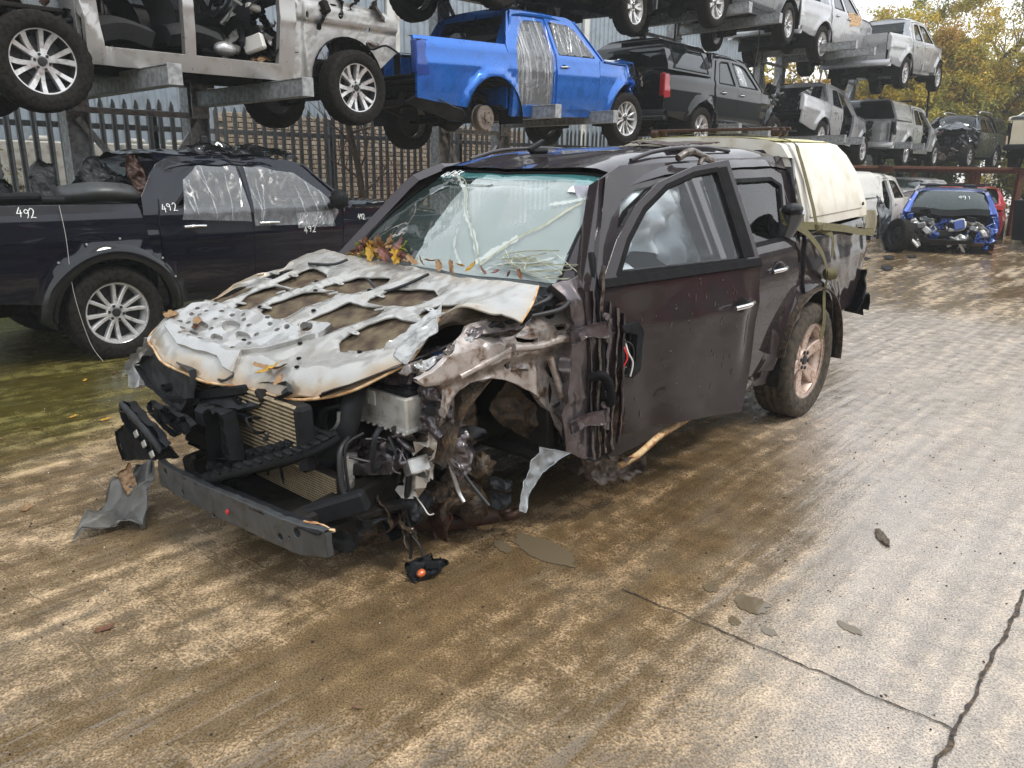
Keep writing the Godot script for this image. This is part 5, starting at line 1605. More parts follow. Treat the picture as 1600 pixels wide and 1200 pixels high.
func wreck_cab(t: Node3D, s: Spec) -> void:
	# laminated windscreen, crazed and sagging, with its green shade band, cracks and stickers
	var mb := MB.new()
	mb.grid(30, 20, func(u: float, v: float) -> Vector3:
		var w := u * 2 - 1
		var sag := 0.035 * exp(-pow((w + 0.42) / 0.22, 2.0) - pow((v - 0.35) / 0.4, 2.0))
		return s.screen(w, v, -0.004 - sag + 0.006 * noise.get_noise_2d(w * 4.0, v * 4.0)))
	var ws := put(mb, "windscreen", M.windscreen, t)
	# near-side two thirds: milky crazing plus sky reflection painted in, ending on a slant
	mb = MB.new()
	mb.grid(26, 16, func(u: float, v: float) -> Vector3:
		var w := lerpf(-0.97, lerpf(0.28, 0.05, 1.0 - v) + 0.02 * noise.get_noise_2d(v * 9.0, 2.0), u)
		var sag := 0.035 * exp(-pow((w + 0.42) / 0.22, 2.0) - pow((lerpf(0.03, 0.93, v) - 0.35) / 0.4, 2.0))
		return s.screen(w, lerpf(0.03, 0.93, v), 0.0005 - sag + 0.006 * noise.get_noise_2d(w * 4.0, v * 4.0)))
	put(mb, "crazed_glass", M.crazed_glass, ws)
	mb = MB.new()
	mb.grid(24, 3, func(u: float, v: float) -> Vector3: return s.screen(lerpf(-0.90, 0.93, u), lerpf(0.91, 0.985, v), 0.003))
	put(mb, "shade_band", M.glass_tint_band, ws)
	var run := func(pts: Array, w: float, called: String, m: String):
		var g := MB.new()
		var last := []
		var q := path(pts, 8)
		for i in q.size():
			var k := 1.0 + 1.2 * noise.get_noise_2d(i * 0.7, w * 900.0)
			var jit := 0.006 * noise.get_noise_2d(i * 0.9, 4.0 + w * 300.0)
			var o: float = 0.006 - 0.035 * exp(-pow((q[i].x + 0.42) / 0.22, 2.0) - pow((q[i].y - 0.35) / 0.4, 2.0)) + 0.008
			var d: Vector3 = (q[mini(i + 1, q.size() - 1)] - q[maxi(i - 1, 0)])
			var sd := Vector2(-d.y, d.x * 1.9).normalized()
			var now := [s.screen(q[i].x + jit + sd.x * w * k, q[i].y + sd.y * w * k, o), s.screen(q[i].x + jit - sd.x * w * k, q[i].y - sd.y * w * k, o + 0.004)]
			if i: g.quad(last[0], last[1], now[1], now[0])
			last = now
		put(g, called, M[m], ws)
	# u runs from the driver's side (+1) to the near side (-1)
	run.call(p3("0.62,0.93,0 0.35,0.86,0 0.12,0.70,0 -0.06,0.52,0 -0.22,0.38,0 -0.36,0.22,0 -0.50,0.06,0"), 0.0045, "crack", "crack")
	run.call(p3("0.55,0.92,0 0.30,0.80,0 0.08,0.66,0 -0.10,0.48,0 -0.26,0.34,0 -0.40,0.18,0"), 0.014, "crack_bloom", "crack_pale")
	run.call(p3("-0.46,0.10,0 -0.56,0.26,0 -0.66,0.36,0 -0.76,0.44,0 -0.86,0.60,0 -0.93,0.70,0"), 0.005, "crack", "crack")
	run.call(p3("-0.42,0.12,0 -0.52,0.24,0 -0.62,0.33,0"), 0.022, "crack_bloom", "crack_pale")
	run.call(p3("-0.10,0.42,0 -0.20,0.22,0 -0.34,0.08,0"), 0.008, "crack_bloom", "crack_pale")
	run.call(p3("-0.50,0.05,0 -0.62,0.12,0 -0.80,0.14,0 -0.92,0.20,0"), 0.005, "crack_bloom", "crack_pale")
	run.call(p3("-0.70,0.62,0 -0.82,0.66,0 -0.92,0.72,0"), 0.012, "crack_bloom", "crack_pale")
	run.call(p3("-0.30,0.10,0 -0.10,0.06,0 0.10,0.05,0"), 0.003, "crack_bloom", "crack_pale")
	for i in 16:
		var a := fmod(i * 0.618, 1.0)
		run.call([Vector3(-0.95 + 0.3 * a, 0.03 + 0.1 * a, 0), Vector3(-0.85 + 0.25 * sin(i), 0.08 + 0.12 * a, 0), Vector3(-0.72 + 0.22 * cos(i * 2.0), 0.12 + 0.14 * fmod(i * 0.37, 1.0), 0)], 0.0022, "hairline_crack", "crack")
	for q in [[-0.80, 0.88, 0.10, 0.035, "glass_tint_band"], [-0.81, 0.81, 0.09, 0.045, "sticker"]]:
		mb = MB.new()
		mb.grid(3, 2, func(u: float, v: float) -> Vector3: return s.screen(q[0] + (u - 0.5) * q[2] * 1.3, q[1] + (v - 0.5) * q[3] * 2.0, 0.008))
		put(mb, "sticker", M[q[4]], ws)
	scribble("K5Y2EK", func(p: Vector2) -> Vector3: return s.screen(0.88 - p.x * 1.55, 0.925 + p.y * 1.1, 0.009), 0.055, ws, 0.005)
	# rubber surround
	mb = MB.new()
	for sd in [-1.0, 1.0]:
		var pts := []
		for i in 13: pts.append(s.screen(sd * 0.99, i / 12.0, 0.004))
		mb.tube(pts, 0.007, 6)
	var tpz := []
	for i in 15: tpz.append(s.screen(-1.0 + i / 7.0, 1.0, 0.004))
	mb.tube(tpz, 0.007, 6)
	put(mb, "windscreen_seal", M.plastic_matt, ws)
	# scuttle under the windscreen
	mb = MB.new()
	mb.grid(20, 4, func(u: float, v: float) -> Vector3:
		var w := u * 2 - 1
		return Vector3(2.54 - 0.17 * w * w + v * 0.10, 1.165 - v * 0.05 + 0.012 * noise.get_noise_2d(w * 6.0, v * 3.0), w * 0.74), 0.02)
	put(mb, "scuttle_panel", M.plastic, t)
	steering(t, Vector3(1.90, 1.18, 0.37))
	# roof: aerial stub, split roof rail, and the seam peeled open above the rear door
	mb = MB.new()
	mb.beam(Vector3(1.72, 1.705, 0.02), Vector3(1.60, 1.75, 0.02), 0.03, 0.022, 0.006)
	mb.box(Vector3(1.64, 1.70, 0.02), Vector3(0.12, 0.03, 0.05), 0.012)
	put(mb, "aerial", M.plastic, t)
	for sd in [-1.0, 1.0]:
		mb = MB.new()
		var pts := []
		for i in 12:
			var x := lerpf(1.62, 0.62, i / 11.0)
			pts.append(s.crown(Vector2(x, sd * (s.half(x, 1.6) - 0.10))) + Vector3(0, 0.006 + 0.025 * sin(PI * i / 11.0), 0))
		mb.tube(pts, 0.011, 6)
		put(mb, "roof_rail", M.paint_mauve_dark, t)
	mb = MB.new()
	patch(mb, p3("1.20,1.715,-0.50 0.62,1.735,-0.47 0.40,1.73,-0.30 0.42,1.74,0.2 0.65,1.74,0.15 1.0,1.735,-0.2"), 0.004, 0.008, 6.0)
	put(mb, "torn_roof_skin", M.rust_metal, t)
	mb = MB.new()
	mb.box(Vector3(0.02, 1.55, 0.0), Vector3(0.10, 0.26, 1.0), 0.03)  # black block put in for the shade between cab and canopy
	put(mb, "gap_shade_block", M.plastic_matt, t)
	for q in [[p3("1.32,1.66,-0.615 1.22,1.69,-0.63 1.10,1.66,-0.64 1.02,1.64,-0.65"), 0.02], [p3("1.18,1.62,-0.66 1.12,1.655,-0.645 1.02,1.63,-0.66"), 0.014]]:
		mb = MB.new()
		mb.tube(path(q[0], 4), q[1], 6)
		put(mb, "torn_edge", M.torn_metal, t)
	# burst airbags hang inside the near-side windows
	mb = MB.new()
	mb.grid(22, 16, func(u: float, v: float) -> Vector3:
		var x := lerpf(1.95, 0.95, u)
		var hang_ := lerpf(1.585, 1.05 + 0.14 * sin(u * 5.0) + 0.12 * u, v)
		return Vector3(x, hang_, -0.58 - 0.05 * sin(v * PI) - 0.055 * noise.get_noise_2d(u * 4.0, v * 1.6) * 2.0), 0.008)
	put(mb, "curtain_airbag", M.airbag, t)
	mb = MB.new()
	mb.grid(16, 14, func(u: float, v: float) -> Vector3:
		return Vector3(lerpf(2.02, 1.62, u) - 0.1 * v, lerpf(1.56, 1.18, v) - 0.2 * u * u, -0.50 - 0.08 * sin(v * 3.0 + u * 2.0) - 0.05 * noise.get_noise_2d(u * 3.0, v * 3.0)), 0.006)
	put(mb, "torn_airbag", M.airbag_lilac, t)
	mb = MB.new()
	patch(mb, p3("2.02,1.36,-0.62 1.95,1.42,-0.62 1.93,1.30,-0.62 1.98,1.20,-0.62 2.06,1.16,-0.62 2.04,1.27,-0.62"), 0.02, 0.02, 12.0)
	put(mb, "torn_trim", M.skin_foam, t)
	mb = MB.new()
	mb.grid(14, 12, func(u: float, v: float) -> Vector3: return Vector3(1.86 - 0.3 * v, 1.13 + 0.10 * sin(u * PI) * sin(v * PI) + 0.03 * noise.get_noise_2d(u * 5.0, v * 5.0), -0.12 - 0.5 * u), 0.01)
	put(mb, "dash_airbag", M.airbag, t)


func wreck_door(t: Node3D, s: Spec) -> void:
	# the near-side front door stands ajar on bent hinges
	var hinge := Vector3(2.2, 0, -0.845)
	var turn := Basis(Vector3.UP, deg_to_rad(-13.0))
	var outer := pl("1.235,0.395 1.6,0.425 2.12,0.475 2.19,0.50 2.21,0.72 2.235,0.95 2.27,1.16 2.10,1.345 1.93,1.475 1.75,1.565 1.5,1.625 1.235,1.65")
	var gl := pl("1.335,1.195 2.15,1.21 2.035,1.34 1.89,1.455 1.71,1.545 1.5,1.595 1.335,1.61")
	var f := func(p: Vector2) -> Vector3:
		var w: float = s.half(p.x, p.y)
		w -= 0.022 * exp(-pow((p.x - 1.98 - 0.25 * (p.y - 0.8)) / 0.10, 2.0)) * smoothstep(1.18, 0.95, p.y)         # fold behind the leading edge
		w += 0.010 * exp(-pow((p.x - 1.80 + 0.5 * (p.y - 0.8)) / 0.13, 2.0)) * smoothstep(1.15, 1.0, p.y)
		w -= 0.030 * exp(-pow((p.x - 1.27) / 0.06, 2.0) - pow((p.y - 0.85) / 0.22, 2.0))
		w -= 0.02 * exp(-pow((p.x - 1.45) / 0.2, 2.0) - pow((p.y - 0.55) / 0.18, 2.0))
		w += 0.004 * noise.get_noise_2d(p.x * 2.0, p.y * 2.0 + 8.0)
		var q := Vector3(p.x, p.y + 0.02 * sin((p.x - 1.2) * 3.0) * smoothstep(1.1, 0.5, p.y) * 0.5, -w)
		return turn * (q - hinge) + hinge
	var mb := MB.new()
	mb.sheet(outer, [gl, pl("2.09,0.985 2.17,0.97 2.165,0.78 2.10,0.80")], f, 0.035, 0.05, true, 0.004)
	var d := put(mb, "front_door", M.paint_mauve, t, "battered front door standing ajar")
	mb = MB.new()
	mb.sheet(Geometry2D.offset_polygon(gl, 0.012)[0], [], func(p: Vector2) -> Vector3: return f.call(p) + Vector3(0, 0, 0.018), 0.2, 0.0, true)
	put(mb, "window", M.glass, d)
	mb = MB.new()
	mb.sheet(Geometry2D.offset_polygon(gl, 0.009)[0], [shrink(gl, 0.009)], func(p: Vector2) -> Vector3: return f.call(p) + Vector3(0, 0, -0.003), 0.1, 0.02, true)
	mb.sheet(pl("1.24,1.165 2.25,1.17 2.24,1.20 1.24,1.197"), [], func(p: Vector2) -> Vector3: return f.call(p) + Vector3(0, 0, -0.012), 0.1, 0.02, true)
	mb.sheet(pl("1.27,1.21 1.33,1.21 1.33,1.615 1.27,1.62"), [], func(p: Vector2) -> Vector3: return f.call(p) + Vector3(0, 0, -0.005), 0.1, 0.01, true)
	put(mb, "window_seal", M.plastic_matt, d)
	# the inner skin: trim panel seen through the glass
	mb = MB.new()
	mb.sheet(shrink(outer, 0.03), [gl], func(p: Vector2) -> Vector3: return f.call(p) + Vector3(0, 0, 0.085), 0.12, 0.01, true)
	put(mb, "door_trim", M.plastic_matt, d)
	handle(d, f.call(Vector2(1.40, 0.99)) + Vector3(0, 0, -0.006), -1.0, "chrome")
	# mirror socket torn open
	mb = MB.new()
	mb.box(f.call(Vector2(2.13, 0.88)) + Vector3(0, 0, 0.05), Vector3(0.12, 0.23, 0.06), 0.01)
	mb.sheet(pl("2.185,1.00 2.08,1.005 2.04,0.95 2.05,0.78 2.10,0.755 2.15,0.77 2.10,0.795 2.085,0.83 2.085,0.95 2.17,0.975"), [], func(p: Vector2) -> Vector3: return f.call(p) + Vector3(0, 0, -0.03), 0.05, 0.03, true)
	put(mb, "mirror_socket", M.plastic, d)
	for q in [["cable_white", p3("0.0,0.05,0 0.015,0.0,-0.03 -0.01,-0.05,-0.04 0.0,-0.11,-0.035")], ["red_dot", p3("0.01,0.05,0 0.03,0.02,-0.02 0.02,-0.02,-0.03 0.03,-0.06,-0.02")], ["cable", p3("0.02,0.05,0 -0.01,0.03,-0.03 -0.03,-0.02,-0.03 -0.01,-0.07,-0.03")]]:
		mb = MB.new()
		var pts := []
		for p in q[1]: pts.append(f.call(Vector2(2.13, 0.88)) + p)
		mb.tube(path(pts, 4), 0.004, 5)
		put(mb, "wire", M[q[0]], d)
	# scratches through the paint
	mb = MB.new()
	var r := RandomNumberGenerator.new(); r.seed = 5
	for i in 60:
		var a := Vector2(r.randf_range(1.28, 2.05), r.randf_range(0.5, 1.15))
		var b := a + Vector2(r.randf_range(-0.012, 0.012), r.randf_range(-0.03, 0.03)) * r.randf_range(0.3, 1.4)
		var off := Vector3(0, 0, -0.0035)
		mb.tube([f.call(a) + off, f.call(a.lerp(b, 0.5)) + off, f.call(b) + off], 0.0016, 3, false)
	put(mb, "scratches", M.torn_metal, d).set_meta("kind", "stuff")
	mb = MB.new()
	mb.sheet(pl("2.09,0.47 2.19,0.50 2.20,0.78 2.13,0.82 2.12,0.72 2.15,0.66 2.10,0.60"), [], func(p: Vector2) -> Vector3: return f.call(p) + Vector3(0, 0, -0.004 - 0.012 * noise.get_noise_2d(p.x * 20.0, p.y * 14.0)), 0.02, 0.004, true)
	put(mb, "scraped_edge", M.rust_metal, d)
	# crushed folds of the leading edge and the shut face behind it
	for i in 5:
		mb = MB.new()
		var z := -0.845 - 0.012 * i
		var x := 2.31 - 0.035 * i
		mb.grid(4, 34, func(u: float, v: float) -> Vector3:
			var y := lerpf(0.42 + 0.01 * i, 1.17 - 0.03 * i + (0.12 if i == 1 else 0.0), v)
			var bend := 0.018 * sin(v * PI * 1.1 + i * 0.5) + 0.005 * noise.get_noise_2d(v * 5.0, i * 9.0) * 2.0
			return Vector3(x + bend - 0.028 * u + 0.02 * v, y, z - 0.012 * sin(u * PI) + 0.014 * noise.get_noise_2d(v * 3.0 + i * 4.0, u * 1.2) + 0.03 * u), 0.003)
		put(mb, "crushed_fold", M[["mauve_inner", "torn_metal", "mauve_inner", "torn_metal", "paint_mauve"][i]], d)


func bonnet_y(x: float, z: float) -> float:
	var d := x - 2.5
	return 1.21 - 0.30 * d - 0.12 * d * d + maxf(z, 0.0) * 0.22 * maxf(d, 0.0)


func wreck_bonnet(t: Node3D) -> void:
	# the outer skin is gone: pressed white frame with its openings, old insulation below
	var outer := pl("2.49,0.78 2.53,0.423 2.54,0.034 2.57,-0.321 2.56,-0.576 2.54,-0.728 2.67,-0.808 2.79,-0.854 2.77,-0.741 2.82,-0.638 2.89,-0.523 2.98,-0.543 3.07,-0.556 3.1,-0.534 3.17,-0.492 3.25,-0.431 3.31,-0.32 3.36,-0.158 3.39,0.088 3.46,0.248 3.48,0.39 3.5,0.537 3.48,0.65 3.45,0.762 3.33,0.819 3.16,0.78 2.99,0.781 2.76,0.727")
	var names := ["3.2,0.715 3.12,0.77 3.03,0.747 2.96,0.689 3.01,0.65 3.12,0.663 3.19,0.653", "2.88,0.719 2.76,0.706 2.75,0.661 2.88,0.655", "3.15,0.551 3.03,0.609 2.93,0.568 2.9,0.463 2.99,0.487 3.1,0.483 3.17,0.468", "2.89,0.585 2.71,0.572 2.72,0.448 2.75,0.401 2.86,0.441 2.89,0.532", "3.09,0.404 3.03,0.426 2.9,0.373 2.84,0.226 2.86,0.183 2.98,0.268 3.07,0.263 3.11,0.305", "2.82,0.325 2.69,0.242 2.65,0.058 2.69,0.036 2.8,0.118 2.83,0.202", "3.11,0.127 3.01,0.133 2.87,0.069 2.85,-0.124 2.89,-0.159 2.99,-0.083 3.06,-0.038 3.1,0.016", "2.81,0.014 2.72,-0.062 2.68,-0.264 2.71,-0.32 2.79,-0.259 2.83,-0.143", "2.83,-0.347 2.77,-0.404 2.75,-0.5 2.82,-0.522 2.87,-0.481 2.86,-0.409", "3.08,-0.15 2.97,-0.187 2.9,-0.263 2.9,-0.381 2.94,-0.46 3.02,-0.44 3.1,-0.343 3.12,-0.208"]
	var holes := []
	for h in names:
		var q := pl(h)
		var r := Geometry2D.offset_polygon(q, -0.005, Geometry2D.JOIN_ROUND)
		if r.size(): q = Geometry2D.offset_polygon(r[0], 0.016, Geometry2D.JOIN_ROUND)[0]
		holes.append(q)
	# fixing holes beside the openings
	for h in names:
		var q := pl(h)
		for i in range(0, q.size(), 2):
			var mid := q[i].lerp(q[(i + 1) % q.size()], 0.5)
			var c := Vector2()
			for p in q: c += p / q.size()
			var at := mid + (mid - c).normalized() * 0.028
			var free := Geometry2D.is_point_in_polygon(at, shrink(outer, 0.03))
			for k in holes:
				for m in 8:
					if Geometry2D.is_point_in_polygon(at + Vector2.from_angle(m * 0.785) * 0.018, k): free = false
			if free: holes.append(circle(at, 0.0075, 8))
	var f := func(p: Vector2) -> Vector3:
		var y := bonnet_y(p.x, p.y)
		var near := 9.0
		for i in 10:
			var q: PackedVector2Array = holes[i]
			for k in q.size():
				near = minf(near, p.distance_to(Geometry2D.get_closest_point_to_segment(p, q[k], q[(k + 1) % q.size()])))
		y += 0.006 * smoothstep(0.003, 0.014, near) + 0.007 * smoothstep(0.021, 0.029, near) * (1.0 - smoothstep(3.05, 3.15, p.x))                                         # ribs stand proud of the openings
		var e := 9.0
		for k in outer.size():
			e = minf(e, p.distance_to(Geometry2D.get_closest_point_to_segment(p, outer[k], outer[(k + 1) % outer.size()])))
		y -= 0.035 * pow(1.0 - smoothstep(0.0, 0.06, e), 2.0) * smoothstep(2.9, 3.2, p.x)   # rolled front edge
		y += 0.02 * exp(-pow((e - 0.085) / 0.03, 2.0)) * smoothstep(3.1, 3.3, p.x)
		y += 0.012 * noise.get_noise_2d(p.x * 4.0, p.y * 4.0) + 0.05 * exp(-pow((p.x - 2.86) / 0.1, 2.0) - pow((p.y + 0.60) / 0.09, 2.0))
		return Vector3(p.x, y, p.y)
	var mb := MB.new()
	mb.sheet(outer, holes, f, 0.017, 0.005, true, 0.002)
	# rust and grime eat in from the folded edge
	mb.tinted = true
	mb.c.resize(mb.v.size())
	for i in mb.v.size():
		var q := Vector2(mb.v[i].x, mb.v[i].z)
		var e := 9.0
		for k in outer.size():
			e = minf(e, q.distance_to(Geometry2D.get_closest_point_to_segment(q, outer[k], outer[(k + 1) % outer.size()])))
		var m := 1.0 - smoothstep(0.0, 0.055 + 0.05 * noise.get_noise_2d(q.x * 6.0, q.y * 6.0), e)
		m *= 0.35 + 0.65 * smoothstep(2.75, 3.1, q.x)
		var cr := Color(1, 1, 1).lerp(Color(1.0, 0.84, 0.62), clampf(m * 1.3, 0, 1)).lerp(Color(0.62, 0.36, 0.2), clampf((m - 0.6) * 1.6, 0, 1))
		var g := 1.0 - 0.10 * smoothstep(0.0, 0.5, noise.get_noise_2d(q.x * 5.0 + 30.0, q.y * 5.0))
		mb.c[i] = Color(cr.r * g, cr.g * g * 0.985, cr.b * g * 0.95)
	var b := put(mb, "bonnet", M.bonnet_white, t, "bare white bonnet frame with oval openings and rusty edge")
	# insulation blanket
	mb = MB.new()
	mb.sheet(shrink(outer, 0.05), [], func(p: Vector2) -> Vector3: return Vector3(p.x, bonnet_y(p.x, p.y) - 0.020 + 0.012 * noise.get_noise_2d(p.x * 7.0, p.y * 7.0), p.y), 0.05, 0.012, true)
	put(mb, "insulation_blanket", M.insulation, b)
	# dark outer skin below, buckled, showing at the near edge
	mb = MB.new()
	mb.grid(24, 6, func(u: float, v: float) -> Vector3:
		var q: Array = path(p3("2.66,1.135,-0.80 2.76,1.11,-0.82 2.88,1.065,-0.66 3.04,1.01,-0.58 3.20,0.955,-0.49 3.33,0.90,-0.36"), 6)
		var p: Vector3 = q[mini(int(u * 30.0), q.size() - 1)]
		return p + Vector3(-0.02 * v, -0.02 - 0.045 * v * (0.6 + 0.4 * sin(u * 7.0)), 0.06 * v + 0.02 * noise.get_noise_2d(u * 8.0, v * 2.0)), 0.004)
	put(mb, "outer_skin_edge", M.paint_mauve, b)
	# rust along the folded lip: a hem that follows the outline from the near corner round the nose
	var hem := []
	for k in [10, 11, 12, 13, 14, 15, 16, 17, 18, 19, 20, 21, 22, 23, 24]: hem.append(f.call(outer[k]) + Vector3(0, -0.006, 0))
	mb = MB.new()
	mb.tube(path(hem, 4), 0.006, 6)
	put(mb, "rusty_hem", M.bonnet_rust, b)
	hem = []
	for k in [5, 6, 7]: hem.append(f.call(outer[k]) + Vector3(0, -0.004, 0))
	mb = MB.new()
	mb.tube(path(hem, 4), 0.005, 6)
	put(mb, "rusty_hem", M.bonnet_rust, b)
	# torn strip folded up at the near corner
	mb = MB.new()
	patch(mb, [f.call(Vector2(2.885, -0.525)) + Vector3(0, 0.05, 0), f.call(Vector2(2.97, -0.50)) + Vector3(0, 0.03, 0.02), f.call(Vector2(3.09, -0.45)) + Vector3(0, 0.02, 0.03), f.call(Vector2(3.10, -0.55)) + Vector3(0, 0.0, -0.02), f.call(Vector2(2.98, -0.57)) + Vector3(0, 0.03, -0.03)], 0.003, 0.012, 10.0)
	put(mb, "torn_strip", M.bonnet_white, b)
	# perforated latch plate at the nose
	var plate := pl("3.42,0.659 3.26,0.707 3.19,0.653 3.15,0.418 3.13,0.23 3.12,0.096 3.06,0.076 3.05,-0.043 3.10,-0.011 3.2,0.054 3.33,0.19 3.4,0.157 3.41,0.204 3.40,0.26 3.45,0.492")
	var ph := []
	for p in pl("3.36,0.633 3.38,0.57 3.26,0.663 3.25,0.603 3.2,0.615 3.21,0.54 3.20,0.47 3.18,0.417 3.14,0.285 3.16,0.235 3.14,0.139 3.23,0.233 3.33,0.257 3.36,0.337 3.38,0.424 3.4,0.481 3.41,0.535 3.26,0.51 3.28,0.212 3.17,0.17 3.30,0.64 3.21,0.32 3.31,0.46 3.20,0.38 3.285,0.60 3.34,0.60"):
		ph.append(circle(p, 0.0125, 10, 0.017))
	for q in [[3.325, 0.52, 0.022, 0.045], [3.25, 0.40, 0.028, 0.05], [3.33, 0.38, 0.018, 0.035], [3.265, 0.28, 0.018, 0.045], [3.37, 0.50, 0.012, 0.03], [3.095, 0.065, 0.02, 0.03]]:
		ph.append(circle(Vector2(q[0], q[1]), q[2] * 1.2, 14, q[3] * 1.2))
	mb = MB.new()
	mb.sheet(plate, ph, func(p: Vector2) -> Vector3: return f.call(p) + Vector3(0, 0.024 + 0.006 * noise.get_noise_2d(p.x * 9.0, p.y * 9.0), 0), 0.025, 0.024, true, 0.003)
	put(mb, "latch_plate", M.bonnet_white, b)
	# fixing tabs pressed out over the openings
	for h in names:
		var q := pl(h)
		var c := Vector2()
		for p in q: c += p / q.size()
		for i in range(0, q.size(), 3):
			var mid := q[i].lerp(q[(i + 1) % q.size()], 0.5)
			var d := (c - mid).normalized()
			var e := Vector2(-d.y, d.x)
			mb = MB.new()
			var a := mid - d * 0.02
			mb.sheet(PackedVector2Array([a - e * 0.020, a + e * 0.020, a + d * 0.036 + e * 0.013, a + d * 0.044, a + d * 0.036 - e * 0.013]), [circle(a + d * 0.026, 0.0065, 8)], func(p: Vector2) -> Vector3: return f.call(a) + Vector3(p.x - a.x, 0.002 - 0.25 * maxf(0.0, (p - a).dot(d) - 0.012), p.y - a.y), 0.03, 0.003, true, 0.001)
			put(mb, "tab", M.bonnet_white, b)
	# rubber grommets and clips
	for i in 26:
		var q := Vector2(2.68 + 0.68 * fmod(i * 0.618, 1.0), 0.66 - 1.1 * fmod(i * 0.414 + 0.1, 1.0))
		if not Geometry2D.is_point_in_polygon(q, shrink(outer, 0.07)): continue
		var bad := false
		for h in holes:
			if Geometry2D.is_point_in_polygon(q, h): bad = true
		if bad: continue
		mb = MB.new()
		mb.lathe([Vector2(0.010, 0.0), Vector2(0.0095, 0.006), Vector2(0.004, 0.008), Vector2(0.0, 0.005)], Transform3D(Basis(Vector3.RIGHT, -PI / 2), f.call(q)), 10)
		put(mb, "grommet", M.plastic_matt, b)
	# a washer hose across the frame
	mb = MB.new()
	mb.tube(path([f.call(Vector2(2.62, -0.18)) + Vector3(0, 0.02, 0), f.call(Vector2(2.70, -0.10)) + Vector3(0, 0.012, 0), f.call(Vector2(2.74, 0.0)) + Vector3(0, -0.01, 0), f.call(Vector2(2.72, 0.12)) + Vector3(0, 0.01, 0)], 5), 0.007, 6)
	mb.tube(path([f.call(Vector2(2.60, 0.42)) + Vector3(0, 0.02, 0), f.call(Vector2(2.66, 0.46)) + Vector3(0, 0.012, 0), f.call(Vector2(2.70, 0.60)) + Vector3(0, 0.01, 0)], 5), 0.007, 6)
	put(mb, "washer_hose", M.cable, b)


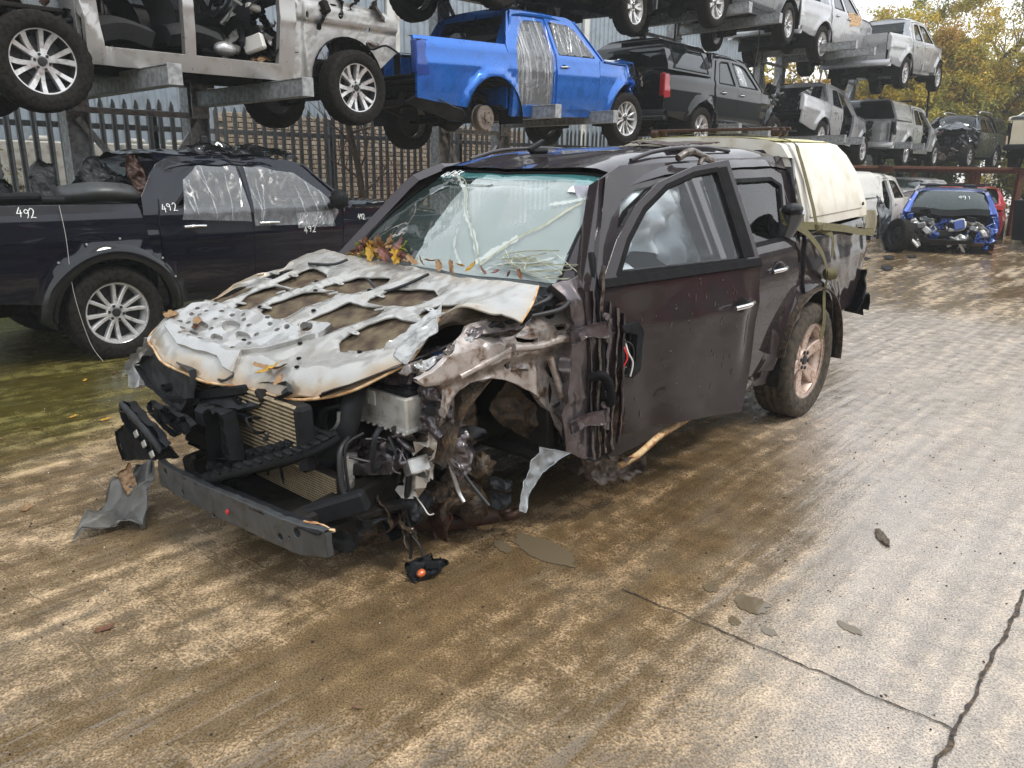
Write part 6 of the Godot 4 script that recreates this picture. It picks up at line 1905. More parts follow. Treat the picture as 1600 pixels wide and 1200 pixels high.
func wreck_side(t: Node3D) -> void:
	var mb := MB.new()
	# inner wing: pressed panel over the bare wheel arch
	var ap := pl("3.19,0.968 3.12,0.979 3.03,1.02 2.95,1.06 2.86,1.09 2.69,1.1 2.49,1.1 2.32,1.1 2.28,1.01 2.31,0.857 2.36,0.639 2.34,0.454 2.37,0.529 2.43,0.643 2.52,0.736 2.62,0.807 2.71,0.852 2.8,0.881 2.89,0.881 2.95,0.866 2.99,0.844 3.03,0.778 3.04,0.82 3.03,0.891 3.07,0.924 3.15,0.935")
	var hl := [pl("2.69,1.03 2.6,1 2.55,0.999 2.55,0.976 2.61,0.98 2.67,1"), pl("2.44,1.03 2.38,1.03 2.38,0.996 2.42,0.997")]
	for q in pl("2.69,0.907 2.41,0.961 2.48,0.972 2.67,0.951 2.75,0.958 2.73,0.940 2.77,0.916 2.63,0.88"): hl.append(circle(q, 0.018 if q.x < 2.72 and q.x > 2.685 and q.y < 0.95 else 0.008, 10))
	mb.sheet(ap, hl, func(p: Vector2) -> Vector3:
		var z := -0.70 - 0.03 * smoothstep(0.90, 0.94, p.y) * smoothstep(1.06, 1.02, p.y) + 0.05 * smoothstep(1.03, 1.10, p.y)
		z -= 0.012 * smoothstep(0.035, 0.02, absf(p.x - 2.56 - 0.1 * (p.y - 0.9))) + 0.010 * noise.get_noise_2d(p.x * 5.0, p.y * 5.0) - 0.012 * smoothstep(0.03, 0.012, absf(Vector2(p.x - 2.70, p.y - 0.45).length() - 0.47)) + 0.010 * smoothstep(0.06, 0.05, Vector2(p.x - 2.80, p.y - 0.985).length())
		z -= 0.05 * smoothstep(2.45, 2.28, p.x)
		return Vector3(p.x, p.y, z), 0.022, 0.02, true)
	var inner := put(mb, "inner_wing", M.apron, t)
	for q in [[p3("2.70,0.985,-0.735 2.55,0.965,-0.745 2.42,0.97,-0.755 2.33,0.95,-0.775"), 0.018], [p3("2.98,0.93,-0.72 2.86,0.955,-0.73 2.72,0.985,-0.735"), 0.015], [p3("2.48,0.90,-0.74 2.44,0.80,-0.745 2.40,0.68,-0.755 2.37,0.56,-0.76"), 0.016]]:
		mb = MB.new()
		mb.tube(path(q[0], 4), q[1], 6)
		put(mb, "pressed_rib", M.apron, inner)
	# ragged white torn seam along the top front of the wing
	for i in 6:
		mb = MB.new()
		var a: Vector3 = path(p3("3.18,0.965,-0.66 3.06,0.985,-0.70 2.95,1.03,-0.70 2.86,1.06,-0.70"), 6)[i * 3]
		patch(mb, [a, a + Vector3(-0.05, 0.015, -0.01), a + Vector3(-0.085, 0.045, 0.01), a + Vector3(-0.03, 0.03, 0.03), a + Vector3(0.02, 0.028, 0.015)], 0.002, 0.012, 22.0)
		put(mb, "torn_flap", M[["torn_metal", "bonnet_white", "mauve_inner"][i % 3]], inner)
	# hinge pillar
	var hp := pl("2.47,1.2 2.31,1.22 2.26,1.11 2.29,0.978 2.29,0.867 2.27,0.689 2.23,0.502 2.18,0.425 2.18,0.388 2.35,0.432 2.44,0.489 2.46,0.653 2.41,0.893 2.4,1.04 2.43,1.14")
	mb = MB.new()
	mb.sheet(hp, [], func(p: Vector2) -> Vector3:
		var u := clampf((p.x - 2.24) / 0.22, 0.0, 1.0)
		return Vector3(p.x, p.y, -0.79 - 0.035 * sin(u * PI) - 0.007 * noise.get_noise_2d(p.x * 8.0, p.y * 3.0) * 2.0 + 0.014 * smoothstep(0.02, 0.008, absf(p.x - 2.40 + 0.06 * (0.8 - p.y))) - 0.012 * smoothstep(0.022, 0.010, absf(p.y - 0.72)) * smoothstep(2.30, 2.38, p.x) + 0.06 * smoothstep(1.12, 1.24, p.y)), 0.024, 0.05, true)
	var pil := put(mb, "hinge_pillar", M.mauve_inner, t)
	# black rubber seal and hinges
	mb = MB.new()
	mb.tube(path(p3("2.24,1.30,-0.76 2.285,1.16,-0.82 2.27,1.0,-0.845 2.275,0.86,-0.85 2.255,0.70,-0.85 2.22,0.54,-0.845"), 5), 0.018, 6)
	put(mb, "door_seal", M.plastic_matt, pil)
	for y in [0.985, 0.60]:
		mb = MB.new()
		patch(mb, [Vector3(2.45, y + 0.03, -0.825), Vector3(2.36, y + 0.045, -0.84), Vector3(2.27, y + 0.05, -0.87), Vector3(2.24, y + 0.0, -0.88), Vector3(2.28, y - 0.02, -0.87), Vector3(2.38, y + 0.005, -0.85), Vector3(2.45, y - 0.02, -0.83)], 0.014, 0.003)
		for q in [Vector3(2.42, y + 0.01, -0.85), Vector3(2.275, y + 0.07, -0.865), Vector3(2.26, y - 0.03, -0.865)]:
			mb.lathe([Vector2(0.017, 0), Vector2(0.016, 0.012), Vector2(0.0, 0.014)], Transform3D(Basis(Vector3.UP, PI), q), 8)
		mb.tube([Vector3(2.255, y - 0.045, -0.875), Vector3(2.255, y + 0.06, -0.875)], 0.011, 8)
		put(mb, "hinge", M.mauve_inner, pil)
	# corrugated cable boot between pillar and door
	var bt := path(p3("2.345,0.80,-0.84 2.32,0.815,-0.885 2.285,0.77,-0.90 2.265,0.70,-0.90 2.25,0.675,-0.88"), 9)
	var rr := []
	for i in bt.size(): rr.append(0.023 if i % 2 else 0.017)
	mb = MB.new()
	mb.tube(bt, rr, 9)
	put(mb, "cable_boot", M.plastic_matt, pil)
	# wheel arch cavity caked in mud
	mb = MB.new()
	mb.grid(20, 8, func(u: float, v: float) -> Vector3:
		var a := lerpf(-0.35, PI * 0.93, u)
		var k := 1.0 + 0.10 * noise.get_noise_2d(u * 6.0, v * 3.0)
		return Vector3(2.69 + cos(PI - a) * 0.35 * k, 0.50 + sin(a) * 0.375 * k, lerpf(-0.70, -0.22, v) + 0.03 * noise.get_noise_2d(u * 5.0, 3.0)), 0.006)
	mb.grid(12, 10, func(u: float, v: float) -> Vector3: return Vector3(lerpf(3.0, 2.36, u), lerpf(0.42, 0.86, v), -0.24 + 0.05 * noise.get_noise_2d(u * 5.0, v * 5.0)))
	put(mb, "wheel_arch", M.mud, t)
	mb = MB.new()
	patch(mb, p3("2.98,0.84,-0.60 2.84,0.86,-0.60 2.76,0.76,-0.58 2.73,0.60,-0.56 2.78,0.55,-0.56 2.92,0.60,-0.58 3.0,0.70,-0.60"), 0.006, 0.02, 7.0)
	patch(mb, p3("2.62,0.82,-0.62 2.48,0.70,-0.64 2.40,0.56,-0.66 2.44,0.50,-0.60 2.56,0.58,-0.55 2.66,0.68,-0.56"), 0.006, 0.02, 7.0)
	put(mb, "arch_liner", M.mud, t)
	# moss at the foot of the arch
	mb = MB.new()
	for i in 60:
		var p := Vector3(2.42 - 0.16 * fmod(i * 0.618, 1.0), 0.46 - 0.06 * fmod(i * 0.618, 1.0) + 0.02 * sin(i), -0.74 - 0.06 * fmod(i * 0.37, 1.0))
		mb.tri(p, p + Vector3(0.012, 0.014, -0.012), p + Vector3(-0.01, 0.016, -0.004))
	put(mb, "moss", M.leaf_green, t).set_meta("kind", "stuff")
	# grey plastic shard dangling from the sill, loose sill end and bent strip
	mb = MB.new()
	patch(mb, p3("2.64,0.575,-0.80 2.486,0.51,-0.80 2.541,0.49,-0.80 2.625,0.435,-0.80 2.69,0.386,-0.80 2.746,0.33,-0.80 2.777,0.347,-0.80 2.772,0.41,-0.80 2.72,0.467,-0.80 2.66,0.539,-0.80"), 0.003, 0.010, 12.0, [], 0.05)
	put(mb, "plastic_shard", M.poly_grey, t, "cloudy grey plastic shard hanging from the wheel arch")
	mb = MB.new()
	patch(mb, p3("2.318,0.419,-0.80 2.157,0.38,-0.82 1.944,0.309,-0.84 1.935,0.257,-0.84 2.048,0.248,-0.82 2.287,0.313,-0.80"), 0.05, 0.01, 10.0, [], -0.02)
	put(mb, "sill_end", M.torn_metal, t)
	mb = MB.new()
	mb.tube(path(p3("2.10,0.325,-0.84 2.0,0.35,-0.87 1.88,0.375,-0.87 1.76,0.385,-0.86 1.3,0.36,-0.80"), 4), 0.018, 5)
	put(mb, "sill_strip", M.bonnet_rust, t)
	# scuttle corner mess: wiper motor bracket, cables
	mb = MB.new()
	mb.box(Vector3(2.60, 1.09, -0.68), Vector3(0.14, 0.05, 0.10), 0.015, Basis.from_euler(Vector3(0.4, 0.5, 0.2)))
	mb.box(Vector3(2.52, 1.12, -0.70), Vector3(0.07, 0.07, 0.06), 0.015, Basis.from_euler(Vector3(0.1, 0.9, 0.4)))
	mb.box(Vector3(2.70, 1.05, -0.64), Vector3(0.11, 0.04, 0.09), 0.015, Basis.from_euler(Vector3(0.2, 0.1, 0.5)))
	put(mb, "wiper_bracket", M.plastic_grey, t)
	for q in [p3("2.44,1.16,-0.72 2.52,1.15,-0.76 2.60,1.13,-0.74 2.70,1.10,-0.70 2.78,1.06,-0.66"), p3("2.50,1.17,-0.68 2.58,1.12,-0.74 2.66,1.13,-0.72"), p3("2.62,1.10,-0.76 2.50,1.11,-0.80 2.42,1.13,-0.79"), p3("2.90,0.99,-0.52 2.94,0.97,-0.60 3.0,0.99,-0.58")]:
		mb = MB.new()
		mb.tube(path(q, 5), 0.010, 6)
		put(mb, "loom", M.cable, t)
	mb = MB.new()
	mb.lathe([Vector2(0.03, -0.03), Vector2(0.03, 0.03), Vector2(0, 0.032)], Transform3D(Basis(Vector3.RIGHT, -PI / 2), Vector3(2.93, 0.955, -0.56)), 12)
	put(mb, "blue_cap", M.paint_blue, t)


func wreck_nose(t: Node3D) -> void:
	var mb := MB.new()
	# steel cross bar across the bottom of the front
	var bar := pl("-0.60,0.382 -0.598,0.478 0.485,0.412 0.64,0.412 0.655,0.292 0.52,0.300 -0.468,0.356")
	var hl := []
	for q in [[0.56, 0.385, 0.018], [0.40, 0.335, 0.017], [0.36, 0.362, 0.006], [0.20, 0.352, 0.005], [0.13, 0.35, 0.008], [0.14, 0.315, 0.012], [-0.05, 0.385, 0.010], [-0.13, 0.36, 0.006], [-0.36, 0.39, 0.018], [-0.415, 0.405, 0.009], [-0.46, 0.438, 0.022], [-0.50, 0.39, 0.007], [-0.33, 0.42, 0.006]]:
		hl.append(circle(Vector2(q[0], q[1]), q[2], 12))
	mb.sheet(bar, hl, func(p: Vector2) -> Vector3: return Vector3(3.565 - 0.05 * pow(absf(p.x), 2.2) + 0.006 * noise.get_noise_2d(p.x * 6.0, p.y * 8.0) - 0.02 * smoothstep(-0.45, -0.6, p.x), p.y, p.x), 0.03, 0.022, true, 0.005)
	var cb := put(mb, "cross_bar", M.bumper_grey, t)
	mb = MB.new()
	mb.sheet(pl("-0.58,0 0.46,0 0.46,0.06 -0.58,0.06"), [], func(p: Vector2) -> Vector3: return Vector3(3.560 - 0.05 * pow(absf(p.x), 2.2) - p.y, lerpf(0.408, 0.474, clampf((0.47 - p.x) / 1.05, 0.0, 1.0)) + 0.004 * noise.get_noise_2d(p.x * 14.0, p.y * 20.0), p.x), 0.04, 0.006, true)
	put(mb, "top_flange", M.plastic, cb)
	mb = MB.new()
	mb.lathe([Vector2(0.011, 0), Vector2(0.009, 0.007), Vector2(0, 0.009)], Transform3D(Basis(Vector3.UP, PI / 2), Vector3(3.567, 0.377, 0.0)), 9)
	put(mb, "red_mark", M.red_dot, cb)
	mb = MB.new()
	patch(mb, p3("3.53,0.478,-0.47 3.50,0.482,-0.54 3.48,0.47,-0.59 3.50,0.46,-0.52"), 0.012, 0.006, 20.0)
	put(mb, "rusty_corner", M.bonnet_rust, cb)
	# chassis horns and dark lower tray behind the bar
	for z in [0.45, -0.38]:
		mb = MB.new()
		mb.beam(Vector3(3.50, 0.40, z), Vector3(2.7, 0.47, z), 0.09, 0.12, 0.012)
		put(mb, "chassis_horn", M.underbody, t)
	mb = MB.new()
	patch(mb, p3("3.50,0.37,0.5 3.50,0.40,-0.45 3.10,0.40,-0.50 3.05,0.37,0.55"), 0.02, 0.012, 5.0)
	put(mb, "lower_tray", M.underbody, t)
	# bulkhead of the engine bay so that nothing shows through
	mb = MB.new()
	mb.box(Vector3(2.42, 0.78, 0.0), Vector3(0.05, 0.72, 1.4), 0.01)
	mb.box(Vector3(2.85, 0.66, 0.05), Vector3(0.62, 0.46, 0.62), 0.07)
	mb.box(Vector3(2.95, 0.80, 0.45), Vector3(0.4, 0.22, 0.3), 0.05)
	mb.tube([Vector3(3.15, 0.72, 0.2), Vector3(2.8, 0.86, 0.1), Vector3(2.6, 0.88, -0.2)], 0.05, 8)
	put(mb, "engine", M.underbody, t)
	# right-hand inner wing and white wing tip by the far headlamp
	mb = MB.new()
	patch(mb, p3("2.3,1.05,0.74 3.3,0.92,0.74 3.45,0.7,0.76 3.35,0.45,0.74 2.4,0.45,0.74"), 0.02, 0.02, 4.0)
	put(mb, "inner_wing", M.mauve_inner, t)
	mb = MB.new()
	patch(mb, p3("3.44,0.824,0.945 3.40,0.945,0.743 3.42,0.90,0.698 3.46,0.815,0.80 3.46,0.713,0.80 3.46,0.674,0.88 3.44,0.743,1.005"), 0.03, 0.012, 6.0, [], 0.03)
	put(mb, "wing_tip", M.bonnet_white, t)
	# black plastic: shrouds above the coolers
	for q in [["shroud", p3("3.47,0.809,0.806 3.45,0.878,0.682 3.45,0.873,0.315 3.47,0.759,0.316 3.49,0.673,0.415 3.49,0.698,0.544 3.48,0.741,0.698"), 0.03], ["shroud", p3("3.44,0.732,0.363 3.36,0.818,0.221 3.32,0.856,-0.175 3.34,0.841,-0.211 3.42,0.746,0.034 3.45,0.707,0.344"), 0.025]]:
		mb = MB.new()
		patch(mb, q[1], q[2], 0.012, 5.0, [Vector3(0.02, -0.02, 0.02)], 0.02)
		put(mb, q[0], M.plastic_grey, t)
	mb = MB.new()
	mb.beam(Vector3(3.46, 0.735, 0.43), Vector3(3.40, 0.83, 0.05), 0.02, 0.04, 0.006)
	mb.beam(Vector3(3.455, 0.705, 0.36), Vector3(3.41, 0.72, 0.03), 0.03, 0.03, 0.006)
	mb.beam(Vector3(3.48, 0.69, 0.62), Vector3(3.47, 0.74, 0.33), 0.03, 0.03, 0.006)
	put(mb, "shroud_lip", M.plastic, t)
	mb = MB.new()
	patch(mb, p3("3.47,0.745,0.175 3.47,0.77,0.02 3.46,0.56,0.015 3.46,0.53,0.19"), 0.06, 0.006, 8.0)
	mb.box(Vector3(3.48, 0.70, 0.24), Vector3(0.08, 0.09, 0.10), 0.02)
	put(mb, "latch_post", M.plastic, t)
	# intercooler: rows of tubes between two tanks
	var ic := MB.new()
	ic.box(Vector3(3.36, 0.70, 0.12), Vector3(0.05, 0.25, 0.84), 0.008)
	var icn := put(ic, "intercooler", M.underbody, t)
	for i in 15:
		mb = MB.new()
		mb.box(Vector3(3.392, 0.588 + i * 0.0165, 0.12), Vector3(0.022, 0.0085, 0.80), 0.003)
		put(mb, "tube", M.fin_tan, icn)
	mb = MB.new()
	mb.box(Vector3(3.375, 0.70, -0.295), Vector3(0.07, 0.26, 0.05), 0.015)
	put(mb, "end_tank", M.plastic, icn)
	# condenser low down
	mb = MB.new()
	mb.box(Vector3(3.30, 0.47, 0.0), Vector3(0.03, 0.16, 0.78), 0.004)
	var cd := put(mb, "condenser", M.underbody, t)
	for i in 14:
		mb = MB.new()
		mb.box(Vector3(3.318, 0.40 + i * 0.0105, 0.0), Vector3(0.008, 0.0045, 0.76))
		put(mb, "fin", M.fin_tan, cd)
	mb = MB.new()
	mb.tube([Vector3(3.26, 0.36, -0.35), Vector3(3.25, 0.52, -0.36)], 0.028, 12)
	put(mb, "drier", M.alu, cd)
	# buckled plastic bumper carrier: two ribs swinging across from the far bottom to the near top
	for q in [[p3("3.52,0.385,0.33 3.49,0.50,0.07 3.45,0.60,-0.18 3.38,0.66,-0.32 3.28,0.70,-0.36"), 0.028], [p3("3.47,0.45,0.30 3.44,0.555,0.05 3.40,0.64,-0.18 3.33,0.70,-0.30"), 0.022]]:
		mb = MB.new()
		var pp := path(q[0], 8)
		var r := []
		for i in pp.size(): r.append(q[1] * (1.0 + 0.10 * noise.get_noise_2d(i * 0.9, q[1] * 100.0)))
		mb.tube(pp, r, 6)
		for i in range(2, pp.size() - 2, 2):
			mb.box(pp[i] + Vector3(0.012, q[1] * 0.75, 0), Vector3(0.035, 0.014, 0.05), 0.004)
		put(mb, "bumper_carrier", M.plastic, t)
	# ribbed bracket and dark panel hanging off the far corner
	mb = MB.new()
	patch(mb, p3("3.56,0.469,1.008 3.56,0.564,0.821 3.56,0.499,0.799 3.56,0.528,0.462 3.56,0.50,0.391 3.56,0.334,0.968"), 0.012, 0.008, 4.0)
	put(mb, "hanging_panel", M.plastic_matt, t)
	mb = MB.new()
	patch(mb, p3("3.60,0.668,0.752 3.60,0.703,0.652 3.60,0.593,0.336 3.60,0.507,0.44 3.60,0.541,0.65 3.60,0.627,0.752"), 0.03, 0.01, 8.0)
	patch(mb, p3("3.555,0.709,0.59 3.555,0.715,0.324 3.555,0.697,0.182 3.555,0.659,0.241 3.555,0.598,0.383 3.555,0.665,0.549"), 0.025, 0.012, 8.0, [Vector3(-0.06, 0.02, 0.022), Vector3(0.02, 0.0, 0.022), Vector3(0.10, -0.01, 0.02)])
	for i in 7:
		mb.box(Vector3(3.615, 0.555 + i * 0.019, 0.48 + i * 0.037), Vector3(0.03, 0.045, 0.014), 0.004, Basis(Vector3.RIGHT, 0.3))
	put(mb, "lamp_bracket", M.plastic, t)
	mb = MB.new()
	mb.tube(path(p3("3.63,0.69,0.70 3.635,0.655,0.58 3.63,0.60,0.46 3.62,0.545,0.39"), 5), 0.016, 6)
	put(mb, "bracket_rail", M.plastic_grey, t)
	for i in 3:
		mb = MB.new()
		mb.box(Vector3(3.632, 0.575 - i * 0.03, 0.60 - i * 0.065), Vector3(0.008, 0.03, 0.045), 0.004, Basis(Vector3.RIGHT, 0.5))
		put(mb, "bright_tab", M.alu, t)
	# hose elbow
	mb = MB.new()
	mb.tube(path(p3("3.12,0.87,-0.30 3.19,0.80,-0.345 3.21,0.72,-0.335 3.22,0.63,-0.28 3.25,0.54,-0.19 3.27,0.48,-0.05"), 6), 0.043, 12)
	put(mb, "coolant_hose", M.plastic_grey, t)
	for q in [p3("3.28,0.80,-0.14 3.28,0.76,-0.155 3.27,0.735,-0.165"), p3("3.25,0.682,-0.126 3.25,0.673,-0.20 3.25,0.685,-0.27 3.25,0.73,-0.325 3.25,0.78,-0.34")]:
		mb = MB.new()
		mb.tube(path(q, 5), 0.008, 8)
		put(mb, "bright_pipe", M.alu, t)
	# battery in its pale case
	mb = MB.new()
	mb.box(Vector3(2.995, 0.762, -0.385), Vector3(0.19, 0.14, 0.31), 0.008)
	mb.box(Vector3(2.995, 0.70, -0.385), Vector3(0.205, 0.02, 0.325), 0.006)
	for i in 9:
		mb.box(Vector3(3.095, 0.692, -0.53 + i * 0.036), Vector3(0.02, 0.012, 0.016), 0.004)
	var bt := put(mb, "battery", M.alu_box, t)
	mb = MB.new()
	mb.box(Vector3(2.985, 0.845, -0.385), Vector3(0.19, 0.03, 0.30), 0.01)
	mb.box(Vector3(3.03, 0.86, -0.50), Vector3(0.06, 0.03, 0.06), 0.01)
	put(mb, "battery_lid", M.plastic, bt)
	mb = MB.new()
	mb.box(Vector3(3.091, 0.80, -0.335), Vector3(0.004, 0.06, 0.05), 0.001)
	put(mb, "label_plate", M.sticker, bt)
	scribble("96", func(p: Vector2) -> Vector3: return Vector3(3.0945, 0.775 + p.y, -0.312 - p.x), 0.02, bt, 0.003, "printed_code")
	# mauve panel pieces under it
	mb = MB.new()
	mb.sheet(pl("-0.15,0.375 0.112,0.44 0.347,0.50 0.50,0.54 0.53,0.60 0.307,0.535 0.0,0.47"), [], func(p: Vector2) -> Vector3: return Vector3(3.20 - 0.08 * p.x + 0.012 * noise.get_noise_2d(p.x * 8.0, p.y * 8.0), p.y, -p.x), 0.03, 0.06, false)
	put(mb, "front_panel", M.mauve_inner, t)
	mb = MB.new()
	patch(mb, p3("3.12,0.606,-0.20 3.12,0.645,-0.388 3.10,0.635,-0.49 3.10,0.542,-0.49 3.14,0.485,-0.219"), 0.02, 0.02, 12.0, [Vector3(0.05, 0.0, 0.012), Vector3(-0.05, 0.01, 0.01)])
	put(mb, "front_panel", M.mauve_inner, t)
	mb = MB.new()
	mb.tube([Vector3(3.17, 0.49, -0.27), Vector3(3.17, 0.565, -0.27)], [0.035, 0.033], 14)
	put(mb, "reservoir", M.cloth_white, t)
	# white washer bottle, burst
	mb = MB.new()
	patch(mb, p3("3.02,0.377,-0.282 3.02,0.432,-0.309 3.0,0.499,-0.358 3.0,0.544,-0.415 3.0,0.636,-0.572 3.0,0.676,-0.603 3.0,0.665,-0.631 2.99,0.618,-0.61 2.99,0.565,-0.572 3.0,0.453,-0.551 3.0,0.445,-0.51 3.01,0.432,-0.416"), 0.05, 0.028, 8.0, [], 0.05)
	put(mb, "washer_bottle", M.cloth_white, t)
	# looms hanging down to the ground, with an amber indicator at the end
	for q in [["p", p3("3.06,0.662,-0.463 3.06,0.59,-0.488 3.06,0.537,-0.504 3.06,0.429,-0.485 3.06,0.349,-0.468 3.06,0.26,-0.491"), 0.013], ["p", p3("3.12,0.673,-0.464 3.12,0.612,-0.499 3.12,0.551,-0.484 3.12,0.488,-0.416 3.12,0.443,-0.259 3.12,0.423,-0.106"), 0.007], ["p", p3("3.06,0.546,-0.433 3.06,0.507,-0.45 3.06,0.388,-0.398 3.06,0.32,-0.424 3.06,0.287,-0.463"), 0.006], ["p", p3("3.06,0.26,-0.491 3.06,0.199,-0.492 3.07,0.135,-0.49"), 0.007], ["p", p3("3.06,0.24,-0.49 3.05,0.20,-0.53 3.05,0.16,-0.55 3.05,0.14,-0.58"), 0.005], ["c", p3("3.03,0.40,-0.50 3.03,0.37,-0.54 3.03,0.345,-0.57 3.02,0.35,-0.59"), 0.003]]:
		mb = MB.new()
		mb.tube(path(q[1], 6), q[2], 7)
		put(mb, "hanging_cable", M["cable" if q[0] == "p" else "cable_white"], t)
	mb = MB.new()
	mb.box(Vector3(3.05, 0.145, -0.58), Vector3(0.03, 0.02, 0.03), 0.005)
	mb.box(Vector3(3.06, 0.262, -0.49), Vector3(0.022, 0.022, 0.03), 0.005)
	put(mb, "plug", M.cloth_white, t)
	mb = MB.new()
	patch(mb, p3("3.14,0.135,-0.54 3.05,0.165,-0.58 3.02,0.15,-0.66 3.08,0.125,-0.655 3.17,0.125,-0.62"), 0.02, 0.01, 20.0)
	mb.box(Vector3(3.05, 0.15, -0.62), Vector3(0.06, 0.035, 0.07), 0.008, Basis.from_euler(Vector3(0.2, 0.5, 0.3)))
	var ind := put(mb, "indicator_lamp", M.plastic, t)
	mb = MB.new()
	mb.lathe([Vector2(0.0, 0.03), Vector2(0.012, 0.026), Vector2(0.017, 0.014), Vector2(0.015, 0.0)], Transform3D(Basis(Vector3.UP, 1.9), Vector3(3.115, 0.143, -0.615)), 14, true)
	put(mb, "amber_bulb", M.amber, ind)
	# radiator support upright, torn and rusty
	for q in [[p3("3.03,0.93,-0.55 2.98,0.88,-0.60 2.95,0.80,-0.62 2.97,0.72,-0.60 3.0,0.66,-0.56"), 0.02, "torn_metal"], [p3("3.0,0.78,-0.55 2.93,0.74,-0.60 2.90,0.66,-0.62 2.92,0.58,-0.60 2.98,0.55,-0.58"), 0.035, "plastic_grey"], [p3("2.95,0.744,-0.62 2.95,0.641,-0.61 2.95,0.571,-0.59"), 0.010, "alu"], [p3("2.93,0.566,-0.565 2.93,0.513,-0.605 2.92,0.424,-0.63 2.92,0.386,-0.66"), 0.009, "alu"], [p3("2.90,0.60,-0.50 2.88,0.52,-0.58 2.86,0.44,-0.64 2.84,0.36,-0.72"), 0.008, "cable"]]:
		mb = MB.new()
		mb.tube(path(q[0], 5), q[1], 7)
		put(mb, "bent_strut", M[q[2]], t)
	mb = MB.new()
	patch(mb, p3("3.02,0.90,-0.56 2.96,0.86,-0.66 2.95,0.74,-0.66 2.99,0.66,-0.60 3.04,0.70,-0.55"), 0.015, 0.03, 8.0)
	patch(mb, p3("2.96,0.72,-0.64 2.89,0.70,-0.66 2.87,0.58,-0.66 2.92,0.50,-0.64 2.97,0.58,-0.62"), 0.015, 0.025, 8.0)
	put(mb, "crushed_support", M.mauve_inner, t)
	mb = MB.new()
	patch(mb, p3("3.07,0.851,-0.302 3.05,0.90,-0.41 3.03,0.91,-0.53 3.05,0.88,-0.53 3.07,0.84,-0.365"), 0.02, 0.006, 9.0, [Vector3(0.02, 0.0, 0.012), Vector3(0.06, 0.0, 0.012)])
	put(mb, "slam_panel_end", M.mauve_inner, t)
	mb = MB.new()
	mb.grid(10, 8, func(u: float, v: float) -> Vector3: return Vector3(2.80 + 0.04 * cos(u * TAU), 0.63 + 0.025 * sin(u * TAU), lerpf(-0.50, -0.66, v) ) if v < 0.99 else Vector3(2.80, 0.63, -0.67))
	put(mb, "bump_stop", M.plastic_grey, t)
	innards(t, Vector3(3.22, 0.74, 0.30), Vector3(0.35, 0.22, 0.75), 201, ["plastic", "plastic", "underbody", "alu", "plastic_grey"], 40, 0.5)
	innards(t, Vector3(3.04, 0.58, -0.38), Vector3(0.16, 0.16, 0.34), 202, ["plastic", "mauve_inner", "underbody", "alu", "mauve_inner"], 30, 0.4)
	innards(t, Vector3(3.05, 0.32, -0.36), Vector3(0.35, 0.14, 0.40), 203, ["plastic", "mud", "rust_metal", "mud"], 30, 0.42)
	innards(t, Vector3(3.30, 0.50, 0.30), Vector3(0.25, 0.16, 0.55), 204, ["plastic", "underbody", "plastic"], 24, 0.5)
	for i in 14:
		mb = MB.new()
		var a := Vector3(3.28 - 0.20 * fmod(i * 0.618, 1.0), 0.84 - 0.22 * fmod(i * 0.37, 1.0), 0.55 - 1.1 * fmod(i * 0.414, 1.0))
		var bq := a + Vector3(0.08 * sin(i), -0.14 - 0.1 * fmod(i * 0.7, 1.0), 0.16 * cos(i * 2.0))
		mb.tube(path([a, a.lerp(bq, 0.3) + Vector3(0.05, 0.02, 0.03 * sin(i * 3.0)), a.lerp(bq, 0.7) + Vector3(0.04, -0.05, 0.0), bq], 5), 0.006 + 0.010 * fmod(i * 0.29, 1.0), 7)
		put(mb, "hose", M.cable if i % 4 else M.plastic_grey, t)
	# suspension arm lying on the wet ground, hub and mud-caked joints
	mb = MB.new()
	mb.tube(path(p3("2.99,0.19,-0.02 2.93,0.18,-0.25 2.83,0.175,-0.41 2.71,0.185,-0.52 2.64,0.20,-0.585"), 5), [0.05, 0.05, 0.05, 0.048, 0.046, 0.045, 0.045, 0.044, 0.042, 0.042, 0.04, 0.04, 0.038, 0.036, 0.035, 0.034, 0.034, 0.034, 0.034, 0.034, 0.034], 8)
	mb.tube([Vector3(2.9, 0.2, -0.1), Vector3(2.6, 0.24, -0.3), Vector3(2.66, 0.2, -0.54)], 0.035, 8)
	put(mb, "suspension_arm", M.rust_metal, t)
	mb = MB.new()
	mb.lathe([Vector2(0.022, -0.015), Vector2(0.045, -0.018), Vector2(0.048, 0.0), Vector2(0.045, 0.018), Vector2(0.022, 0.015), Vector2(0.022, -0.015)], Transform3D(Basis(Vector3.RIGHT, -PI / 2 + 0.3), Vector3(2.60, 0.20, -0.62)), 16, true)
	put(mb, "ball_joint", M.rust_metal, t)
	for q in [[Vector3(2.78, 0.35, -0.47), 0.10], [Vector3(2.74, 0.27, -0.52), 0.075], [Vector3(2.90, 0.33, -0.36), 0.09], [Vector3(3.10, 0.33, -0.30), 0.10], [Vector3(3.05, 0.27, -0.12), 0.11], [Vector3(2.98, 0.34, -0.44), 0.08], [Vector3(3.2, 0.30, -0.35), 0.08], [Vector3(2.72, 0.44, -0.55), 0.06]]:
		mb = MB.new()
		mb.grid(14, 10, func(u: float, v: float) -> Vector3:
			var a := TAU * u; var b := lerpf(-PI / 2, PI / 2, v)
			var d := Vector3(cos(a) * cos(b), sin(b), sin(a) * cos(b))
			return q[0] + d * q[1] * (1.0 + 0.5 * noise.get_noise_3d(d.x * 2.2 + q[0].x * 9.0, d.y * 2.2, d.z * 2.2 + q[0].z * 9.0)))
		put(mb, "mud_caked_knuckle", M.mud, t)
	var bo := []
	var br := []
	for i in 13:
		bo.append(Vector3(2.95, 0.39 + 0.001 * i, -0.45 - 0.0095 * i)); br.append(0.045 if i % 2 else 0.034)
	mb = MB.new()
	mb.tube(bo, br, 14)
	put(mb, "drive_boot", M.mud, t)
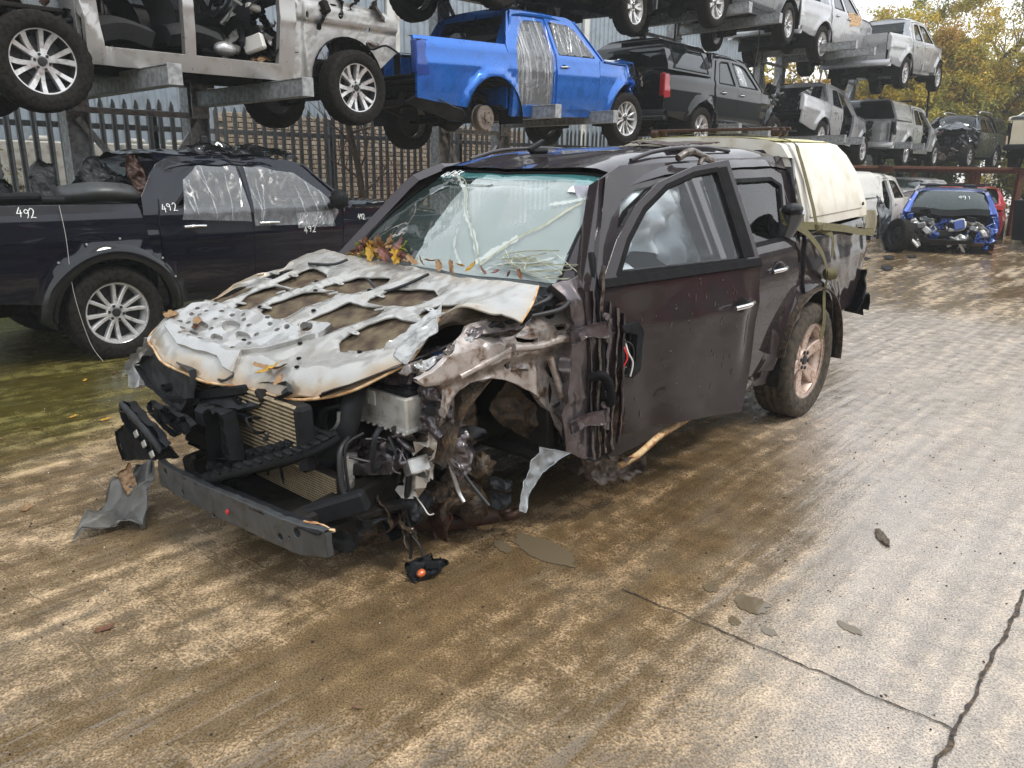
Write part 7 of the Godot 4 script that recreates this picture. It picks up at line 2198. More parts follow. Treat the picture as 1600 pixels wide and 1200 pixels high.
	for q in [p3("3.30,0.241,-0.226 3.30,0.415,-0.437 3.28,0.392,-0.497 3.25,0.424,-0.59 3.27,0.337,-0.48 3.30,0.237,-0.405 3.32,0.211,-0.336"), p3("3.06,0.40,-0.44 3.04,0.44,-0.52 3.0,0.40,-0.58 3.04,0.28,-0.50 3.08,0.26,-0.46"), p3("2.72,0.42,-0.62 2.66,0.40,-0.68 2.64,0.28,-0.66 2.70,0.27,-0.60")]:
		mb = MB.new()
		patch(mb, q, 0.006, 0.03, 9.0)
		put(mb, "broken_shield", M.plastic_grey, t)
	mb = MB.new()
	mb.beam(Vector3(3.46, 0.42, -0.35), Vector3(3.30, 0.50, -0.54), 0.06, 0.08, 0.01)
	put(mb, "bar_bracket", M.plastic, t)


func wreck_bed(t: Node3D, s: Spec) -> void:
	# white load-bed canopy with a blank side panel and yellowed roof
	var prof := func(x: float, k: float) -> Vector2:   # k 0 at the rail, 1 at the middle of the roof; gives height and half-width
		var q := [Vector2(1.215, 0.775), Vector2(1.30, 0.765), Vector2(1.50, 0.70), Vector2(1.64, 0.63), Vector2(1.71, 0.58), Vector2(1.74, 0.49), Vector2(1.758, 0.25), Vector2(1.763, 0.0)]
		var a := k * 6.999; var i := int(a)
		return q[i].lerp(q[mini(i + 1, 7)], a - i)
	var mb := MB.new()
	for sd in [-1.0, 1.0]:
		mb.grid(14, 21, func(u: float, v: float) -> Vector3:
			var w: Vector2 = prof.call(0.0, v)
			var x := lerpf(0.03, -1.09 + 0.22 * smoothstep(0.1, 0.7, v), u)
			return Vector3(x, w.x - 0.02 * u * v, sd * w.y), 0.0)
	var cn := put(mb, "canopy", M.canopy_white, t)
	mb = MB.new()
	mb.grid(14, 8, func(u: float, v: float) -> Vector3:
		return Vector3(lerpf(0.03, -0.85, u), 1.7675 - 0.02 * u - 0.03 * pow(absf(v * 2 - 1), 3.0), (v * 2 - 1) * 0.54), 0.004)
	put(mb, "roof_skin", M.canopy_yellow, cn)
	for x in [[0.03, 0.0], [-1.09, 0.22]]:
		mb = MB.new()
		mb.grid(12, 21, func(u: float, v: float) -> Vector3:
			var w: Vector2 = prof.call(0.0, v)
			return Vector3(x[0] + x[1] * smoothstep(0.1, 0.7, v), w.x - (0.02 * v if x[1] > 0.0 else 0.0), (u * 2 - 1) * w.y))
		put(mb, "end_panel", M.canopy_white, cn)
	for sd in [-1.0, 1.0]:
		mb = MB.new()
		mb.sheet(pl("-0.06,0.12 -0.98,0.12 -0.84,0.53 -0.06,0.53"), [], func(p: Vector2) -> Vector3:
			var w: Vector2 = prof.call(0.0, p.y)
			return Vector3(p.x, w.x - 0.01, sd * (w.y + 0.010)), 0.1, 0.012, sd < 0, 0.005)
		put(mb, "side_panel", M.canopy_white, cn)
		mb = MB.new()
		mb.lathe([Vector2(0.014, 0), Vector2(0.012, 0.008), Vector2(0.0, 0.009)], Transform3D(Basis(Vector3.UP, PI if sd < 0 else 0.0), Vector3(-0.99, 1.30, sd * 0.772)), 10)
		put(mb, "lock", M.rust_metal, cn)
	for x in [-0.18, -0.28]:
		mb = MB.new()
		mb.beam(Vector3(x, 1.808 , -0.5), Vector3(x - 0.02, 1.808, 0.5), 0.03, 0.02, 0.005)
		for z in [-0.45, 0.45]: mb.box(Vector3(x, 1.785, z), Vector3(0.06, 0.05, 0.06), 0.012)
		put(mb, "roof_bar", M.rust_metal, cn)
	# mud flap and arch liner torn back behind the rear wheel
	mb = MB.new()
	mb.grid(18, 4, func(u: float, v: float) -> Vector3:
		var a := lerpf(0.25, PI * 1.06, u)
		var r := 0.50 + 0.03 * sin(u * 9.0)
		return Vector3(cos(a) * r - 0.03 * u, 0.375 + sin(a) * r, lerpf(-0.905, -0.70, v) - 0.02 * sin(u * 6.0)), 0.008)
	put(mb, "arch_flare", M.mud, t)
	mb = MB.new()
	patch(mb, p3("-1.16,0.80,-0.70 -1.10,0.82,-0.84 -0.95,0.62,-0.86 -0.98,0.52,-0.84 -1.14,0.62,-0.70"), 0.01, 0.01, 6.0)
	put(mb, "bumper_end", M.plastic, t)
	mb = MB.new()
	mb.tube(path(p3("0.55,0.40,-0.72 0.72,0.38,-0.80 1.0,0.38,-0.82 1.25,0.38,-0.80"), 4), 0.028, 8)
	put(mb, "side_step", M.torn_metal, t)
	# cup and missing handle of the rear door
	mb = MB.new()
	mb.lathe([Vector2(0.0, -0.002), Vector2(0.045, 0.002), Vector2(0.055, 0.004), Vector2(0.058, 0.0)], Transform3D(Basis.from_scale(Vector3(1.5, 0.8, -1)), Vector3(0.56, 1.035, -s.half(0.56, 1.035))), 20, true)
	put(mb, "handle_recess", M.paint_mauve_dark, t)


# a load-bed hardtop with side windows, on the bed of a pickup
func hardtop(t: Node3D, s: Spec, m: Material, glazed: bool) -> void:
	var h: float = s.roof + 0.02
	var sec := func(k: float, out := 0.0) -> Vector2:
		var q := [Vector2(s.rail + 0.005, s.W - 0.03), Vector2(s.rail + 0.1, s.W - 0.055), Vector2(h - 0.14, s.W - 0.215), Vector2(h - 0.05, s.W - 0.30), Vector2(h, s.W - 0.42), Vector2(h + 0.02, 0.0)]
		var a := k * 4.999; var i := int(a)
		return q[i].lerp(q[mini(i + 1, 5)], a - i) + Vector2(0, out)
	var xr := func(k: float) -> float: return s.xe + 0.02 + 0.26 * smoothstep(0.1, 0.75, k)
	var cn: Node3D
	for sd in [-1.0, 1.0]:
		var mb := MB.new()
		mb.grid(10, 20, func(u: float, v: float) -> Vector3:
			var w: Vector2 = sec.call(v)
			return Vector3(lerpf(s.xc - 0.16 + 0.16 * v, xr.call(v), u), w.x, sd * w.y))
		if sd < 0:
			cn = put(mb, "hardtop", m, t)
		else:
			put(mb, "hardtop_side", m, cn)
		if glazed:
			mb = MB.new()
			mb.sheet(pl("0.12,0.09 -1.0,0.09 -0.86,0.44 0.12,0.44"), [], func(p: Vector2) -> Vector3:
				var w: Vector2 = sec.call(p.y)
				return Vector3(p.x, w.x, sd * (w.y + 0.006)), 0.12, 0.004, sd < 0)
			put(mb, "side_window", M.glass_dark, cn)
			mb = MB.new()
			mb.sheet(pl("0.15,0.075 -1.04,0.075 -0.89,0.46 0.15,0.46"), [pl("0.11,0.095 -0.99,0.095 -0.86,0.435 0.11,0.435")], func(p: Vector2) -> Vector3:
				var w: Vector2 = sec.call(p.y)
				return Vector3(p.x, w.x, sd * (w.y + 0.010)), 0.1, 0.01, sd < 0)
			put(mb, "window_frame", M.plastic_matt, cn)
	var mb2 := MB.new()
	mb2.grid(10, 20, func(u: float, v: float) -> Vector3:
		var w: Vector2 = sec.call(v)
		return Vector3(xr.call(v) - 0.001, w.x, (u * 2 - 1) * w.y))
	put(mb2, "hardtop_back", m, cn)
	mb2 = MB.new()
	mb2.grid(8, 8, func(u: float, v: float) -> Vector3:
		var k := lerpf(0.05, 0.62, v)
		var w: Vector2 = sec.call(k)
		return Vector3(xr.call(k) - 0.012, w.x, (u * 2 - 1) * (w.y - 0.06)), 0.006)
	put(mb2, "rear_window", M.glass_dark, cn)


# broken metal, pipes and looms where the front of a wreck used to be; x from 0 (forward) and across z
func innards(t: Node3D, at: Vector3, size: Vector3, seed_: int, mats: Array, count := 26, big := 1.0) -> void:
	var r := RandomNumberGenerator.new()
	r.seed = seed_
	var groups := {}
	for i in count:
		var c := at + Vector3(r.randf_range(-0.5, 0.5) * size.x, r.randf_range(-0.5, 0.5) * size.y, r.randf_range(-0.5, 0.5) * size.z)
		var m: String = mats[r.randi() % mats.size()]
		if not groups.has(m): groups[m] = MB.new()
		var mb: MB = groups[m]
		match r.randi() % 4:
			0:
				var p := [c]
				for k in 3: p.append(p[-1] + Vector3(r.randf_range(-1, 1), r.randf_range(-1, 0.6), r.randf_range(-1, 1)) * 0.22 * big)
				mb.tube(path(p, 4), r.randf_range(0.008, 0.03) * big, 6)
			1:
				mb.box(c, Vector3(r.randf_range(0.05, 0.22), r.randf_range(0.05, 0.2), r.randf_range(0.06, 0.25)) * big, 0.015 * big, Basis.from_euler(Vector3(r.randf_range(-0.5, 0.5), r.randf() * 3.0, r.randf_range(-0.5, 0.5))))
			_:
				var pts := []
				var b := Basis.from_euler(Vector3(r.randf_range(-0.9, 0.9), r.randf_range(0.6, 2.4), r.randf_range(-0.9, 0.9)))
				var n_ := r.randi_range(4, 6)
				for k in n_:
					var a := TAU * k / n_
					pts.append(c + b * (Vector3(cos(a), sin(a), 0) * r.randf_range(0.08, 0.22) * big))
				patch(mb, pts, 0.005, 0.03 * big, 7.0)
	for m in groups:
		put(groups[m], {"underbody": "engine_parts", "torn_metal": "torn_panels", "plastic": "broken_plastic", "alu": "bright_pipes", "rust_metal": "rusty_parts"}.get(m, "crumpled_panels"), M[m], t)


func crumple(x0: float, amp: float, lift: float, seed_: float) -> Callable:
	return func(q: Vector3) -> Vector3:
		if q.x < x0: return q
		var k := smoothstep(x0, x0 + 0.9, q.x)
		var f := noise.get_noise_3d(q.x * 2.4 + seed_, q.y * 2.4, q.z * 2.0)
		var g := noise.get_noise_3d(q.x * 5.5 + seed_, q.y * 5.5 + 7.0, q.z * 4.0)
		q += Vector3(-0.6 * (q.x - x0) * 0.55, lift * k + amp * (0.8 * f + 0.5 * absf(g)), -signf(q.z) * 0.25 * k * absf(q.z) * absf(f) * 2.0 + amp * 0.7 * g) * Vector3(1, k, k)
		return q


func racked() -> void:
	# --- navy pickup on the ground, windows wrapped, loose parts heaped in its bed ---
	var s := Spec.new()
	s.tr = 0.38; s.roof = 1.66; s.rail = 1.245; s.belt = 1.17; s.lean = 0.5
	s.dent = func(q: Vector3) -> Vector3:
		if q.y > 1.5: q.y += 0.035 * noise.get_noise_2d(q.x * 2.5, q.z * 2.5) + 0.01
		q.z += 0.003 * noise.get_noise_2d(q.x * 1.3 + 3.0, q.y * 1.3)
		return q
	var t := pickup("navy_pickup", s, "navy pickup on the ground with wrapped windows and 492 written on its side", Vector3(2.55, -0.01, -7.40), Vector3.ZERO, "", {"paint": "paint_navy", "wheels": "twelve", "face": "alloy", "step": 0.07, "skip": ["rear_glass_r", "front_glass_r"], "film": "film", "bumper": "plastic"})
	film_over(t, s, pl("0.60,1.10 1.24,1.06 1.22,1.52 0.86,1.53 0.70,1.42"), 1.0, 6, 41)
	film_over(t, s, pl("1.26,1.02 2.10,1.0 2.20,1.12 2.05,1.30 1.80,1.48 1.30,1.53"), 1.0, 7, 42)
	film_over(t, s, pl("1.70,0.98 2.12,0.98 2.10,1.13 1.70,1.12"), 1.0, 30, 43, "film_clear", -0.02)
	var mb := MB.new()
	mb.grid(12, 8, func(u: float, v: float) -> Vector3:
		var a := TAU * u; var b := lerpf(-PI / 2, PI / 2, v)
		return Vector3(2.10 + cos(a) * cos(b) * 0.09, 1.24 + sin(b) * 0.095, 1.03 + sin(a) * cos(b) * 0.10))
	mb.tube([Vector3(2.1, 1.17, 0.87), Vector3(2.1, 1.19, 0.99)], 0.035, 8)
	put(mb, "door_mirror", M.plastic, t)
	# flared arch moulding with its bright screws
	mb = MB.new()
	mb.grid(30, 5, func(u: float, v: float) -> Vector3:
		var a := lerpf(-0.25, PI + 0.20, u)
		var r := lerpf(s.ra - 0.005, s.ra + 0.10, v)
		var p := Vector2(cos(a) * r, s.tr + sin(a) * r)
		return Vector3(p.x, maxf(p.y, 0.36), s.half(p.x, p.y) + 0.012 * sin(PI * clampf(v * 0.8 + 0.15, 0, 1)) + 0.004), 0.006)
	var fl := put(mb, "arch_moulding", M.paint_black, t)
	for q in [[-0.40, 0.82], [-0.19, 0.945], [0.06, 0.975], [0.385, 0.80], [0.475, 0.64]]:
		mb = MB.new()
		mb.lathe([Vector2(0.010, 0), Vector2(0.009, 0.005), Vector2(0, 0.006)], Transform3D(Basis(), Vector3(q[0], q[1], s.half(q[0], q[1]) + 0.030)), 8)
		put(mb, "screw", M.alu, fl)
	for q in [[-0.62, 1.155, 0.065], [0.45, 1.17, 0.06], [1.78, 0.93, 0.06], [2.42, 1.03, 0.05]]:
		scribble("492", func(p: Vector2) -> Vector3: return Vector3(q[0] + p.x, q[1] + p.y, s.half(q[0] + p.x, q[1] + p.y) + 0.004), q[2], t, 0.007)
	mb = MB.new()
	mb.tube(path([Vector3(-0.33, 1.24, 0.88), Vector3(-0.325, 1.0, 0.915), Vector3(-0.33, 0.6, 0.93), Vector3(-0.27, 0.2, 0.95), Vector3(-0.20, 0.03, 0.98)], 5), 0.0016, 5)
	put(mb, "hanging_wire", M.cable_white, t)
	mb = MB.new()
	patch(mb, p3("0.9,1.70,0.45 1.3,1.76,0.3 1.9,1.70,0.35 2.0,1.62,0.55 1.4,1.64,0.60 0.9,1.63,0.60"), 0.004, 0.03, 4.0)
	put(mb, "peeled_roof_skin", M.paint_black, t)
	mb = MB.new()
	mb.box(Vector3(1.1, 1.76, 0.42), Vector3(0.06, 0.07, 0.05), 0.012)
	put(mb, "roof_bracket", M.plastic_grey, t)
	mb = MB.new()
	patch(mb, p3("0.30,1.60,0.62 0.40,1.62,0.60 0.44,1.40,0.68 0.40,1.25,0.74 0.30,1.28,0.72"), 0.02, 0.02, 8.0)
	put(mb, "rusty_cab_corner", M.rust_metal, t)
	junk(Vector3(2.55, 0, -7.40))
	# --- champagne cab stripped of doors and bed, near left of the lower tier ---
	s = Spec.new()
	s.wb = 3.1; s.roof = 1.80; s.belt = 1.16
	t = pickup("stripped_pickup", s, "champagne silver pickup stripped of doors, wings and bed on the left rack arms", Vector3(2.5, 1.925, -8.10), Vector3(0, 0, 0.013), "pickups on the lower tier of the rack", {"paint": "paint_champagne", "wheels": "swirl", "step": 0.06, "skip": ["front_door_r", "rear_door_r", "wing_r", "bed", "bonnet", "front", "tail", "tailgate", "rear_bumper", "spare"]})
	mb = MB.new()
	var ip := less(pl("2.28,0.42 2.27,0.9 2.30,1.30 2.9,1.27 3.65,1.20 3.80,1.12 3.78,0.80 3.55,0.62 3.2,0.55 2.6,0.45"), circle(Vector2(3.1, 0.44), 0.47, 26))
	var hl := []
	for q in [[2.42, 1.12, 0.026, 0.05], [2.42, 0.92, 0.02, 0.035], [2.60, 1.06, 0.022, 0.04], [2.78, 1.12, 0.03, 0.016], [3.02, 1.10, 0.034, 0.034], [2.55, 1.20, 0.02, 0.02], [3.4, 1.0, 0.03, 0.03], [2.42, 0.70, 0.018, 0.03], [2.95, 1.2, 0.05, 0.012]]: hl.append(circle(Vector2(q[0], q[1]), q[2], 12, q[3]))
	mb.sheet(ip, hl, func(p: Vector2) -> Vector3: return Vector3(p.x, p.y, 0.76 - 0.05 * smoothstep(2.45, 2.6, p.x) + 0.03 * smoothstep(1.0, 1.04, p.y) - 0.03 * smoothstep(1.15, 1.2, p.y) + 0.003 * noise.get_noise_2d(p.x * 6.0, p.y * 6.0) + 0.015 * smoothstep(0.03, 0.015, absf(p.x - 2.52))), 0.03, 0.03)
	var iw := put(mb, "inner_wing", M.paint_champagne, t)
	for y in [0.70, 0.98]:
		mb = MB.new()
		mb.box(Vector3(2.36, y, 0.80), Vector3(0.12, 0.05, 0.04), 0.01)
		mb.tube([Vector3(2.30, y - 0.04, 0.83), Vector3(2.30, y + 0.05, 0.83)], 0.012, 8)
		put(mb, "hinge", M.paint_champagne, iw)
	mb = MB.new()
	mb.grid(18, 6, func(u: float, v: float) -> Vector3:
		var a := lerpf(-0.2, PI + 0.2, u)
		return Vector3(3.1 + cos(a) * 0.465, 0.44 + sin(a) * 0.465, lerpf(0.74, 0.3, v)))
	mb.tube([Vector3(3.1, 0.4, 0.55), Vector3(3.08, 0.86, 0.5)], 0.06, 10)
	put(mb, "wheel_arch", M.underbody, t)
	innards(t, Vector3(3.1, 1.15, 0.55), Vector3(0.9, 0.3, 0.4), 91, ["plastic", "underbody", "torn_metal"], 16)
	innards(t, Vector3(2.2, 0.85, 0.35), Vector3(0.5, 0.5, 0.7), 92, ["plastic", "plastic", "alu", "cable_white"], 26)
	innards(t, Vector3(0.15, 0.75, 0.3), Vector3(0.5, 0.5, 0.8), 93, ["underbody", "plastic", "rust_metal"], 18)
	mb = MB.new()
	mb.grid(10, 8, func(u: float, v: float) -> Vector3:
		var a := TAU * u; var b := lerpf(-PI / 2, PI / 2, v)
		return Vector3(1.72 + cos(a) * cos(b) * 0.12, 0.66 + sin(b) * 0.07, 0.62 + sin(a) * cos(b) * 0.07))
	put(mb, "mirror_shell", M.alu, t)
	mb = MB.new()
	patch(mb, p3("2.0,0.60,0.60 2.2,0.63,0.62 2.28,0.62,0.7 2.1,0.57,0.74 1.95,0.57,0.7"), 0.01, 0.02, 8.0)
	put(mb, "torn_carpet", M.leaf_tan, t)
	mb = MB.new()
	mb.sheet(pl("0.5,0.46 2.2,0.46 2.2,0.54 0.5,0.54"), [], func(p: Vector2) -> Vector3: return Vector3(p.x, p.y, 0.82 - 0.4 * (0.54 - p.y)), 0.2, 0.02)
	put(mb, "sill_seam", M.paint_champagne, t)
	# --- bright blue ---
	s = Spec.new()
	s.rail = 1.27; s.ra = 0.47
	s.dent = crumple(2.75, 0.16, 0.10, 3.0)
	t = pickup("blue_pickup", s, "bright blue pickup with crumpled nose and cling film over its missing rear door", Vector3(7.66, 1.765, -8.0), Vector3(0, 0, 0.045), "pickups on the lower tier of the rack", {"paint": "paint_blue", "wheels": "twelve", "glass": "glass", "step": 0.07, "tail": "paint_deep_blue", "steer": -0.08, "skip": ["rear_door_r", "rear_wheel_r", "front_glass_r", "front", "tailgate", "rear_bumper", "spare"]})
	film_over(t, s, pl("0.36,0.47 1.33,0.47 1.33,1.0 1.30,1.66 0.78,1.74 0.70,1.66 0.48,1.22 0.40,0.9"), 1.0, 34, 51, "film_clear", 0.03)
	film_over(t, s, pl("1.30,1.20 2.08,1.20 2.16,1.25 1.95,1.46 1.76,1.60 1.34,1.64"), 1.0, 20, 52, "film", -0.004)
	innards(t, Vector3(3.3, 0.85, 0.3), Vector3(0.7, 0.6, 1.0), 94, ["plastic", "underbody", "torn_metal", "paint_blue"], 26)
	mb = MB.new()
	patch(mb, p3("-1.21,0.62,0.55 -1.15,0.62,0.84 -0.55,0.50,0.86 -0.42,0.35,0.84 -0.58,0.30,0.80 -1.1,0.52,0.60"), 0.02, 0.01, 4.0)
	put(mb, "mud_flap", M.plastic_grey, t)
	mb = MB.new()
	for k in 4: mb.box(Vector3(-0.9 + k * 0.3, 1.06, -0.77), Vector3(0.18, 0.3, 0.02), 0.006)
	put(mb, "bed_inner", M.paint_blue, t)
	# --- black with glazed hardtop ---
	s = Spec.new()
	s.rail = 1.27
	s.dent = crumple(2.55, 0.14, -0.02, 13.0)
	t = pickup("black_pickup", s, "black pickup with glazed hardtop and red tail lamp behind the blue one", Vector3(12.97, 1.83, -8.0), Vector3.ZERO, "pickups on the lower tier of the rack", {"paint": "paint_black", "wheels": "twin", "step": 0.08, "bumper": "plastic", "skip": ["front", "spare", "roof_x"]})
	hardtop(t, s, M.paint_black, true)
	innards(t, Vector3(3.0, 0.9, 0.4), Vector3(0.5, 0.9, 1.0), 95, ["torn_metal", "underbody", "rust_metal", "plastic"], 24)
	film_over(t, s, pl("1.38,1.22 1.66,1.22 1.62,1.56 1.36,1.60"), 1.0, 20, 61)
	var tm := TextMesh.new()
	tm.text = "L200"; tm.font_size = 14; tm.pixel_size = 0.005; tm.depth = 0.006
	var o := MeshInstance3D.new()
	o.mesh = tm; o.material_override = M.chrome
	hang(o, "badge", t)
	o.transform = Transform3D(Basis(Vector3(0, 0, 1), Vector3.UP, Vector3(-1, 0, 0)), Vector3(-1.275, 1.10, 0.50))
	mb = MB.new()
	mb.tube([Vector3(-1.42, 0.52, 0.1), Vector3(-1.42, 0.52, 0.98)], 0.032, 10)
	put(mb, "tow_step", M.plastic_grey, t)
	# --- silver, lower tier, front door gone ---
	s = Spec.new()
	s.wb = 3.22; s.rail = 1.22; s.xn = 4.0
	s.dent = crumple(3.2, 0.10, -0.02, 21.0)
	t = pickup("silver_pickup", s, "silver pickup with junk in its open bed and a missing front door", Vector3(19.5, 1.93, -8.40), Vector3(0, 0.02, -0.07), "pickups on the lower tier of the rack", {"paint": "paint_silver", "wheels": "six", "tail": "lamp_clear", "skip": ["front_door_r", "tailgate", "rear_bumper", "front", "spare"]})
	innards(t, Vector3(-0.5, 1.15, 0.1), Vector3(1.2, 0.45, 1.2), 96, ["plastic", "plastic", "underbody", "alu"], 30)
	innards(t, Vector3(3.7, 0.85, 0.4), Vector3(0.5, 0.6, 1.0), 97, ["torn_metal", "underbody", "plastic"], 18)
	# --- grey with ribbed tailgate and dark rear screen ---
	s = Spec.new()
	s.rail = 1.24
	s.dent = crumple(2.6, 0.2, 0.0, 31.0)
	t = pickup("grey_pickup", s, "grey pickup with ribbed tailgate and body coloured hardtop on the lower tier", Vector3(25.0, 1.68, -8.0), Vector3.ZERO, "pickups on the lower tier of the rack", {"paint": "paint_grey", "wheels": "twin", "tail": "plastic", "ribbed": true, "bumper": "paint_grey", "skip": ["front", "front_door_r"]})
	hardtop(t, s, M.paint_grey, false)
	innards(t, Vector3(3.2, 0.8, 0.4), Vector3(1.0, 1.0, 1.2), 98, ["torn_metal", "underbody", "rust_metal", "plastic"], 30)
	mb = MB.new()
	for z in [-0.5, 0.5]: mb.tube([Vector3(0.9, 1.86, z), Vector3(1.3, 1.86, z)], 0.02, 6)
	mb.tube([Vector3(1.0, 1.88, -0.55), Vector3(1.0, 1.88, 0.55)], 0.02, 6)
	put(mb, "roof_bars", M.plastic, t)
	# --- upper tier ---
	s = Spec.new()
	s.wb = 2.95
	t = pickup("charcoal_pickup", s, "charcoal pickup on the upper tier seen from below with one front wheel showing", Vector3(13.2, 3.9, -8.0), Vector3(0, 0, 0.02), "pickups on the upper tier of the rack", {"paint": "paint_charcoal", "wheels": "twin", "steer": 0.1, "skip": ["bonnet", "interior", "film"]})
	var u0: Node3D = copy(t, "charcoal_pickup", "charcoal pickup on the upper tier above the blue one, only its front tyre showing")
	u0.position = Vector3(7.83, 3.45, -8.05)
	var u1: Node3D = copy(t, "charcoal_pickup", "unseen charcoal pickup added above the stripped cab to darken the windscreen reflection")
	u1.position = Vector3(2.3, 3.9, -8.05)  # out-of-view copy, added to darken what the windscreen mirrors
	mb = MB.new()
	mb.tube(path([Vector3(2.45, 0.4, 0.5), Vector3(2.47, 0.1, 0.52), Vector3(2.40, -0.6, 0.5), Vector3(2.3, -1.3, 0.5)], 5), 0.012, 6)
	put(mb, "hanging_hose", M.cable, t)
	s = Spec.new()
	s.wb = 3.22; s.rail = 1.22; s.xn = 4.0
	s.dent = crumple(3.0, 0.12, 0.0, 41.0)
	t = pickup("silver_pickup", s, "silver pickup with orange scrapes over its dented doors on the upper tier", Vector3(18.85, 3.92, -8.35), Vector3(0, 0, 0.02), "pickups on the upper tier of the rack", {"paint": "paint_silver", "wheels": "six", "tail": "lamp_clear", "bumper": "paint_silver", "skip": ["front"]})
	mb = MB.new()
	mb.sheet(pl("1.5,0.9 2.2,1.0 2.3,1.18 1.9,1.24 1.4,1.2"), [], s.side(1.0, -0.004), 0.1, 0.002)
	put(mb, "scrape", M.bonnet_rust, t)
	mb = MB.new()
	mb.box(Vector3(-1.36, 0.62, 0.1), Vector3(0.012, 0.11, 0.52), 0.003)
	put(mb, "number_plate", M.leaf_yellow, t)
	s = Spec.new()
	s.rail = 1.26
	s.dent = crumple(3.1, 0.06, -0.02, 51.0)
	t = pickup("silver_pickup", s, "topmost pale silver pickup at the far end of the upper tier", Vector3(22.75, 3.62, -7.65), Vector3(0, 0, 0.05), "pickups on the upper tier of the rack", {"paint": "paint_silver", "wheels": "twelve", "tail": "paint_silver", "bumper": "paint_silver", "skip": ["front"]})
	mb = MB.new()
	mb.tube([Vector3(3.3, 0.25, 0.6), Vector3(2.9, -0.7, 0.75)], 0.03, 6)
	put(mb, "hanging_strut", M.plastic, t)


func junk(at: Vector3) -> void:
	# loose body parts heaped on the bed of the navy pickup
	var mk := func(called: String, label: String, cat: String, mb: MB, m: String):
		var o := put(mb, called, M[m])
		o.position = at
		tag(o, label, cat, "loose car parts in the navy pickup's bed")
	var mb := MB.new()
	mb.grid(22, 10, func(u: float, v: float) -> Vector3:
		var a := lerpf(-1.25, 1.25, u)
		return Vector3(0.06 + 0.34 * sin(a) , 1.27 + 0.15 * v - 0.05 * u - 0.12 * pow(absf(u - 0.55), 2.0) * 2.0, 0.45 + 0.36 * cos(a) + 0.08 * sin(v * PI)), 0.012)
	mb.grid(22, 4, func(u: float, v: float) -> Vector3:
		var a := lerpf(-1.25, 1.25, u)
		return Vector3(0.06 + 0.34 * sin(a) * (1.0 - 0.5 * v), 1.42 - 0.05 * u - 0.12 * pow(absf(u - 0.55), 2.0) * 2.0, 0.45 + 0.36 * cos(a) * (1.0 - 0.7 * v)), 0.01)
	mk.call("bumper_corner", "grey and black moulded bumper corner lying on the navy bed rail", "bumper part", mb, "bumper_grey")
	mb = MB.new()
	patch(mb, p3("-0.10,1.40,0.55 0.02,1.56,0.5 0.16,1.60,0.45 0.20,1.47,0.42 0.22,1.40,0.5 0.05,1.38,0.6"), 0.02, 0.03, 6.0)
	mk.call("lamp_housing", "upright black lamp housing on top of the parts in the navy bed", "car part", mb, "plastic_grey")
	mb = MB.new()
	patch(mb, p3("0.20,1.50,0.4 0.30,1.46,0.5 0.42,1.40,0.45 0.40,1.34,0.55 0.25,1.38,0.6"), 0.02, 0.03, 6.0)
	mk.call("wiring_cover", "black plastic cover behind the cab of the navy pickup", "car part", mb, "plastic")
	mb = MB.new()
	patch(mb, p3("-0.42,1.28,0.6 -0.36,1.52,0.5 -0.28,1.56,0.45 -0.20,1.50,0.45 -0.22,1.36,0.55 -0.18,1.27,0.62"), 0.025, 0.03, 6.0)
	mk.call("plastic_panel", "tall black plastic panel standing in the middle of the navy bed", "car part", mb, "plastic_grey")
	mb = MB.new()
	patch(mb, p3("-0.86,1.30,0.65 -0.80,1.44,0.55 -0.66,1.38,0.5 -0.52,1.34,0.5 -0.50,1.27,0.65"), 0.03, 0.03, 6.0)
	mb.box(Vector3(-0.62, 1.29, 0.7), Vector3(0.42, 0.06, 0.2), 0.02)
	mb.tube([Vector3(-0.42, 1.27, 0.8), Vector3(-0.27, 1.265, 0.82)], 0.03, 10)
	mk.call("grille_part", "low black grille part at the rear of the navy bed", "car part", mb, "plastic")


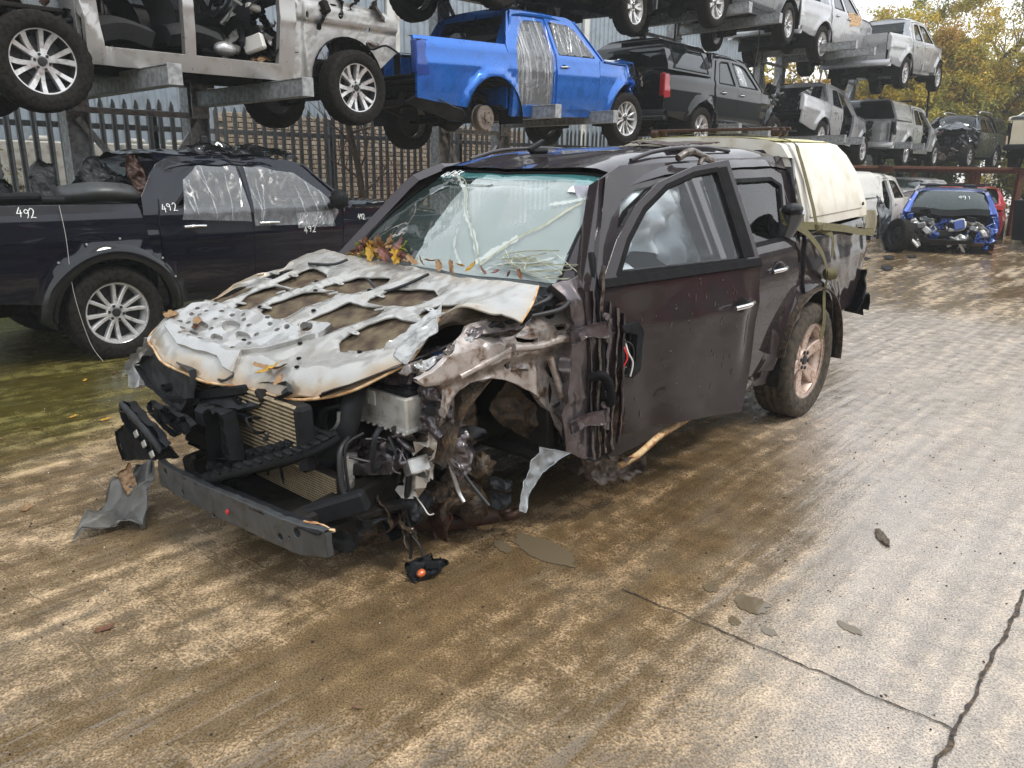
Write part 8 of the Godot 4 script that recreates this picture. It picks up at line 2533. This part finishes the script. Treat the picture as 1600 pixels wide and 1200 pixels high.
func far_row() -> void:
	# crashed black car on the rusty shelf
	var s := Spec.new()
	s.dent = crumple(2.0, 0.30, 0.12, 61.0)
	var t := pickup("crashed_black_car", s, "black car with its roof rails and folded bonnet on the rusty shelf", Vector3(32.6, 1.66, -7.2), Vector3(0, PI - 0.05, 0), "", {"paint": "paint_charcoal", "wheels": "swirl", "step": 0.14, "skip": ["front", "spare"]})
	t.set_meta("category", "car")
	hardtop(t, s, M.paint_charcoal, true)
	for z in [-0.55, 0.55]:
		var mb := MB.new()
		mb.tube(path([Vector3(1.5, 1.80, z), Vector3(1.3, 1.87, z), Vector3(0.2, 1.88, z), Vector3(0.0, 1.80, z)], 4), 0.025, 6)
		put(mb, "roof_rail", M.alu, t)
	innards(t, Vector3(2.9, 0.75, 0.0), Vector3(0.8, 0.7, 1.5), 101, ["plastic", "underbody", "torn_metal", "plastic", "alu"], 40)
	# cream tailgate end at the right edge, on the same shelf
	s = Spec.new()
	s.roof = 1.5
	t = pickup("cream_pickup", s, "cream pickup with a red topped rear window at the right edge on the shelf", Vector3(25.8, 1.62, -3.75), Vector3(0, -0.02, 0), "", {"paint": "paint_cream", "step": 0.14, "tail": "plastic", "bumper": "plastic", "skip": ["spare"]})
	hardtop(t, s, M.paint_cream, false)
	var mb := MB.new()
	mb.box(Vector3(-0.98, 1.53, 0), Vector3(0.12, 0.05, 1.0), 0.01)
	put(mb, "brake_lamp", M.lamp_red, t)
	# on the ground below
	s = Spec.new()
	t = pickup("white_pickup", s, "off white pickup on the ground with a dark rear window beside the blue 491 wreck", Vector3(19.7, -0.27, -6.95), Vector3(0, 0.03, 0), "", {"paint": "paint_white", "step": 0.12, "wheels": "swirl", "tail": "plastic", "bumper": "plastic", "skip": ["front", "spare", "rear_door_r"]})
	hardtop(t, s, M.paint_white, false)
	mb = MB.new()
	patch(mb, p3("16.75,0.02,-5.0 17.35,0.0,-4.85 17.25,0.55,-5.05 17.0,0.95,-5.1 16.75,1.1,-5.15 16.7,0.9,-5.1"), 0.02, 0.05, 2.0)
	tag(put(mb, "wing_panel", M.paint_charcoal), "dark grey wing panel leaning on end in front of the off white pickup", "car panel")
	mb = MB.new()
	mb.grid(14, 10, func(u: float, v: float) -> Vector3: return Vector3(16.75 + 0.10 * sin(u * PI) - 0.05 * v, lerpf(0.30, 0.80, v), lerpf(-5.55, -5.20, u) + 0.05 * sin(v * 3.0)), 0.03)
	tag(put(mb, "bumper_corner", M.paint_cream), "cream bumper corner propped on end by the grey wing panel", "bumper part")
	s = Spec.new()
	s.roof = 1.5; s.wb = 2.7; s.xn = 3.4
	t = pickup("silver_car", s, "pale silver car behind the blue 491 wreck showing only its windscreen", Vector3(27.0, -0.1, -7.0), Vector3(0, PI - 0.15, 0), "", {"paint": "paint_silver", "step": 0.16, "screen": "windscreen", "skip": ["spare"]})
	t.set_meta("category", "car")
	# blue wreck with 491 on its windscreen, nose torn away, sitting on its belly
	s = Spec.new()
	s.roof = 1.56; s.belt = 1.06; s.rail = 1.1; s.hood = 1.02
	s.dent = crumple(2.5, 0.14, -0.10, 71.0)
	t = pickup("blue_wreck", s, "dark blue wreck with 491 on its windscreen and its nose torn off", Vector3(20.7, -0.32, -4.85), Vector3(0, PI + 0.26, 0), "", {"paint": "paint_deep_blue", "step": 0.1, "screen": "windscreen", "skip": ["front", "bonnet", "front_wheel_l", "front_wheel_l_bare", "front_wheel_r", "front_wheel_r_bare", "spare"]})
	scribble("491", func(p: Vector2) -> Vector3: return s.screen(-0.20 - p.x * 1.3, 0.55 + p.y * 1.2, 0.01), 0.13, t, 0.012)
	innards(t, Vector3(3.0, 0.75, 0.1), Vector3(0.7, 0.5, 1.5), 102, ["plastic", "paint_deep_blue", "alu", "underbody", "paint_deep_blue", "cable_white"], 56)
	mb = MB.new()
	mb.beam(Vector3(3.35, 0.52, -0.65), Vector3(3.35, 0.52, 0.65), 0.06, 0.07, 0.01)
	put(mb, "cross_bar", M.rust_metal, t)
	mb = MB.new()
	mb.grid(20, 4, func(u: float, v: float) -> Vector3: return Vector3(2.5 + 0.12 * v, 1.15 - 0.12 * v + 0.02 * sin(u * 9.0), (u * 2 - 1) * 0.72), 0.02)
	put(mb, "scuttle_panel", M.plastic, t)
	mb = MB.new()
	for x in [0.7, 1.5]: mb.beam(Vector3(x, 1.60, -0.62), Vector3(x, 1.60, 0.62), 0.04, 0.03, 0.008)
	put(mb, "roof_bars", M.plastic, t)
	var wl := thing("loose_wheel", "black tyre lying against the torn nose of the blue 491 wreck", "wheel", Vector3(16.95, 0.33, -4.75), Vector3(0.15, 0.9, 0.1))
	wheel(wl, "steel", 0.33, 0.22, Vector3.ZERO, -1.0, "alloy_dark")
	s = Spec.new()
	s.roof = 1.62
	t = pickup("red_car", s, "bright red car parked close behind the blue 491 wreck", Vector3(25.2, -0.38, -5.45), Vector3(0, PI + 0.22, 0), "", {"paint": "paint_red", "step": 0.14, "skip": ["spare"]})
	t.set_meta("category", "car")
	hardtop(t, s, M.paint_red, true)
	s = Spec.new()
	s.roof = 1.6
	t = pickup("white_car", s, "off white car at the right edge behind the crushed red brown wreck", Vector3(25.6, -0.05, -2.3), Vector3(0, PI + 0.05, 0), "", {"paint": "paint_white", "step": 0.14, "screen": "windscreen", "skip": ["spare"]})
	t.set_meta("category", "car")
	s = Spec.new()
	s.roof = 1.45
	s.dent = crumple(1.2, 0.3, -0.1, 81.0)
	t = pickup("crushed_wreck", s, "crushed red brown wreck cut by the right edge of the yard", Vector3(22.3, -0.25, -2.05), Vector3(0, PI, 0), "", {"paint": "torn_metal", "step": 0.14, "skip": ["front", "front_wheel_l", "front_wheel_l_bare", "front_wheel_r", "front_wheel_r_bare", "spare"]})
	innards(t, Vector3(2.9, 0.7, 0.0), Vector3(0.7, 0.7, 1.5), 103, ["plastic", "paint_red", "rust_metal", "underbody", "alu"], 40)
	var bin := thing("wheeled_bin", "black wheeled bin between the red car and the crushed wreck", "bin", Vector3(21.4, 0, -3.30))
	mb = MB.new()
	mb.grid(4, 1, func(u: float, v: float) -> Vector3:
		var c := [Vector2(-1, -1), Vector2(1, -1), Vector2(1, 1), Vector2(-1, 1), Vector2(-1, -1)]
		var q: Vector2 = c[roundi(u * 4)] * lerpf(0.21, 0.28, v)
		return Vector3(q.x, lerpf(0.08, 0.92, v), q.y))
	put(mb, "body", M.plastic_matt, bin)
	mb = MB.new()
	mb.box(Vector3(0, 0.95, 0), Vector3(0.6, 0.05, 0.6), 0.02)
	put(mb, "lid", M.plastic, bin)
	# bits scattered on the ground at the far end
	for i in 7:
		mb = MB.new()
		var c := Vector3(13.5 + 2.8 * fmod(i * 0.618, 1.0), 0.02, -3.9 - 1.2 * fmod(i * 0.414, 1.0))
		patch(mb, [c, c + Vector3(0.25, 0.01, 0.05), c + Vector3(0.3, 0.02, -0.06), c + Vector3(0.05, 0.03, -0.08)], 0.015, 0.01, 8.0)
		tag(put(mb, "scrap_piece", M.plastic), "dark scrap of plastic lying on the mud at the far end of the yard", "scrap", "scraps on the far ground")


func litter() -> void:
	var mb := MB.new()
	patch(mb, p3("1.02,0.01,-3.36 1.268,0.08,-3.60 1.35,0.12,-3.66 1.52,0.16,-3.70 1.616,0.24,-3.88 1.44,0.10,-3.50 1.27,0.01,-3.27 1.203,0.05,-3.33 1.10,0.02,-3.34"), 0.006, 0.045, 5.0, [], 0.03)
	mb.tube(path(p3("1.55,0.20,-3.75 1.42,0.10,-3.55 1.27,0.012,-3.27"), 4), 0.012, 5)
	tag(put(mb, "torn_arch_liner", M.liner_grey), "torn grey wheel arch liner lying on the ground by the far headlamp corner", "car part")
	mb = MB.new()
	patch(mb, p3("1.33,0.14,-3.64 1.40,0.17,-3.66 1.36,0.10,-3.50 1.31,0.08,-3.50"), 0.006, 0.01, 8.0)
	tag(put(mb, "cardboard_scrap", M.leaf_tan), "tan strip lying across the torn arch liner", "scrap")
	mb = MB.new()
	patch(mb, p3("3.36,0.012,-0.80 3.42,0.018,-0.82 3.50,0.012,-0.88 3.49,0.008,-0.90 3.41,0.010,-0.86"), 0.008, 0.006, 20.0)
	tag(put(mb, "bark_piece", M.bark), "dark curled piece of bark alone on the pale wet ground", "debris")
	var kinds := [["0.846,-2.605", "leaf_brown", 0.05, "dark brown leaf flat on the mud at lower left"], ["1.0,-3.87", "leaf_tan", 0.05, "orange tan leaf on the mud left of the torn liner"], ["1.18,-1.64", "leaf_brown", 0.02, "small brown leaf near the bottom middle of the mud"], ["5.04,-2.53", "leaf_brown", 0.05, "brown leaf on the pale ground beside the rear wheel"], ["1.78,-4.95", "leaf_yellow", 0.05, "pale yellow leaf on the mossy ground under the navy pickup"]]
	for q in kinds:
		var p := pl(q[0])[0]
		var o := put(leaf_shape(), "fallen_leaf", M[q[1]])
		o.transform = Transform3D(Basis.from_euler(Vector3(0.1, p.x * 7.0, 0.1)).scaled(Vector3.ONE * q[2]), Vector3(p.x, ground_y(p.x, p.y) + 0.006, p.y))
		tag(o, q[3], "leaf")
	# grit and crumbs of glass and mud
	var cm := MB.new()
	cm.box(Vector3.ZERO, Vector3(1, 0.6, 0.8), 0.25)
	for set_ in [["grit", "crumb", 320, 0.0025, 0.006], ["mud_crumbs", "mud", 1500, 0.003, 0.010], ["glass_crumbs", "sticker", 160, 0.003, 0.006]]:
		var mm := MultiMesh.new()
		mm.transform_format = MultiMesh.TRANSFORM_3D; mm.mesh = cm.done(); mm.instance_count = set_[2]
		for i in set_[2]:
			var x := rng.randf_range(0.2, 9.0); var z := -rng.randf_range(0.1, 5.5)
			var sz := rng.randf_range(set_[3], set_[4])
			mm.set_instance_transform(i, Transform3D(Basis.from_euler(Vector3(rng.randf() * 0.5, rng.randf() * TAU, rng.randf() * 0.5)).scaled(Vector3(sz, sz, sz)), Vector3(x, ground_y(x, z) + sz * 0.2, z)))
		var mi := MultiMeshInstance3D.new()
		mi.multimesh = mm; mi.material_override = M[set_[1]]
		hang(mi, set_[0])
		tag(mi, {"grit": "dark grit scattered over the wet yard", "mud_crumbs": "brown crumbs of dried mud strewn over the yard", "glass_crumbs": "pale crumbs of broken glass strewn over the yard"}[set_[0]], "debris", "", "stuff")
	# fallen leaves under the fence side
	for i in 16:
		var x := 1.2 + 2.6 * fmod(i * 0.618, 1.0); var z := -5.0 - 1.1 * fmod(i * 0.414, 1.0)
		var k: String = ["leaf_tan", "leaf_yellow", "leaf_brown"][i % 3]
		var o := put(leaf_shape(), "fallen_leaf", M[k])
		o.transform = Transform3D(Basis.from_euler(Vector3(0.1, i * 1.9, 0.15)).scaled(Vector3.ONE * rng.randf_range(0.025, 0.045)), Vector3(x, ground_y(x, z) + 0.006, z))
		tag(o, {"leaf_tan": "tan", "leaf_yellow": "yellow", "leaf_brown": "brown"}[k] + " leaf on the mossy ground before the navy pickup", "leaf", k.replace("leaf_", "") + " leaves on the mossy ground")
